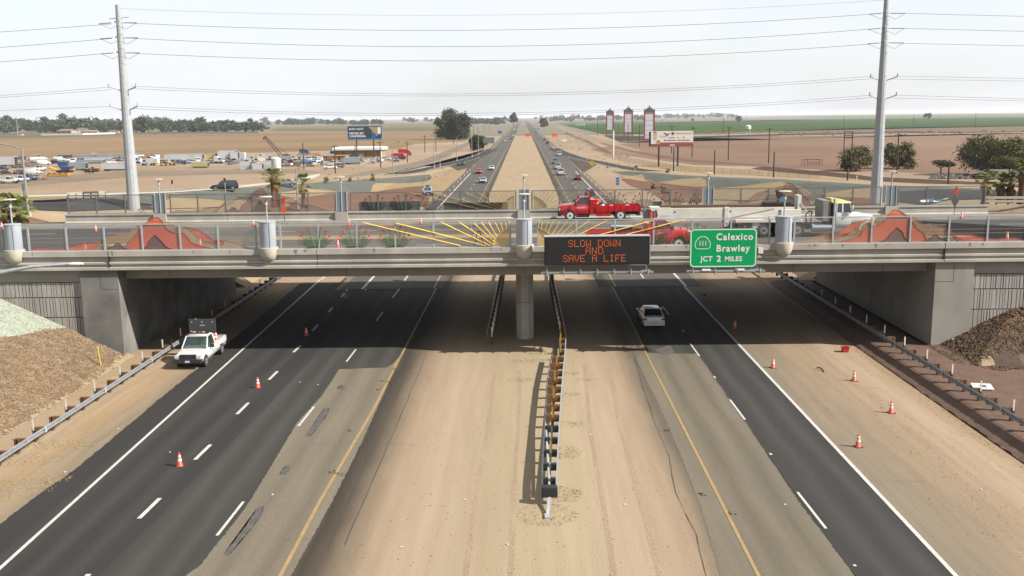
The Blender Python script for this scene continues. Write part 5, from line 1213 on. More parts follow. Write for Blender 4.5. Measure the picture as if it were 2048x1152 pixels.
cars([('sedan', 1156, 361, (128, 20, 44), 'dark red sedan going away in the outer right lane'), ('pickup', 1122, 351, W_, 'white pickup going away, nearest of its lane beyond the bridge'), ('pickup', 1116, 339, (226, 228, 226), 'pale pickup going away directly ahead of the white pickup'), ('pickup', 1111, 328, (150, 152, 158), 'grey pickup going away, third in the inner right lane'),
      ('pickup', 1119, 312, W_, 'white pickup going away in the outer right lane'), ('sedan', 1107, 299, (210, 212, 208), 'pale sedan going away near the merge lane'), ('pickup', 1095, 289, (112, 26, 34), 'dark red pickup going away far right road'), ('sedan', 1089, 281, DK_, 'dark car going away ahead of the dark red pickup'),
      ('sedan', 1072, 266, BL, 'blue car going away in the inner far right lane'), ('sedan', 1079, 263.5, W_, 'white car going away in the far outer lane'), ('pickup', 1077, 260, (60, 66, 80), 'slate pickup going away far down the right road'), ('sedan', 1071, 258, BL, 'small blue car far down the right road'), ('suv', 1075, 256, SV, 'silver suv far down the right road'),
      ('sedan', 1069, 252.5, DK_, 'tiny dark car far down the right road'), ('sedan', 1072, 250, W_, 'tiny white car far down the right road'), ('suv', 1068, 248, DK_, 'tiny black suv at the right vanishing point'), ('suv', 1181, 394, (44, 44, 52), 'dark suv going away half hidden by the red truck rack')], AWAY, 1)
q = PT(449, 381); vehicle('suv', paint(30, 32, 40), (q.x, q.y, q.z+.06), R(197), 'black suv on the left ramp above the painted mountains', 'suv_car', 'car', True)
q = PT(569, 373); vehicle('sedan', paint(106, 110, 112), (q.x, q.y, q.z+.08), R(205), 'grey sedan on the left ramp behind the palms', 'sedan_car', 'car', True)
q = P(922, 331); vehicle('pickup', paint(30, 32, 36), (q.x, q.y, .08), R(-78), 'black pickup on the dark left merge lane', 'pickup_truck', 'pickup', False)
q = PT(855, 392); vehicle('pickup', paint(240, 240, 238), (q.x, q.y, q.z+.12), R(-80), 'white pickup behind the blue sign beside the left gravel bank', 'pickup_truck', 'pickup', False)

# ================================================================== TRANSMISSION POLES AND WIRES
Y1, Y2 = 126.0, 131.0
def big_pole(name, lab, X, Y, pxtop, pytop, sg, wires):
    zb = H(X, Y); zt = PY(pxtop, pytop, Y).z
    rt = thing(name, lab, 'power pole', (X, Y, zb-.2)); h = zt-zb+.2
    m = MB(); m.loft([[(r*math.cos(R(30*i+15)), r*math.sin(R(30*i+15)), z) for i in range(12)] for r, z in ((.80, 0), (.62, h*.4), (.45, h*.75), (.32, h))]); m.build('shaft', M_galv2, rt)
    m = MB()
    for i in range(48):
        z = 1.5+i*(h-3)/48; r = .80-.48*z/h; a = -1.0 if i % 2 else -1.9
        m.bar((r*math.cos(a), r*math.sin(a), z), ((r+.16)*math.cos(a), (r+.16)*math.sin(a), z), .03)
    m.build('climbing_step', M_galv, rt)
    m = MB()
    if True:
        m.bar((-1.3, 0, h-1.7 if sg < 0 else h-.4), (1.3, 0, h-1.5 if sg < 0 else h-.4), .08)
    m.build('top_arm', M_galv, rt)
    for px, py, kind in wires:
        z = PY(px, py, Y).z-zb+.2; r = .80-.48*z/h
        m = MB()
        if kind == 'C':
            m.bar((-r-.1, -.2, z), (-.2, -.7, z+.25), .1); m.bar((r, -.1, z), (r+.5, -.15, z), .08)
            a = m.build('crossarm', M_galv, rt); MB().cyl((r+.4, -.2, z), (r+2.0, -.3, z-.02), .07, .07, 8).build('insulator', M_galv, a); MB().cyl((-r-.4, -.5, z), (-r-2.0, -.5, z-.1), .07, .07, 8).build('insulator', M_galv, a)
            n_ = MB(); n_.tube([(-r-2, -.5, z-.1), (-r-.5, -.7, z-.75), (0, -r-.5, z-.4), (r+.7, -.6, z-.8), (r+2.0, -.3, z-.05)], .02, 5); n_.build('jumper', M_dark, a)
        else:
            m.bar((0, 0, z-.55), (-1.75, -.6, z+.05), .12); m.bar((0, 0, z-.55), (1.75, -.6, z+.05), .12)
            a = m.build('crossarm', M_galv, rt)
            for s in (-1, 1): n_ = MB(); n_.cyl((s*1.75, -.6, z+.05), (s*1.75, -.6, z+.5), .11, .07, 8); n_.build('insulator', M_galv, a)
    return rt
b1 = PY(267, 405, Y1); b2 = PY(1752.5, 385, Y2)
big_pole('transmission_pole', 'tall pale steel transmission pole at left behind the bridge', b1.x, Y1, 231, 10, -1, ((236, 46, 'C'), (238, 76, 'C'), (240, 106, 'C'), (243, 175, 'B'), (247, 214, 'B')))
big_pole('transmission_pole', 'tall pale steel transmission pole at right behind the bridge', b2.x, Y2, 1772, -8, 1, ((1769, 27, 'C'), (1768, 57, 'C'), (1766, 86, 'C'), (1762, 155, 'B'), (1759, 192, 'B')))
M_wire = mat('wire', (.09, .09, .10), .6)
def wire(pa, pm, pb, Ya, Yb, lab, r=.027, grp='wires strung between the steel poles', dy=0):
    a, b = PY(*pa, Ya+dy), PY(*pb, Yb+dy); t = (pm[0]-pa[0])/(pb[0]-pa[0]); Ym = Ya+(Yb-Ya)*t+dy; mm = PY(*pm, Ym)
    # parabola through three points
    xs = [a.x, mm.x, b.x]; co_ = np.polyfit(xs, [a.z, mm.z, b.z], 2); co2 = np.polyfit([a.x, b.x], [a.y, b.y], 1)
    pts = [(x, np.polyval(co2, x), np.polyval(co_, x)) for x in np.linspace(a.x, b.x, 22)]
    m = MB(); m.tube(pts, r, 5); o = m.build('power_line', M_wire, None, 60); tag(o, lab, 'wire', grp)
wire((235, 17), (1000, 30), (1770, 0), Y1, Y2, 'topmost thin wire from the left steel pole to the right one', .014)
wire((255, 46), (1000, 60), (1745, 28), Y1, Y2, 'upper heavy conductor between the two steel poles'); wire((255, 76), (1000, 92.5), (1742, 58), Y1, Y2, 'middle heavy conductor between the two steel poles'); wire((258, 106), (1000, 121), (1740, 88), Y1, Y2, 'lowest heavy conductor between the two steel poles')
for k, (dy, o1, lab) in enumerate(((0, 0, 'front'), (1.2, 5, 'rear'))):
    wire((262, 172+o1), (1000, 187+o1*.8), (1748, 152+o1), Y1, Y2, lab+' wire of the upper bracket pair between the steel poles', .02, dy=dy)
    wire((265, 212+o1), (1000, 226+o1*.8), (1745, 190+o1), Y1, Y2, lab+' wire of the lower bracket pair between the steel poles', .02, dy=dy)
for py0, py1, r, lab in ((48, 63, .027, 'upper heavy conductor running left out of view'), (77, 94, .027, 'middle heavy conductor running left out of view'), (106, 123, .027, 'lowest heavy conductor running left out of view'), (174, 190, .02, 'front upper bracket wire running left'), (179, 194, .02, 'rear upper bracket wire running left'), (213, 219, .02, 'lower bracket wire running left from the pole')):
    wire((222, py0), (110, (py0+py1)/2+1), (-60, py1+5), Y1, Y1+4, lab, r, 'wires running left from the left steel pole')
for py0, py1, r, lab in ((26, 32, .027, 'upper heavy conductor running right out of view'), (56, 62, .027, 'middle heavy conductor running right out of view'), (86, 91, .027, 'lowest heavy conductor running right out of view'), (152, 156, .02, 'front upper bracket wire running right'), (158, 161, .02, 'rear upper bracket wire running right'), (190, 197, .02, 'front lower bracket wire running right'), (196, 201, .02, 'rear lower bracket wire running right')):
    wire((1785, py0), (1920, (py0+py1)/2+.6), (2110, py1+2), Y2, Y2+5, lab, r, 'wires running right from the right steel pole')

# ================================================================== TREES
def leaf_mat(nm, a, b, c=None): return mat(nm, A(*a, 1.5), .9, col2=A(*b, 1.5), scale=.9, space='World', lo=.4, hi=.62, spec=.1)
LV = {'dark': leaf_mat('leaf_dark', (54, 70, 38), (80, 90, 52)), 'euc': leaf_mat('leaf_grey_green', (66, 78, 50), (96, 104, 70)), 'mesq': leaf_mat('leaf_olive', (96, 94, 56), (134, 128, 82)), 'far': leaf_mat('leaf_far', (66, 82, 52), (92, 104, 70)), 'palm': leaf_mat('palm_leaf', (110, 122, 62), (140, 140, 80)), 'dry': leaf_mat('leaf_dry', (120, 108, 62), (148, 130, 80))}
M_bark = mat('bark', A(96, 80, 64), .95, col2=A(74, 62, 50), scale=3, stretch=(1, 1, .2))
M_palmbark = mat('palm_bark', A(140, 98, 70, 1.3), .95, col2=A(108, 72, 52, 1.3), scale=6, stretch=(1, 1, .5), bump=.6, bscale=14)
def crown_mb(n, rx, ry, rz_, z0, leaf, clumps, seed, full=False):
    g = np.random.default_rng(seed); m = MB()
    cc = []
    ph = g.uniform(0, 6.28, 3)
    for _ in range(clumps):
        a = g.uniform(0, 6.28); u = g.uniform(-.85 if full else -.5, .92)
        lobe = .82+.16*math.sin(2*a+ph[0])+.12*math.sin(3*a+ph[1])+.1*math.sin(5*a+ph[2])
        prof = math.sqrt(max(.05, 1-u*u)) if u > 0 else (1-.25*u*u if full else math.sqrt(max(.1, 1-u*u*1.8)))
        rr = math.sqrt(g.uniform(.08, 1))*prof*lobe*.92
        cc.append((np.array([rr*math.cos(a), rr*math.sin(a), u*(.82+.14*g.uniform(-1, 1))]), g.uniform(.18, .42)))
    for i in range(n):
        c, s = cc[g.integers(len(cc))]
        p = c+g.normal(size=3)*s*.5
        l = np.linalg.norm(p)
        if l > 1.12: p *= g.uniform(.9, 1.12)/l if not full else 1
        p = p*np.array([rx, ry, rz_])+np.array([0, 0, z0])
        a = g.normal(size=3); a /= np.linalg.norm(a); b = np.cross(a, g.normal(size=3)); b /= np.linalg.norm(b)+1e-9
        sz = leaf*g.uniform(.5, 1.3); a *= sz; b *= sz*.6
        m.add([p-a-b, p+a-b*.4, p+a*.7+b, p-a*.6+b], [(0, 1, 2, 3)])
    return m
def trunk_mb(h, r, limbs, seed, spread, top):
    g = np.random.default_rng(seed); m = MB(); m.cyl((0, 0, -.1), (0, 0, h), r, r*.7, 8)
    for i in range(limbs):
        a = 6.28*i/limbs+g.uniform(-.4, .4); p = Vector((0, 0, h*.85)); q = Vector((spread*.45*math.cos(a), spread*.45*math.sin(a), h+(top-h)*.4)); e = Vector((spread*.8*math.cos(a+.2), spread*.8*math.sin(a+.2), h+(top-h)*.75))
        m.cyl(p, q, r*.5, r*.33, 6, False); m.cyl(q, e, r*.33, r*.12, 6, False)
    return m
def tree(name, lab, loc, n, rx, rz_, hb, leaf, lv, seed, clumps=14, tr=.3, ry=None, grp=None, limbs=5):
    """hb = height of the crown's underside"""
    rt = thing(name, lab, 'tree', loc, random.uniform(0, 6), grp)
    crown_mb(n, rx, ry or rx, rz_, hb+rz_*.95, leaf, clumps, seed, hb < rz_*.45).build('crown', lv, rt)
    trunk_mb(max(.6, hb+rz_*.25), tr, limbs, seed, rx, hb+rz_*1.5).build('trunk', M_bark, rt)
    return rt
def size_at(p): return FPX/(p.y*cp+CH*sp)
def px_tree(name, lab, x0, x1, ytop, ybase, lv, n, seed, hb=.1, clumps=16, leaf=None, **kw):
    p = P((x0+x1)/2, ybase); s = size_at(p); n = int(n*2.4); W_2 = (x1-x0)/2/s; Ht = (ybase-ytop)/s
    return tree(name, lab, p, n, W_2, Ht*(1-hb)/2, Ht*hb, (leaf*.58 if leaf else W_2*.05), lv, seed, clumps, max(.12, W_2*.06), **kw)
px_tree('mesquite_tree', 'dark mesquite tree left of the right steel pole', 1670, 1752, 293, 342, LV['mesq'], 4200, 1, .02, 34, .42)
px_tree('mesquite_tree', 'olive mesquite tree right of the right steel pole', 1762, 1832, 282, 338, LV['mesq'], 4000, 2, .03, 32, .42)
px_tree('mesquite_tree', 'small umbrella shaped mesquite beside a brown post', 1855, 1907, 320, 350, LV['mesq'], 1800, 3, .45, 16, .3)
px_tree('mesquite_tree', 'broad dark mesquite, largest of the clump at far right', 1915, 2008, 275, 350, LV['mesq'], 5600, 4, .03, 44, .46)
px_tree('mesquite_tree', 'broad olive mesquite filling the right picture edge', 1972, 2072, 277, 352, LV['mesq'], 5600, 5, .05, 44, .46)
px_tree('mesquite_tree', 'low pale mesquite in front of the shed at right', 1990, 2045, 312, 358, LV['mesq'], 2200, 6, .4, 18, .34)
px_tree('broadleaf_tree', 'huge dark tree beside the left road, tallest of all', 872, 922, 220, 279, LV['euc'], 5600, 7, .03, 38, .95)
px_tree('broadleaf_tree', 'dark tree joined to the right of the huge one', 902, 945, 226, 279, LV['euc'], 5000, 8, .03, 34, .95)
px_tree('broadleaf_tree', 'bushy green tree behind the grey sign back', 936, 962, 270, 302, LV['dark'], 2600, 9, .05, 20, .5)
px_tree('broadleaf_tree', 'green tree half hidden by the grey sign back', 950, 978, 272, 299, LV['dark'], 2400, 10, .05, 18, .5)
px_tree('eucalyptus_tree', 'tall slim tree beside the far left road', 1017, 1037, 225, 254, LV['euc'], 1800, 11, .2, 16, 1.6)
px_tree('broadleaf_tree', 'dark round tree beside the far right road', 1077, 1098, 237, 254, LV['dark'], 1800, 12, .05, 16, 1.2)
for i, (a, b, t, bs, lab) in enumerate(((1381, 1389, 236, 242, 'lone small tree on the green field right of the red pylon signs'), (1468, 1486, 231, 243, 'dark round tree beside a long white shed on the green field'), (1848, 1862, 225, 241, 'slender tree on the right green field'), (1004, 1016, 232, 243, 'round tree left of the tall slim tree'), (983, 1003, 233, 245, 'low tree group left of the far road'))): px_tree('field_tree', lab, a, b, t, bs, LV['far'], 900, 20+i, .1, 10, 1.6)
# tree belts far off: individual copies of a few crowns
protos = []
for i in range(5):
    lvm = (LV['far'], LV['dark'], LV['euc'], LV['far'], LV['dark'])[i]
    rt = tree('far_tree', 'dark tree in the belt round the far houses at left', (0, 400, 0), 520, 5.5+.6*i, 4.6+.8*(i % 3), .5, .95, lvm, 40+i, 10+i, .35, None, 'far tree belt at left', 4); protos.append(rt)
used = set()
def far_tree(px, py, hpx, lab, grp, wide=1.0):
    i = random.randrange(5); p = P(px, py); s = hpx/size_at(p)/((4.6+.8*(i % 3))*1.95+.5)
    if i not in used: used.add(i); o = protos[i]
    else: o = dup(protos[i], (0, 0, 0))
    o.location = p; o.rotation_euler = (0, 0, random.uniform(0, 6)); o.scale = (s*wide, s*wide, s); o['label'] = lab; o['group'] = grp
    return o
GLAB = 'dark tree in the belt round the far houses at left'
for i in range(64):
    px = i*8.3+random.uniform(-4, 4); by = 266.5-px*.0045+random.uniform(-4.5, .5)
    if 112 < px < 190 and random.random() < .5: by -= 5
    far_tree(px, by, random.uniform(16, 31)*(1 if px < 430 else .8), GLAB, 'far tree belt at left', random.uniform(.9, 1.5))
for i in range(40): far_tree(random.uniform(0, 420), 256+random.uniform(-3, 2), random.uniform(11, 22), 'hazy tree behind the belt of houses at left', 'hazy trees behind the left belt', 1.2)
for i in range(58): px = random.uniform(525, 785); far_tree(px, 249.5+random.uniform(-2.5, .8), random.uniform(6, 13), 'small hazy tree in the line left of the road', 'hazy tree line left of the road', random.uniform(1, 1.6))
for i in range(34): px = random.uniform(790, 1035); far_tree(px, 243.5+random.uniform(-2, 2), random.uniform(4, 9), 'tiny hazy tree left of the far road', 'tiny trees left of the far road', random.uniform(1, 1.8))
for i in range(20): px = random.uniform(942, 1012); far_tree(px, 249+random.uniform(-3, 1), random.uniform(6, 12), 'hazy roadside tree beyond the huge tree', 'roadside trees beyond the huge tree', 1.2)
for i in range(70): px = random.uniform(1072, 1300); far_tree(px, 243+random.uniform(-4.5, 1)-.01*(px-1072), random.uniform(5, 10), 'tiny hazy tree behind the red pylon signs', 'tiny trees behind the pylon signs', random.uniform(1, 1.8))
for i in range(36): px = random.uniform(1310, 1480); far_tree(px, 236.5+random.uniform(-2, 1)-.01*(px-1310), random.uniform(4, 9.5), 'tiny hazy tree beyond the green field', 'tiny trees beyond the green field', random.uniform(1, 1.7))
for i in range(50): px = random.uniform(1480, 2060); far_tree(px, 226.5-.009*(px-1480)+random.uniform(-1.5, 1), random.uniform(2, 4.5), 'speck of a tree on the far right horizon', 'specks of trees on the right horizon', random.uniform(1.2, 2.6))
# shrubs
for i, (a, b, t, bs, lab) in enumerate(((694, 706, 352, 364, 'dry shrub behind the fence above the left drum pylon'), (738, 752, 348, 362, 'shrub by the wire fence left of the light pole'), (1300, 1316, 366, 378, 'shrub on the red gravel right of the blue sign'), (1318, 1342, 372, 388, 'low shrub on the red gravel'), (645, 658, 353, 368, 'dry round shrub above the far left pylon'), (1414, 1430, 392, 414, 'shrub beside the far pylon above the green sign'), (1376, 1398, 386, 412, 'shrub left of the far pylon above the green sign'), (1328, 1342, 337, 346, 'dry bush at the foot of the right billboard'), (1265, 1276, 331, 340, 'dark weed along the right wire fence'))):
    q = PT((a+b)/2, bs); s = FPX/(q.y*cp+(CH-q.z)*sp); r = (b-a)/2/s
    tree('shrub', lab, q, 420, r, (bs-t)/s/2, .05, r*.13, LV['dry'] if i % 2 == 0 else LV['mesq'], 70+i, 9, .05, limbs=3)['category'] = 'shrub'
# fan palms
def palm(lab, px, pbase, ptop, zter=True, rw=1.0, seed=0, z=None, dense=34):
    q = PT(px, pbase) if z is None else P(px, pbase, z); s = FPX/(q.y*cp+(CH-q.z)*sp); h = (pbase-ptop)/s
    g = random.Random(seed); rt = thing('fan_palm', lab, 'palm tree', q, g.uniform(0, 6))
    R_ = 1.9*rw; ht = max(.8, h-R_*.42)
    m = MB(); m.lathe([(.50, -.1), (.42, .3), (.36, ht*.5), (.38, ht*.8), (.42, ht*.93), (.2, ht)], n=12); m.build('trunk', M_palmbark, rt, 50)
    def fronds(n, e0, e1, mm):
        for i in range(n):
            a = 2.4*i+g.uniform(-.3, .3); e = g.uniform(e0, e1); L_ = R_*g.uniform(.42, .68)
            d = Vector((math.cos(a)*math.cos(e), math.sin(a)*math.cos(e), math.sin(e))); o = Vector((0, 0, ht)); tip = o+d*L_
            mm.bar(o, tip, .04, .02)
            side = d.cross(Vector((0, 0, 1))).normalized(); up = side.cross(d)
            for j in range(11):
                t = -1.25+2.5*j/10; ln = R_*.40*(1-.12*abs(t)); dd = (d*math.cos(t)+side*math.sin(t)).normalized()
                e_ = tip+dd*ln-Vector((0, 0, ln*.28)); mid_ = tip+dd*ln*.6+up*.03; w_ = side*math.cos(t)*.05-d*math.sin(t)*.05
                mm.add([tip, mid_+w_, e_, mid_-w_], [(0, 1, 2, 3)])
    m = MB(); fronds(dense, -.45, 1.35, m); m.build('crown', LV['palm'], rt)
    m = MB(); fronds(6, -1.35, -.9, m); m.build('dead_fronds', LV['dry'], rt)
palm('double trunk palm left of the orange road flag', 548, 415, 344, seed=1, rw=1.15); palm('palm close right of the double trunk palm', 556, 413, 347, seed=2, rw=1.0); palm('bushy palm behind the left lamp pole, right of the orange flag', 608, 415, 357, seed=3, rw=1.2, dense=40)
palm('palm at left picture edge beside the drum pylon', 14, 447, 400, seed=4, rw=1.0, z=7); palm('low palm at left beside the lamp pole base', 40, 447, 401, seed=5, rw=1.0, z=7)
for i, (px, b, t) in enumerate(((1970, 406, 351), (2000, 404, 355), (2019, 404, 356), (2042, 406, 330), (2060, 404, 352))): palm(('leftmost palm of the row beyond the far fence end', 'second palm of the row at right', 'third palm of the row at right', 'tallest palm of the row, at the right edge', 'last palm cut by the right edge')[i], px, b, t, seed=10+i, rw=.74, z=7)
# ================================================================== BILLBOARDS AND SIGNS
def sc(p): return FPX/(p.y*cp+(CH-p.z)*sp)
p = P(716, 319); s = sc(p); Yb = p.y
def bxz(px, py): v = PY(px, py, Yb); return v.x, v.z
rt = thing('billboard', 'blue beer advertisement billboard on two dark poles at left', 'billboard', (0, Yb, 0))
(x0, z1), (x1, z0) = bxz(696, 253.5), bxz(763, 276.5)
add(rt, 'panel', mat('ad_navy', S(30, 62, 92, .8), .6), lambda m: m.b2(x0, x1, -.2, .5, z0, z1))
add(rt, 'frame', mat('ad_blue_trim', S(70, 130, 170, .75), .6), lambda m: (m.b2(x0-.2, x1+.2, -.25, .55, z0-.55, z0-.01), m.b2(x0-.25, x0-.01, -.25, .55, z0, z1), m.b2(x1+.01, x1+.25, -.25, .55, z0, z1), m.b2(x0-.25, x1+.25, -.25, .55, z1+.01, z1+.25)))
for px in (713.5, 747.5): x = bxz(px, 300)[0]; add(rt, 'pole', M_dwood, lambda m: m.cyl((x, .2, 0), (x, .2, z0), .28, .26, 10))
M_txt = mat('ad_white', S(240, 240, 240, .85), .6)
h_ = z1-z0
text('BUD LIGHT', h_*.24, (x0+.5, -.22, z1-h_*.28), M_txt, rt, off=.02); text('HECHO EN', h_*.24, (x0+.5, -.22, z0+h_*.36), M_txt, rt, off=.04); text('CALIFORNIA.', h_*.24, (x0+.5, -.22, z0+h_*.12), M_txt, rt, off=.04)
W_b = x1-x0
add(rt, 'ad_picture', mat('ad_dark', (.02, .025, .03), .6), lambda m: m.add([(x0+W_b*f, -.215, z0+h_*g) for f, g in ((.36, .98), (.6, .98), (.72, .62), (.66, .05), (.52, .3))], [(0, 1, 2, 3, 4)]))
add(rt, 'ad_picture', mat('ad_tan', S(190, 160, 110, .75), .6), lambda m: m.add([(x0+W_b*f, -.216, z0+h_*g) for f, g in ((.74, .2), (.88, .2), (.88, .95), (.62, .98), (.72, .65))], [(0, 1, 2, 3, 4)]))
add(rt, 'ad_picture', M_txt, lambda m: m.add([(x0+W_b*f, -.217, z0+h_*g) for f, g in ((.89, .35), (.985, .38), (.985, .95), (.89, .95))], [(0, 1, 2, 3)]))
add(rt, 'ad_picture', mat('ad_bottle', S(50, 100, 170, .75), .6), lambda m: m.add([(x0+W_b*f, -.218, z0+h_*g) for f, g in ((.70, .02), (.84, .02), (.84, .3), (.79, .5), (.75, .5), (.70, .3))], [tuple(range(6))]))
# right billboard
p = P(1336, 333); Yb = p.y
rt = thing('billboard', 'white outlet mall billboard on two dark poles at right', 'billboard', (0, Yb, 0))
(x0, z1), (x1, z0) = bxz(1302, 262.5), bxz(1386, 287); h_ = z1-z0; W_b = x1-x0
add(rt, 'panel', mat('ad_white_sheet', S(238, 232, 222, .8), .6), lambda m: m.b2(x0, x1, -.2, .4, z0, z1))
add(rt, 'skirt', mat('ad_brick', S(150, 74, 58, .75), .6), lambda m: m.b2(x0+.1, x1+.1, -.28, .3, z0-.95, z0-.02))
add(rt, 'side_panel', M_dark, lambda m: m.b2(x0-.5, x0-.05, .1, 1.2, z0-.8, z1-.2))
add(rt, 'name_plate', M_txt, lambda m: m.b2(x0+W_b*.45, x0+W_b*.56, -.33, -.285, z0-.62, z0-.3))
for px in (1317.5, 1355.5): x = bxz(px, 320)[0]; add(rt, 'pole', M_dark, lambda m: m.cyl((x, .1, 0), (x, .1, z0-.2), .32, .3, 10))
M_grey_t = mat('ad_grey_text', S(150, 130, 110, .7), .6); M_dk_t = mat('ad_dark_text', S(70, 60, 56, .7), .6); M_br = mat('ad_brown', S(150, 70, 48, .7), .6)
text('GRAN PLAZA', h_*.22, (x0+W_b*.585, -.22, z1-h_*.27), M_grey_t, rt, sx=.98); text('BIG BRANDS • BIG SAVINGS', h_*.14, (x0+W_b*.31, -.22, z0+h_*.22), M_dk_t, rt, off=.015, sx=1.18)
add(rt, 'ad_strip', mat('ad_red', S(180, 50, 44, .75), .6), lambda m: m.b2(x0+W_b*.2, x1-.05, -.215, -.202, z0+.04, z0+h_*.11))
add(rt, 'emblem', M_br, lambda m: m.cyl((x0+W_b*.515, -.215, z1-h_*.2), (x0+W_b*.515, -.202, z1-h_*.2), h_*.13, h_*.13, 16))
add(rt, 'ad_butterfly', M_br, lambda m: [m.add([(x0+W_b*.37+dx*W_b, -.217, z1-h_*.22+dz*h_) for dx, dz in q], [(0, 1, 2, 3)]) for q in (((0, 0), (-.06, .12), (-.07, 0), (-.02, -.04)), ((0, 0), (.075, .06), (.06, -.06), (.01, -.06)), ((0, -.02), (.03, -.06), (.035, -.18), (-.01, -.12)), ((0, 0), (-.03, -.04), (-.045, -.15), (0, -.08)))])
add(rt, 'ad_portrait', mat('ad_skin', S(226, 196, 170, .75), .6), lambda m: m.add([(x0+W_b*.095+W_b*.05*math.cos(t), -.216, z0+h_*.6+h_*.36*math.sin(t)) for t in np.linspace(0, 6.28, 19)[:-1]], [tuple(range(18))]))
add(rt, 'ad_print', mat('ad_hair', S(150, 116, 84, .7), .6), lambda m: [m.add([(x0+W_b*a, -.218, z0+h_*b) for a, b in q], [(0, 1, 2, 3)]) for q in (((.05, .86), (.14, .86), (.125, .97), (.06, .97)), ((.055, .68), (.085, .68), (.085, .72), (.055, .72)), ((.10, .68), (.135, .68), (.135, .72), (.10, .72)), ((.08, .42), (.115, .42), (.11, .46), (.085, .46)))])
add(rt, 'ad_sleeve', mat('ad_ochre', S(190, 150, 60, .7), .6), lambda m: m.add([(x0+W_b*f, -.2165, z0+h_*g) for f, g in ((.11, .03), (.13, .2), (.17, .32), (.22, .26), (.2, .05))], [tuple(range(5))]))
add(rt, 'ad_drawing', M_grey_t, lambda m: [m.bar((x0+W_b*(.2+.022*i), -.214, z0+h_*(.52+.1*math.sin(i*1.9))), (x0+W_b*(.225+.022*i), -.214, z0+h_*(.62+.1*math.cos(i*2.3))), .09, .01) for i in range(9)])
add(rt, 'ad_logo', M_dk_t, lambda m: ([m.add([(x0+W_b*(.745+.02*i), -.214, z0+h_*.43), (x0+W_b*(.757+.02*i), -.214, z0+h_*.43), (x0+W_b*(.757+.014*i), -.214, z0+h_*(.48+.04*i)), (x0+W_b*(.745+.014*i), -.214, z0+h_*(.48+.04*i))], [(0, 1, 2, 3)]) for i in range(3)], m.b2(x0+W_b*.43, x0+W_b*.56, -.214, -.205, z0+h_*.44, z0+h_*.5), m.cyl((x0+W_b*.64, -.214, z0+h_*.47), (x0+W_b*.64, -.204, z0+h_*.47), .22, .22, 10)))
# three tall red shopping signs
M_rp = mat('pylon_red', S(168, 62, 58, .75), .6, col2=S(150, 54, 50, .75), scale=.3); M_pw = mat('pylon_white', S(228, 226, 232, .8), .5, col2=S(206, 206, 216, .8), scale=.2, stretch=(.1, .1, 3))
for i, (xa, xb, yt, yp, yb, lab) in enumerate(((1212, 1227.3, 223, 259.5, 273, 'leftmost red pylon sign, with blank pale panel'), (1247, 1265.5, 220, 264, 276.5, 'middle red pylon sign of the three'), (1287, 1309, 220, 277, 284.5, 'right red pylon sign, largest of the three'))):
    p = P((xa+xb)/2, yb); s = sc(p); W_p = (xb-xa)/s; hz = lambda py: (yb-py)/s
    rt = thing('pylon_sign', lab, 'pylon sign', p, group='red shopping pylon signs')
    for sg in (-1, 1): add(rt, 'column', M_rp, lambda m: m.b2(sg*W_p/2, sg*(W_p/2-.9), -.5, .5, 0, hz(yt)))
    add(rt, 'panel', M_pw, lambda m: m.b2(-W_p/2+.92, W_p/2-.92, -.35, .35, hz(yp), hz(yt+9)))
    add(rt, 'divider', mat('pylon_grey', S(150, 146, 150, .7), .6), lambda m: [m.b2(-W_p/2+.93, W_p/2-.93, -.38, -.355, z, z+.18) for z in np.linspace(hz(yp)+2, hz(yt+12), 5)[:-1]])
    add(rt, 'header', mat('pylon_header', S(84, 80, 84, .7), .6), lambda m: m.b2(-W_p/2+.5, W_p/2-.5, -.55, .55, hz(yt+6), hz(yt)))
    add(rt, 'header_band', M_rp, lambda m: m.b2(-W_p/2+.92, W_p/2-.92, -.42, .36, hz(yt+8.8), hz(yt+6.2)))
    add(rt, 'crest', mat('pylon_crest', S(110, 96, 80, .7), .6), lambda m: (m.prism([(-W_p*.3, hz(yt)), (W_p*.3, hz(yt)), (W_p*.2, hz(yt)+1.0), (0, hz(yt)+1.5), (-W_p*.2, hz(yt)+1.0)], -.4, .4, 'Y'), m.lathe([(.3, hz(yt)+1.5), (.6, hz(yt)+1.9), (.2, hz(yt)+2.6)], n=8)))
# roadside signs
def post_sign(lab, px, yb, yt, w_px, h_px, mt, shape='rect', terr=True, posts=1, cat='road sign', name='road_sign', pm=None):
    q = PT(px, yb) if terr else P(px, yb); s = sc(q); rt = thing(name, lab, cat, q); H_ = (yb-yt)/s; w_, h_ = w_px/s, h_px/s
    for i in range(posts):
        x = 0 if posts == 1 else (-w_/2*.6 if i == 0 else w_/2*.6)
        add(rt, 'post', pm or M_galv2, lambda m: m.cyl((x, .04, 0), (x, .04, H_), .06, .06, 8))
    if shape == 'rect': add(rt, 'panel', mt, lambda m: m.b2(-w_/2, w_/2, -.04, -.025, H_-h_, H_))
    elif shape == 'diamond': add(rt, 'panel', mt, lambda m: m.prism([(0, H_), (w_/2, H_-h_/2), (0, H_-h_), (-w_/2, H_-h_/2)], -.04, -.025, 'Y'))
    return rt, H_, w_, h_
rt, H_, w_, h_ = post_sign('yellow diamond sign with a black upward arrow at the right merge', 1184, 343, 321, 11, 11, mat('sign_yellow', S(232, 176, 40, .8), .5), 'diamond')
add(rt, 'arrow', M_black, lambda m: m.prism([(-.05*w_, H_-h_*.75), (.05*w_, H_-h_*.75), (.05*w_, H_-h_*.45), (.13*w_, H_-h_*.45), (0, H_-h_*.25), (-.13*w_, H_-h_*.45), (-.05*w_, H_-h_*.45)], -.048, -.042, 'Y'))
Mb = mat('sign_blue', S(32, 110, 176, .8), .5)
rt, H_, w_, h_ = post_sign('blue service sign on a post in the right gravel bank', 1235, 377, 355, 6.5, 15, Mb)
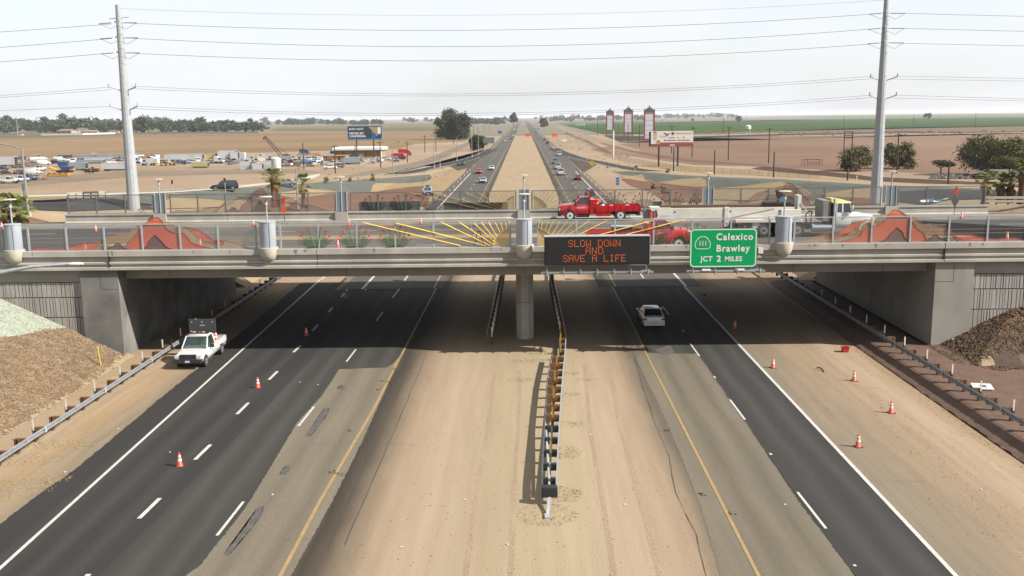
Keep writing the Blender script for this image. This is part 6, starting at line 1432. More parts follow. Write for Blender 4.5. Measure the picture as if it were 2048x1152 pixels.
add(rt, 'lettering', M_reflw, lambda m: [m.b2(-w_*.3, w_*.3, -.05, -.042, H_-h_*f-.1, H_-h_*f) for f in (.3, .62)])
rt, H_, w_, h_ = post_sign('blue sign in front of the white pickup on the left bank', 856, 398, 370, 7.5, 11, Mb)
add(rt, 'lettering', M_reflw, lambda m: [m.b2(-w_*.3, w_*.3, -.05, -.042, H_-h_*f-.06, H_-h_*f) for f in (.4, .65)])
post_sign('large grey back of a sign on two posts beside the left road', 978, 303, 275, 22, 12, mat('sign_back', S(140, 146, 150, .7), .5, .3), posts=2, terr=False)
post_sign('small blue sign far along the left road', 1000, 272, 261.5, 8, 6, Mb, posts=2, terr=False)
post_sign('white sign back beside the right road', 1128.5, 289, 279, 9, 4, M_reflw, terr=False)
Mo = mat('sign_orange', S(240, 84, 40, .9), .5)
post_sign('orange work zone sign standing in the median', 1056, 273, 267, 9, 6.5, Mo, terr=False, posts=2)
post_sign('smaller orange sign left of the median work sign', 1051, 273.5, 268, 4, 4, Mo, 'diamond', terr=False)
post_sign('orange work sign panel beside the right road', 1109, 274, 266.8, 11, 6.5, Mo, terr=False, posts=2)
post_sign('small far orange sign before the dark round tree', 1083.5, 254, 250, 4, 4, Mo, 'diamond', terr=False)
post_sign('tiny far orange sign at the end of the median', 1061, 250, 246, 4, 4, Mo, 'diamond', terr=False)
post_sign('orange diamond sign back in the weeds by the right fence', 1212, 322, 306.5, 7, 6, mat('sign_orange_faded', S(226, 120, 84, .85), .6), 'diamond', terr=False)
post_sign('grey marker sign on a brown post left of the street lamp', 49, 405, 367, 4, 13, mat('sign_back', (1, 1, 1)), terr=True, pm=M_wood)
post_sign('dark sign on a post behind the left ramp', 346, 388, 360, 3.5, 8, M_dark)
post_sign('dark sign on a post behind the black suv', 451, 386, 356, 5, 8, mat('sign_back_blue', S(70, 80, 110, .7), .5))
# temporary flagged warning signs on the deck
def flag_sign(lab, px, pb, pt, pw, mt, split):
    q = P(px, pb, ZD+.05); s = sc(q); rt = thing('work_zone_sign', lab, 'work sign', q); H_ = (pb-pt)/s; w_ = pw/s
    add(rt, 'stand', M_dark, lambda m: (m.cyl((0, .02, 0), (0, .02, H_), .03, .03, 8), m.bar((-.5, .3, .02), (.5, -.3, .02), .05), m.bar((.5, .3, .02), (-.5, -.3, .02), .05)))
    zt, zb_ = H_*.74, H_*.30
    add(rt, 'panel', mt, lambda m: m.prism([(0, zt), (w_/2, (zt+zb_)/2+.1), (0, zb_), (-w_/2, (zt+zb_)/2+.1)], -.02, .0, 'Y'))
    fl = mat('flag_red', S(240, 50, 40, .9), .6)
    for a in (-.55, 0, .5):
        add(rt, 'flag', fl, lambda m: m.add([(0, -.03, H_*.76), (.28*math.sin(a)-.12, -.03, H_*.93), (.34*math.sin(a)+.08, -.06, H_*1.0), (.18, -.03, H_*.82)], [(0, 1, 2, 3)]))
    return rt
flag_sign('narrow orange warning sign with red flags beside the left drum pylon', 569, 447, 394, 9, Mo, 0)
flag_sign('dark back of a flagged warning sign at right, red flag on top', 1908, 432, 378, 15, mat('sign_dark_back', S(106, 92, 104, .6), .6), 0)
# step ladder and black folding frame on the deck
q = P(283, 441, ZD+.05); rt = thing('step_ladder', 'red step ladder standing at the far kerb behind the left mountain', 'ladder', q)
Mlad = mat('ladder_red', S(150, 84, 76, .7), .6)
for s_ in (-1, 1): add(rt, 'rail', Mlad, lambda m: (m.bar((s_*.35-.45, -.1, 0), (s_*.18, 0, 1.15), .06, .05),)); add(rt, 'rear_leg', Mlad, lambda m: m.bar((s_*.28+.45, .35, 0), (s_*.18, .02, 1.15), .05))
add(rt, 'tread', Mlad, lambda m: [m.bar((-.35-.45+.17*i+.45*i/5, -.1+.02*i, .2*i+.02), (.35-.45-.17*i/5+.45*i/5, -.1+.02*i, .2*i+.02), .06, .03) for i in range(1, 5)]); add(rt, 'top_cap', Mlad, lambda m: m.box((0, 0, 1.17), (.42, .2, .05)))
q = P(957, 491, ZD+.05); rt = thing('folding_frame', 'black a-shaped folding frame behind the sunburst rays', 'barricade', q)
add(rt, 'leg', M_black, lambda m: m.bar((-.32, 0, 0), (-.06, 0, 1.1), .07)); add(rt, 'leg', M_black, lambda m: m.bar((.42, 0, 0), (.12, 0, 1.1), .07)); add(rt, 'top_bar', M_black, lambda m: m.bar((-.1, 0, 1.1), (.16, 0, 1.1), .09))
# blue and white pile of sheeting behind the far fence at right
q = PT(1876, 404); rt = thing('tarpaulin_pile', 'heap of blue and white sheeting behind the far fence at right', 'tarpaulin', q)
for i in range(7): add(rt, 'fold', mat('tarp_blue', S(86, 122, 168, .7), .6) if i % 2 else M_reflw, lambda m: m.add([(-2.2+i*.62, -.2, .02), (-1.4+i*.62, -.5, .05), (-1.1+i*.62, .3, .32+.2*math.sin(i*2.1)), (-2.1+i*.62, .5, .2)], [(0, 1, 2, 3)]))
# approach guardrails beyond the fence ends
for (pa, pb, z, lab) in (((1968, 409), (2090, 409), 7.0, 'short metal barrier leaving the far fence at right'), ((135, 398), (212, 395), 7, 'short pale barrier at the left end of the far fence')):
    a, b = P(*pa, z), P(*pb, z); rt = thing('roadside_barrier', lab, 'barrier', a); d = b-a
    for zz in (.35, .75): add(rt, 'rail', M_conc_tan if zz else M_galv, lambda m: m.bar((0, 0, zz), (d.x, d.y, zz), .10, .26))
    [add(rt, 'post', M_dark, lambda m: m.box((d.x*t, d.y*t+.15, .4), (.12, .12, .85))) for t in np.linspace(.02, .98, 6)]
# debris by the road
q = P(1690, 704); rt = thing('plastic_crate', 'small red plastic crate lying on the right dirt', 'crate', q)
add(rt, 'tub', mat('crate_red', S(214, 48, 40, .8), .5), lambda m: m.loft([[(x*k, y*k, z) for x, y in ((-.24, -.2), (.24, -.2), (.24, .2), (-.24, .2))] for z, k in ((.0, .85), (.36, 1.0))]), .02); add(rt, 'rim', M_red, lambda m: m.box((0, 0, .37), (.52, .44, .05)))
q = P(1638, 743); rt = thing('rubber_strip', 'curled black strip of tyre rubber on the right dirt', 'debris', q); add(rt, 'tread', M_black, lambda m: m.tube([(.28*math.cos(t), .5*math.sin(t), .05+.1*math.sin(t*1.5)) for t in np.linspace(-1.3, 1.6, 9)], .045, 6))
q = P(1964, 778, .35); rt = thing('fallen_panel', 'white panel with a dark square lying behind the right guardrail', 'panel', q, R(-12))
add(rt, 'board', M_reflw, lambda m: m.box((0, 0, .16), (1.15, .95, .05), 0, Matrix.Rotation(R(6), 3, 'X')), .01); add(rt, 'print', mat('grey_print', S(110, 114, 124, .7), .7), lambda m: m.box((.05, 0, .195), (.36, .4, .012), 0, Matrix.Rotation(R(6), 3, 'X')))
for px, py, h, lab, mt in ((203, 741, 1.35, 'yellow marker post at the foot of the brown stones', mat('marker_yellow', S(226, 206, 70, .8), .5)), (1906, 722, 1.2, 'faded yellow marker post on the dark stones', mat('marker_dull', S(150, 124, 62, .7), .6))):
    q = P(px, py, 0); q.z = H(q.x, q.y); rt = thing('marker_post', lab, 'marker post', q); add(rt, 'stake', mt, lambda m: m.bar((0, 0, -.1), (-.12, 0, h), .09, .04)); add(rt, 'cap', M_reflw, lambda m: m.box((-.12, 0, h+.02), (.1, .05, .05)))
for px, py, lab in ((1270, 343, 'short pale post at the ramp edge, leftmost'), (1373, 351, 'short pale post at the ramp edge below the billboard'), (1529, 357, 'short pale post at the ramp edge right of the billboard'), (1713, 366, 'short pale post at the ramp edge by the steel pole')):
    q = PT(px, py); rt = thing('marker_post', lab, 'marker post', q, group='pale posts at the right ramp edge'); add(rt, 'stake', mat('post_cream', S(230, 206, 160, .8), .6), lambda m: m.box((0, 0, .6), (.16, .1, 1.2))); add(rt, 'cap', M_postw, lambda m: m.box((0, 0, 1.22), (.17, .11, .1)))

# ================================================================== UTILITY POLES, LIGHT POLES, WIRE FENCES
def upole(lab, px, yb, yt, grp, cross=1, terr=False, mt=None, r=.16, wd=2.4):
    q = PT(px, yb) if terr else P(px, yb); s = sc(q); H_ = (yb-yt)/s; rt = thing('utility_pole', lab, 'utility pole', q, group=grp)
    add(rt, 'shaft', mt or M_dwood, lambda m: m.cyl((0, 0, 0), (0, 0, H_), r*1.25, r, 8))
    if cross: add(rt, 'crossarm', mt or M_dwood, lambda m: m.box((0, -.12, H_-.5), (wd, .12, .16)))
    return rt
G1, G2 = 'brown poles along the left frontage road', 'brown poles in the right fields'
for i, (px, yb, yt, c) in enumerate(((608, 339, 286, 0), (671, 347, 291, 1), (711, 322, 290, 0), (761.5, 335, 283, 1), (815, 325, 283.5, 1), (850, 305, 271, 1), (872, 303, 280, 0), (907, 289, 271, 1), (932, 276, 255, 1), (947, 270, 250, 0), (956, 267, 250, 0), (968, 263, 248, 0), (979, 260, 247, 0))):
    upole(('brown pole before the brown truck', 'brown cross armed pole by the grey yard trailer', 'thin pole in front of the warehouse', 'brown pole at the warehouse end', 'pole by the parked red trucks', 'pole above the wire fence, right of the red trucks', 'short bare pole before the huge tree', 'pole at the foot of the huge tree', 'pole beside the sign back tree', 'far bare pole right of the huge tree', 'second far bare pole right of the huge tree', 'third far bare pole right of the huge tree', 'fourth far bare pole right of the huge tree')[i], px, yb, yt, G1, c)
rp_ = ((1195, 272, 240, 1, 'pole on the green field left of the pylon signs'), (1220, 266, 245, 0, 'thin pole in front of the left pylon sign'), (1236, 281, 246, 0, 'pole between the left and middle pylon signs'), (1256, 286, 247, 0, 'pole in front of the middle pylon sign'), (1279, 293, 250, 0, 'pole between the middle and right pylon signs'), (1343, 307, 252, 1, 'pole behind the white billboard'), (1324, 262, 237, 0, 'pole above the billboard top left'), (1337, 251, 227, 0, 'far pole above the billboard middle'),
       (1384, 315, 255, 1, 'pole at the right edge of the white billboard'), (1347, 345, 296, 0, 'rust coloured short pole under the billboard'), (1428.5, 349, 301, 0, 'bare brown pole right of the billboard'), (1456.5, 321, 254, 1, 'cross armed pole on the brown field'), (1537, 327, 257, 1, 'cross armed pole below the water tank'), (1547, 355, 304, 0, 'bare pole beside the dark ditch'), (1446, 266, 236, 0, 'pole on the green field right of the billboard'), (1695, 361, 336, 0, 'short pole under the left mesquite'),
       (1793, 347, 268, 1, 'brown pole in front of the second mesquite'), (1896, 369, 320, 0, 'bare pole right of the small mesquite'), (1826, 258, 230, 0, 'pole on the green field right of the steel pole'), (1950, 256, 226, 0, 'pole on the green field near the right edge'), (1687, 258, 232, 0, 'pole on the green field left of the steel pole'), (1803, 236, 217, 0, 'far pole right of the steel pole'), (1880, 236, 215, 0, 'far pole on the right horizon'), (1961, 231, 214, 0, 'farther pole on the right horizon'), (2036, 231, 214, 0, 'last pole on the right horizon'), (1725, 237, 218, 0, 'far pole left of the right steel pole'), (1492, 243, 224, 0, 'far pole by the long white shed'))
for px, yb, yt, c, lab in rp_: upole(lab, px, yb, yt, G2, c, r=.17)
rt = upole('two post wooden frame behind the left mesquite', 1686, 336, 263, 'wooden frame poles', 0); q = rt.location; s = sc(q)
add(rt, 'shaft', M_dwood, lambda m: m.cyl((16/s, 0, 0), (16/s, 0, 72/s), .2, .16, 8)); add(rt, 'crossarm', M_dwood, lambda m: [m.b2(0, 16/s, -.1, .1, z-.12, z+.12) for z in (71/s, 64/s, 59/s)])
upole('stout white pole at the right wire fence', 1226.5, 316, 262, 'white pole', 0, mt=M_postw, r=.3)
for i, (px, yb, yt) in enumerate(((36, 268, 232), (101, 250, 231), (391, 244, 231), (437, 243, 231), (494, 242, 230), (543, 241, 229), (622, 240, 229), (648, 240, 229), (687, 240, 231))): upole('faint transmission tower on the left horizon', px, yb+2, yt, 'faint towers on the left horizon', 0, mt=M_galv, r=.35)
M_lp = mat('light_pole_grey', S(176, 176, 172, .7), .5, .2)
def lightpole(lab, px, yb, yt, armpx, grp, terr=False, z=None):
    q = P(px, yb, z) if z is not None else (PT(px, yb) if terr else P(px, yb)); s = sc(q); H_ = (yb-yt)/s; a = armpx/s; rt = thing('light_pole', lab, 'light pole', q, group=grp)
    add(rt, 'shaft', M_lp, lambda m: m.cyl((0, 0, 0), (0, 0, H_*.93), .16, .10, 8)); add(rt, 'arm', M_lp, lambda m: m.tube([(0, 0, H_*.92), (a*.4, 0, H_*.97), (a, 0, H_)], .07, 6)); add(rt, 'lamp_head', M_dark, lambda m: m.box((a+.2*(1 if a > 0 else -1), 0, H_), (.7, .3, .14)))
    add(rt, 'footing', M_conc_tan, lambda m: m.cyl((0, 0, 0), (0, 0, .5), .3, .3, 10))
GLP = 'grey light poles along the ramps'
lightpole('grey light pole at left edge, arm reaching left', 57, 433, 287, -50, GLP, z=7.0); lightpole('grey light pole between the palms, arm reaching right', 596, 418, 332, 32, GLP, True); lightpole('grey light pole beside the left ramp by the wire fence', 787, 356, 285, 12, GLP); lightpole('grey light pole at the black merge lane', 868.5, 336, 276, 12, GLP); lightpole('grey light pole left of the merge lane tip', 914, 322, 271, 10, GLP); lightpole('grey light pole by the sign back', 944, 314, 270, 2, GLP); lightpole('light pole in front of the sign back trees', 957, 309, 266, 2, GLP)
for px, yb, yt, lab in ((1158, 304, 272, 'light pole beside the right merge lane'), (1141, 287, 263, 'light pole farther along the right verge'), (1135, 279, 255, 'third light pole on the right verge'), (880, 334, 314, 'short dark post by the merge lane')): lightpole(lab, px, yb, yt, 1, GLP)
# yellow lattice of wire fences
def wfence(lab, pts, hgt, step, mt, name='wire_fence', terr=False):
    W = [P(*p) for p in pts]; rt = thing(name, lab, 'fence', W[0]); m = MB(); w2 = MB()
    n = 0
    for a, b in zip(W, W[1:]):
        d = b-a; k = max(1, int(d.length/step))
        for i in range(k): q = a+d*i/k-W[0]; m.cyl(q, q+Vector((0, 0, hgt)), .04, .04, 5)
        q0, q1 = a-W[0], b-W[0]; w2.bar(q0+Vector((0, 0, hgt)), q1+Vector((0, 0, hgt)), .04)
        w2.bar(q0+Vector((0, 0, hgt*.5)), q1+Vector((0, 0, hgt*.5)), .025)
    m.build('post', mt, rt); w2.build('strand', mt, rt)
    m = MB()
    for a, b in zip(W, W[1:]): a_, b_ = a-W[0], b-W[0]; u = Vector((0, 0, hgt-.02)); m.add([a_, b_, b_+u, a_+u], [(0, 1, 2, 3)])
    m.build('netting', mat('wire_netting', S(150, 146, 136, .6), .7, alpha=.18), rt)
M_fp = mat('fence_post_grey', S(150, 144, 132, .65), .7); M_fp2 = mat('fence_post_brown', S(120, 96, 80, .65), .8)
wfence('chain link fence along the left frontage road', [(652, 372), (700, 364), (760, 352), (850, 331), (905, 311)], 1.6, 3.0, M_fp)
wfence('brown post fence along the right ramp', [(1130, 268), (1172, 284), (1222, 313), (1262, 326), (1310, 335), (1380, 344), (1480, 350), (1640, 358)], 1.7, 3.0, M_fp2)
wfence('pale post fence round the left yard', [(0, 327), (120, 322), (150, 320)], 1.5, 4, M_fp); wfence('post fence along the front of the yard', [(265, 344), (420, 341), (600, 337), (660, 335)], 1.5, 4, M_fp)
wfence('white board fence by the warehouse', [(722, 333), (750, 326), (760, 322)], 1.8, 2, M_postw)

# ================================================================== FAR HOUSES AND BUILDINGS
M_stucco = [mat('stucco_%d' % i, S(*c, .68), .9) for i, c in enumerate(((226, 214, 196), (206, 188, 166), (232, 228, 222), (190, 172, 150)))]
M_roofs = [mat('roof_%d' % i, S(*c, .65), .9) for i, c in enumerate(((150, 96, 78), (158, 134, 116), (128, 118, 110), (176, 140, 118)))]
def house_b(lab, px, yb, wpx, hpx, i, grp, name='far_house', ridge=True, cat='house', white=False):
    q = P(px, yb); s = sc(q); W_, Hh = wpx/s, hpx/s; D_ = min(W_*.6, 14); rt = thing(name, lab, cat, q, random.uniform(-.25, .25), grp)
    add(rt, 'wall', M_stucco[i % 4] if not white else M_postw, lambda m: m.b2(-W_/2, W_/2, 0, D_, 0, Hh*.62))
    z = Hh*.62
    if ridge: add(rt, 'roof', M_roofs[i % 4], lambda m: m.add([(-W_/2-.5, -.5, z), (W_/2+.5, -.5, z), (W_/2+.5, D_+.5, z), (-W_/2-.5, D_+.5, z), (-W_*.3, D_/2, Hh), (W_*.3, D_/2, Hh)], [(0, 1, 5, 4), (1, 2, 5), (2, 3, 4, 5), (3, 0, 4), (3, 2, 1, 0)]))
    else: add(rt, 'roof', M_roofs[2] if not white else M_postw, lambda m: m.b2(-W_/2-.3, W_/2+.3, -.3, D_+.3, z+.003, z+Hh*.12))
    for k in range(3): x = -W_/2+W_*(k+.5)/3; add(rt, 'window', M_glass, lambda m: m.b2(x-W_*.06, x+W_*.06, -.05, -.005, Hh*.2, Hh*.45))
    return rt
HG = 'far houses in the left tree belt'
for i, (px, yb, wp, hp, lab) in enumerate(((30, 271, 26, 5, 'far house behind a white wall at the left edge'), (128, 268, 34, 10, 'red roofed far house left of the tan one'), (163, 266.5, 22, 11, 'far house with a dark red roof among trees'), (178, 268, 32, 8, 'low tan far house in the tree belt'), (226, 266, 22, 6, 'white far house just left of the steel pole'), (242, 263, 20, 8, 'far house hidden by the left steel pole'), (283, 264, 16, 11, 'tall pale far house right of the steel pole'), (300, 265, 8, 5, 'tiny white far house right of the steel pole'), (375, 266, 10, 4, 'pale far house deep in the belt'), (437, 257, 22, 5, 'pink roofed far house behind the belt end'))): house_b(lab, px, yb, wp, hp, i, HG)
def gwall(lab, pts, h): 
    W = [P(*p) for p in pts]; rt = thing('garden_wall', lab, 'wall', W[0]); m = MB()
    for a, b in zip(W, W[1:]): m.bar(a-W[0]+Vector((0, 0, h/2)), b-W[0]+Vector((0, 0, h/2)), .3, h)
    m.build('wall', M_stucco[2], rt); n_ = MB()
    for a, b in zip(W, W[1:]): n_.bar(a-W[0]+Vector((0, 0, h+.1)), b-W[0]+Vector((0, 0, h+.1)), .4, .2)
    n_.build('coping', M_stucco[1], rt)
gwall('long pale wall in front of the left far houses', [(-40, 272), (36, 271.5)], 2.2); gwall('long white wall before the red roofed houses', [(82, 271), (165, 270), (230, 268)], 2.2); gwall('pale wall at the right end of the tree belt', [(300, 267.5), (420, 267), (518, 266.5)], 2)
for i, (px, yb, wp, hp, lab) in enumerate(((1160, 251, 17, 4.5, 'long white shed on the edge of the green field'), (1501, 235, 40, 3, 'long white tube shed beside the dark round field tree'), (1805, 224.5, 24, 2.5, 'low white shed on the right horizon'), (1831, 226, 12, 2, 'tiny white shed on the right horizon'), (1330, 238, 40, 2.5, 'flat pale building behind the pylon signs'), (975, 245, 24, 3.5, 'low pale building left of the tall slim tree'), (865, 241, 30, 3, 'row of pale far buildings left of the huge tree'), (450, 244, 30, 4, 'pale far building on the left plain'), (1945, 218, 14, 2, 'far white roof near the right edge'), (2015, 217, 20, 2, 'last white roof at the right edge'), (1430, 268, 10, 2.5, 'small white hut by the canal right of the billboard'))): house_b(lab, px, yb, wp, hp, 2, 'far sheds', 'shed', False, 'shed', True)
house_b('white shed under the mesquites at the right edge', 2012, 357, 76, 17, 2, None, 'shed', True, 'shed', True)
house_b('grey tin shed left of the white one under the mesquites', 1962, 357, 40, 13, 3, None, 'shed', False, 'shed')
# water tank on legs
q = P(1496, 267); s = sc(q); rt = thing('water_tank', 'white round water tank on legs in front of the green field', 'water tank', q)
r_ = 5.6/s; add(rt, 'tank', M_postw, lambda m: m.lathe([(r_*.4, 7/s), (r_, 9/s), (r_, 15/s), (r_*.5, 16.5/s), (.1, 17/s)], n=16), 0, 40)
for k in range(4): a = .8+k*1.57; add(rt, 'leg', M_galv2, lambda m: m.cyl((r_*.85*math.cos(a), r_*.85*math.sin(a), 0), (r_*.7*math.cos(a), r_*.7*math.sin(a), 9/s), .25, .25, 6))
# iron pen and junk on the right
q = P(1627, 331.5); s = sc(q); rt = thing('livestock_pen', 'rusty iron pen frame standing on the brown field edge', 'pen', q)
Mr = mat('rust', S(104, 70, 60, .7), .9)
add(rt, 'frame', Mr, lambda m: [m.bar((x, y, 0), (x, y, 12/s), .14) for x in (-18/s, -13/s, 17/s) for y in (0, 3)]+[m.bar((-18/s, y, 11.8/s), (17/s, y, 11.8/s), .12) for y in (0, 3)]); add(rt, 'panel', Mr, lambda m: [m.bar((-13/s, 0, z/s), (13/s, 0, z/s), .12) for z in (2, 4, 6, 8)])
rocks('junk_heap', 'jumble of low junk beneath the right mesquites', 260, lambda: ((lambda v: (v.x, v.y))(P(random.uniform(1865, 1960), random.uniform(352, 358)))), mat('junk_dark', S(70, 66, 66, .6), .8, col2=S(120, 112, 108, .6), scale=.5, space='World'), .7, None, None)
rocks('desert_scrub', 'low dark scrub dotted over the right fields', 190, lambda: ((lambda v: (v.x, v.y))(P(random.uniform(1390, 2048), random.choice((random.uniform(261, 268), random.uniform(264, 272)))))), LV['dry'], 1.1, None, None)
rocks('desert_scrub', 'small dark weeds dotted along the far verges', 260, lambda: ((lambda v: (v.x, v.y))(P(*random.choice(((random.uniform(1130, 1260), random.uniform(290, 338)), (random.uniform(1105, 1180), random.uniform(262, 300)), (random.uniform(640, 930), random.uniform(330, 372)), (random.uniform(945, 1030), random.uniform(252, 292))))))), LV['dry'], .38, None, None)

# ================================================================== EQUIPMENT YARD AT LEFT
M_tw = mat('trailer_white', S(228, 230, 232, .8), .5, col2=S(206, 208, 210, .8), scale=.4, stretch=(1, 1, .2)); M_tg = mat('trailer_grey', S(178, 186, 192, .75), .5, col2=S(160, 168, 174, .75), scale=.4, stretch=(1, 1, .2))
M_tb = mat('rust_brown', S(126, 80, 64, .7), .9, col2=S(98, 66, 54, .7), scale=.6); M_my = mat('machine_yellow', S(226, 172, 50, .8), .5, col2=S(196, 146, 46, .8), scale=.8); M_bl = mat('yard_blue', S(62, 92, 140, .75), .5); M_ty = mat('trailer_khaki', S(214, 196, 120, .75), .6)
def ybox(lab, xa, xb, yb, hpx, mt, name='semi_trailer', cat='trailer', wheels=True, lift=.25, rz=0, grp='trailers parked in the yard', door=None):
    q = P((xa+xb)/2, yb); s = sc(q); L_ = (xb-xa)/s; H_ = hpx/s; D_ = 2.5; rt = thing(name, lab, cat, q, rz, grp); z0 = H_*lift if wheels else 0
    add(rt, 'box', mt, lambda m: m.b2(-L_/2, L_/2, 0, D_, z0, H_))
    add(rt, 'roof_rail', M_galv2, lambda m: (m.b2(-L_/2-.03, L_/2+.03, -.03, .08, H_-.12, H_+.03), m.b2(-L_/2-.03, L_/2+.03, D_-.08, D_+.03, H_-.12, H_+.03)))
    if wheels:
        add(rt, 'chassis', M_dark, lambda m: m.b2(-L_/2+.3, L_/2-.3, .5, D_-.5, z0-.35, z0-.01))
        for x in ((-L_/2+1.2, -L_/2+2.3) if L_ > 6 else (-L_/2+1,)): add(rt, 'wheel', M_tyre, lambda m: m.cyl((x, .05, .48), (x, .4, .48), .48, .48, 12))
        for x in ((L_/2-2.2,) if L_ > 6 else (L_/2-1,)): add(rt, 'landing_leg' if L_ > 6 else 'wheel', M_dark, lambda m: m.cyl((x, .1, 0), (x, .1, z0), .1, .1, 8) if L_ > 6 else m.cyl((x, .05, .48), (x, .4, .48), .48, .48, 12))
    add(rt, 'door', door or M_dark, lambda m: m.b2(L_/2+.005, L_/2+.04, .15, D_-.15, z0+.15, H_-.15))
    return rt
for a in (('white box body truck trailer at the left picture edge', -2, 30, 335, 22, M_tw), ('long grey trailer behind the left yard cars', 143, 190, 318, 9, M_tg), ('second long grey trailer joined right of it', 191, 250, 318, 9.5, M_tg), ('low grey trailer in the middle row', 152, 206, 327, 7, M_tg), ('pale trailer tops behind the middle row', 165, 222, 320.5, 5, M_tw), ('grey trailer with an open dark end', 137, 171, 342, 16, M_tg),
          ('pale semi trailer with faint lettering beside the steel pole', 204, 252, 342.5, 17, M_tw), ('long white semi trailer right of the steel pole', 328, 405, 323, 15, M_tw), ('big white trailer, tallest of the yard centre', 436, 471, 322, 21, M_tw), ('grey box trailer by the warehouse front', 687, 721, 329, 14, M_tg), ('white trailer end behind the three white boxes', 461, 476, 322, 18, M_tw)): ybox(*a)
for a in (('leftmost of three white storage boxes in front', 480, 501, 339, 16, M_tw), ('middle white storage box of the three', 503, 524, 339, 12.5, M_tw), ('right white storage box of the three', 526, 543, 338, 16, M_tw)): ybox(*a, 'storage_box', 'container', False, grp='white storage boxes')
for a in (('brown container behind the grey trailers', 123, 140, 319, 9, M_tb, 'container', 'container', False), ('blue container on the yellow machine row', 116, 133, 334, 11, M_bl, 'container', 'container', False), ('yellow green box body beside the white box truck', 415, 433, 322, 15, M_ty, 'container', 'container', False), ('khaki wagon on four wheels standing alone', 383, 415, 336, 11, M_ty, 'wagon', 'wagon', True), ('tan shed bodies behind the tank truck', 580, 625, 320, 9, M_ty, 'container', 'container', False)): ybox(*a, grp=None)
def btruck(lab, xa, xb, yb, hpx, mt, cabm, flip=1, name='box_truck', grp='box trucks in the yard'):
    q = P((xa+xb)/2, yb); s = sc(q); L_ = (xb-xa)/s; H_ = hpx/s; rt = thing(name, lab, 'truck', q, 0 if flip > 0 else R(180), grp)
    add(rt, 'box', mt, lambda m: m.b2(-L_/2, L_/2-2.2, -1.2, 1.2, .9, H_)); add(rt, 'cab', cabm, lambda m: m.prism([(L_/2-2.15, .6), (L_/2, .6), (L_/2, 1.3), (L_/2-.7, 1.5), (L_/2-1.0, 2.4), (L_/2-2.15, 2.45)], -1.05, 1.05, 'Y'))
    add(rt, 'windshield', M_glass, lambda m: m.add([(L_/2-.68, -.9, 1.52), (L_/2-.68, .9, 1.52), (L_/2-.98, .9, 2.35), (L_/2-.98, -.9, 2.35)], [(0, 1, 2, 3)]))
    for s_ in (-1, 1): add(rt, 'side_window', M_glass, lambda m: m.add([(L_/2-1.8, s_*1.056, 1.5), (L_/2-.9, s_*1.056, 1.5), (L_/2-1.1, s_*1.056, 2.25), (L_/2-1.8, s_*1.056, 2.25)], [(0, 1, 2, 3)]))
    for x in (-L_/2+1.2, L_/2-1.0):
        for s_ in (-1, 1): add(rt, 'wheel', M_tyre, lambda m: m.cyl((x, s_*.8, .5), (x, s_*1.1, .5), .5, .5, 12))
for a in (('white box truck beside the yellow green box', 430, 448, 327, 15, M_tw, M_tw, 1), ('white box truck in front of the tall trailer', 466, 491, 321, 16, M_tw, M_tw, -1), ('white motor home right of the steel pole', 283, 318, 331, 14, M_tw, M_tw, -1), ('white camper van left of the box row', 487, 512, 324, 8, M_tw, M_tw, 1), ('pale motor home in the yard centre', 515, 548, 322, 10, M_tw, M_tw, 1), ('white bus shaped motor home by the tan building', 626, 645, 325, 11, M_tw, M_tw, -1), ('grey tank truck beside the silo', 562, 595, 322, 10, M_tg, M_tw, 1), ('white semi tractor beside the left steel pole', 266, 283, 327, 16, M_tw, M_tw, 1), ('red semi tractor parked right of the warehouse', 784, 812, 318, 12, M_red, M_red, 1), ('red semi tractor behind the other red one', 797, 824, 311, 13, M_red, M_red, 1), ('blue truck cab beyond the brush by the crane', 600, 620, 309, 11, M_bl, M_bl, 1), ('dark red old truck beside the silo', 565, 592, 332, 12, M_tb, M_tb, 1)): btruck(*a)
def yv(kind, px, yb, col, rz, lab): p = P(px, yb); vehicle(kind, paint(*col), (p.x, p.y, .05), R(rz), lab, {'sedan': 'sedan_car', 'suv': 'suv_car', 'pickup': 'pickup_truck', 'van': 'van'}[kind], {'sedan': 'car', 'suv': 'car', 'pickup': 'pickup', 'van': 'van'}[kind], False, 'vehicles parked in the yard')
for a in (('pickup', 17, 367, W_, 5, 'white pickup nearest the left picture edge'), ('pickup', 40, 364, W_, 20, 'white pickup right of the nearest one at left'), ('pickup', 56, 361, (66, 100, 150), -8, 'blue pickup beside the two white pickups'), ('sedan', 72, 359, (120, 116, 108), 30, 'grey wreck beside the blue pickup'), ('van', 88, 330, W_, 30, 'white van in the left yard'), ('pickup', 110, 328, (40, 40, 44), 160, 'dark pickup in the left yard'), ('van', 120, 323, W_, 10, 'white van behind the dark pickup'), ('sedan', 40, 348, DK_, 60, 'dark car in the left yard'), ('sedan', 12, 349, (60, 48, 46), 20, 'dark brown car at the left edge of the yard'), ('sedan', 5, 340, (54, 56, 66), 10, 'dark car under the white trailer at left'), ('sedan', 57, 333, (150, 96, 86), 80, 'rusty wreck in the left yard'), ('sedan', 70, 331, (120, 130, 140), 10, 'grey wreck in the left yard behind the rusty one'), ('sedan', 140, 323, SV, 40, 'silver car behind the open grey trailer'),
          ('sedan', 661, 338, W_, 10, 'white car in front of the yard by the warehouse'), ('suv', 676, 336, GY_, 190, 'grey car right of the white car by the warehouse'), ('pickup', 603, 327, W_, 170, 'white pickup right of the dark red old truck'), ('pickup', 798, 320, DK_, 185, 'dark pickup in front of the red semi tractor'), ('sedan', 772, 321, SV, 0, 'silver car at the warehouse corner'), ('sedan', 690, 325, (70, 80, 90), 30, 'slate car behind the grey box trailer'), ('sedan', 370, 327, W_, 0, 'white car under the long white trailer'), ('sedan', 388, 327, SV, 5, 'silver car under the long white trailer')): yv(*a)
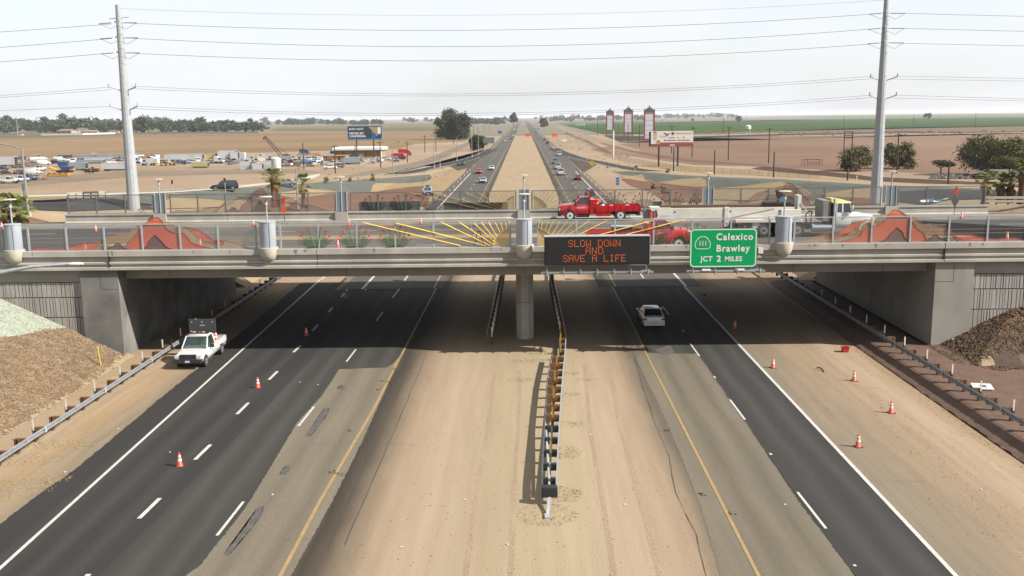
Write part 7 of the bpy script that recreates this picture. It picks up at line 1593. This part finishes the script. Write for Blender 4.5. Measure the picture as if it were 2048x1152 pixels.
def loader(lab, px, yb, wpx, hpx, mt=None):
    q = P(px, yb); s = sc(q); L_, H_ = wpx/s, hpx/s; rt = thing('loader', lab, 'loader', q, random.uniform(-.4, .4), 'yellow machines in the yard'); mt = mt or M_my
    add(rt, 'body', mt, lambda m: m.prism([(-L_*.5, H_*.25), (L_*.15, H_*.25), (L_*.15, H_*.5), (-L_*.1, H_*.62), (-L_*.5, H_*.55)], -.9, .9, 'Y')); add(rt, 'cab', M_dark, lambda m: m.prism([(-L_*.15, H_*.6), (L_*.15, H_*.5), (L_*.12, H_), (-L_*.12, H_)], -.7, .7, 'Y')); add(rt, 'bucket', mt, lambda m: m.prism([(L_*.35, .1), (L_*.55, .2), (L_*.5, H_*.35), (L_*.35, H_*.4)], -1.2, 1.2, 'Y'))
    add(rt, 'arm', mt, lambda m: [m.bar((0, y, H_*.45), (L_*.4, y, H_*.3), .25) for y in (-.8, .8)])
    for x in (-L_*.35, L_*.15):
        for y in (-.95, .95): add(rt, 'wheel', M_tyre, lambda m: m.cyl((x, y-.2, H_*.22), (x, y+.2, H_*.22), H_*.22, H_*.22, 12))
for a in (('yellow loader left of the long white trailer', 310, 331, 14, 9), ('yellow loader in the middle of three', 329, 332, 16, 9), ('yellow loader nearest the khaki wagon', 346, 331, 14, 12), ('yellow loader before the tan building', 622, 333, 15, 9), ('yellow machine below the tan brick building', 664, 328, 18, 8)): loader(*a)
# road milling machine with conveyors
q = P(115, 353); s = sc(q); rt = thing('road_machine', 'large yellow conveyor machine in the left yard', 'road machine', q, 0)
add(rt, 'conveyor', M_my, lambda m: m.bar((-16/s, 0, 3/s), (24/s, 0, 4/s), 2.0, 5/s)); add(rt, 'upper_conveyor', M_my, lambda m: (m.bar((-24/s, 3, 17/s), (-4/s, 3, 9/s), 2.0, 3.5/s), m.bar((-4/s, 3, 9/s), (26/s, 3, 13/s), 1.8, 3/s))); add(rt, 'engine', M_dark, lambda m: m.b2(-6/s, 20/s, 1.5, 4.5, 7/s, 12/s)); add(rt, 'hopper', M_bl, lambda m: m.loft([[(x, y, z) for x, y in ((4/s-k, 1.5-k*.2), (20/s+k, 1.5-k*.2), (20/s+k, 4.5), (4/s-k, 4.5))] for z, k in ((13/s, 0), (19/s, .5))]))
for x in (-14, -4, 8, 20): add(rt, 'wheel', M_tyre, lambda m: m.cyl((x/s, -.9, .6), (x/s, -.4, .6), .6, .6, 12))
# silo
q = P(553, 346); s = sc(q); rt = thing('silo', 'white round silo on legs in front of the yard', 'silo', q); r_ = 9.5/s
add(rt, 'tank', M_tw, lambda m: m.lathe([(r_*.35, 6/s), (r_, 10/s), (r_, 29/s), (r_*.6, 31/s), (.1, 31.5/s)], n=20), 0, 40)
for k in range(4): a = .8+1.57*k; add(rt, 'leg', M_tw, lambda m: m.cyl((r_*.9*math.cos(a), r_*.9*math.sin(a), 0), (r_*.9*math.cos(a), r_*.9*math.sin(a), 12/s), .14, .14, 6))
# lattice boom crane
q = P(570, 318); s = sc(q); rt = thing('lattice_crane', 'lattice boom crane leaning left with a red tip', 'crane', q)
add(rt, 'house', M_tb, lambda m: m.prism([(-4/s, 1), (9/s, 1), (9/s, 9/s), (-1/s, 10/s), (-4/s, 6/s)], -1.5, 1.5, 'Y')); add(rt, 'crawler', M_dark, lambda m: [m.b2(-6/s, 8/s, y-.4, y+.4, 0, 1.2) for y in (-1.6, 1.6)])
A0, A1 = Vector((-6/s, 0, 5/s)), Vector((-37/s, 0, 43/s)); Mlat = mat('lattice_steel', S(96, 84, 80, .6), .7)
bo = MB(); off = [Vector((.5, .5, .4)), Vector((-.5, .5, -.4)), Vector((-.5, -.5, -.4)), Vector((.5, -.5, .4))]
for o_ in off: bo.bar(A0+o_, A1+o_*.6, .16)
for k in range(16):
    a = A0.lerp(A1, k/16); b = A0.lerp(A1, (k+1)/16); bo.bar(a+off[k % 4], b+off[(k+1) % 4], .1); bo.bar(a+off[(k+2) % 4], b+off[(k+3) % 4], .1)
bo.build('boom', Mlat, rt); add(rt, 'boom_tip', mat('crane_red', S(200, 70, 60, .75), .5), lambda m: (m.bar(A1, A1+Vector((-2.2/s, 0, 2/s)), 1.3), m.bar(A1+Vector((-2/s, 0, 2/s)), A1+Vector((-4/s, 0, -4/s)), .5))); add(rt, 'cable', M_dark, lambda m: (m.bar(A1, (8/s, 0, 9/s), .09), m.bar(A1.lerp(A0, .3), (6/s, .3, 9/s), .07)))
# buildings in the yard
q = P(712, 316); s = sc(q); rt = thing('warehouse', 'tan warehouse with a white sloping roof edge', 'warehouse', q)
M_tan_w = mat('tan_wall', S(196, 172, 124, .68), .9, col2=S(180, 156, 112, .68), scale=.2)
xa, xb = -42/s, 50/s; add(rt, 'wall', M_tan_w, lambda m: m.b2(xa, xb, 0, 16, 0, 15.5/s)); add(rt, 'roof', M_postw, lambda m: m.prism([(-1.2, 15.6/s), (-1.2, 19.5/s), (8, 22/s), (17, 19/s), (17, 15.6/s)], xa-1, xb+1, 'X')); add(rt, 'canopy_post', M_dark, lambda m: [m.box((x/s, -.8, 7.8/s), (.25, .25, 15.5/s)) for x in (-40, -25, -3, 20)])
add(rt, 'door', M_tw, lambda m: m.b2(7/s, 15/s, -.12, -.01, .2, 9/s)); add(rt, 'gable_trim', M_postw, lambda m: m.b2(xb+.01, xb+.3, -.6, .5, 0, 15.5/s))
q = P(668, 321); s = sc(q); rt = thing('storage_building', 'low orange tan building left of the warehouse', 'building', q); add(rt, 'wall', mat('orange_tan_wall', S(206, 162, 92, .7), .9), lambda m: m.b2(-24/s, 24/s, 0, 6, 0, 9/s)); add(rt, 'roof', M_tan_w, lambda m: m.b2(-25/s, 25/s, -.4, 6.4, 9/s+.003, 9.8/s)); add(rt, 'doorway', M_dark, lambda m: m.b2(9/s, 13/s, -.05, -.005, 0, 6/s))
q = P(666, 307); s = sc(q); rt = thing('fuel_tank', 'blue cylindrical tank left of the warehouse roof', 'tank', q); add(rt, 'drum', M_bl, lambda m: m.cyl((-5/s, 0, 4/s), (5/s, 0, 4/s), 4/s, 4/s, 14), 0, 40); add(rt, 'cradle', M_dark, lambda m: [m.box((x/s, 0, .4), (.4, 5, .8)) for x in (-3, 3)])
rocks('junk_heap', 'heap of rusty scrap behind the yard trailers', 420, lambda: ((lambda v: (v.x, v.y))(P(*random.choice(((random.uniform(270, 330), random.uniform(312, 317)), (random.uniform(25, 80), random.uniform(326, 332)), (random.uniform(595, 640), random.uniform(309, 316)), (random.uniform(55, 88), random.uniform(352, 360))))))), mat('scrap_rust', S(120, 84, 66, .65), .9, col2=S(170, 140, 110, .65), scale=.4, space='World'), .9, None, None)

# packed rows between the trailers
COLN = {'white': W_, 'silver': SV, 'dark': DK_, 'grey': GY_, 'blue': (70, 100, 150), 'rusty': (130, 84, 66), 'tan': (190, 170, 130)}
lm = ((0, 90, 'at the left edge of the yard'), (90, 200, 'between the grey trailers of the yard'), (200, 330, 'behind the steel pole in the yard'), (330, 440, 'by the long white semi trailer'), (440, 545, 'behind the white storage boxes'), (545, 640, 'round the silo and crane'), (640, 800, 'by the warehouse'))
rr = random.Random(5)
for i in range(64):
    a, b, w_ = lm[rr.choices(range(7), (3, 3, 2.5, 1.5, 2.5, 3, 1.2))[0]]; px = rr.uniform(a, b); yb = rr.uniform(315, 330) if b < 640 else rr.uniform(318, 333)
    if b <= 90 and rr.random() < .5: yb = rr.uniform(334, 358)
    cn = rr.choices(list(COLN), (6, 2, 2, 2, 1, 2, 1))[0]; kd = rr.choice(('sedan', 'pickup', 'van', 'suv', 'pickup', 'van')); yv(kd, px, yb, COLN[cn], rr.uniform(0, 360), '%s %s parked %s' % (cn, {'suv': 'estate car'}.get(kd, kd), w_))
# yard clutter that can be counted: oil drums, crates and tyre stacks
def clutter(lab, px, yb, kind):
    q = P(px, yb); rt = thing({'d': 'oil_drum', 'c': 'wooden_crate', 't': 'spool'}[kind], lab, {'d': 'drum', 'c': 'crate', 't': 'cable spool'}[kind], q, random.uniform(0, 3))
    if kind == 'd': add(rt, 'barrel', M_bl, lambda m: m.lathe([(.55, 0), (.55, .6), (.6, .62), (.55, .66), (.55, 1.6)], n=12), 0, 40)
    elif kind == 'c': add(rt, 'crate', M_wood, lambda m: m.b2(-.9, .9, -.7, .7, 0, 1.1)); add(rt, 'lid', M_dwood, lambda m: m.b2(-.95, .95, -.75, .75, 1.105, 1.2))
    else: add(rt, 'flange', M_wood, lambda m: (m.cyl((0, -.6, 1), (0, -.5, 1), 1, 1, 14), m.cyl((0, .5, 1), (0, .6, 1), 1, 1, 14))); add(rt, 'hub', M_dark, lambda m: m.cyl((0, -.5, 1), (0, .5, 1), .5, .5, 10))
for i, (px, yb, k) in enumerate(((176, 345, 'c'), (186, 343, 'd'), (194, 344, 'c'), (183, 347, 't'), (60, 340, 'd'), (548, 330, 'c'), (596, 334, 't'), (644, 331, 'd'))): clutter(('brown crate right of the open grey trailer', 'blue drum beside the brown crate', 'brown crate left of the lettered trailer', 'cable spool on the dirt before the lettered trailer', 'blue drum among the left yard cars', 'brown crate behind the silo', 'cable spool right of the dark red truck', 'blue drum by the tan building')[i], px, yb, k)

# ================================================================== HAZE
m = MB(); m.b2(-12500, 12500, -80, 15500, -1.5, 36)
hz = m.build('haze'); hz['kind'] = 'stuff'; hz['label'] = 'thin pale dust haze over the valley'
hm = bpy.data.materials.new('haze_air'); hm.use_nodes = True; hn = hm.node_tree.nodes; hn.remove(hn['Principled BSDF'])
pv = hn.new('ShaderNodeVolumePrincipled'); pv.inputs['Color'].default_value = (.93, .95, 1, 1); pv.inputs['Density'].default_value = HAZE_D; pv.inputs['Anisotropy'].default_value = .2
hm.node_tree.links.new(pv.outputs[0], hn['Material Output'].inputs['Volume']); hz.data.materials.append(hm)
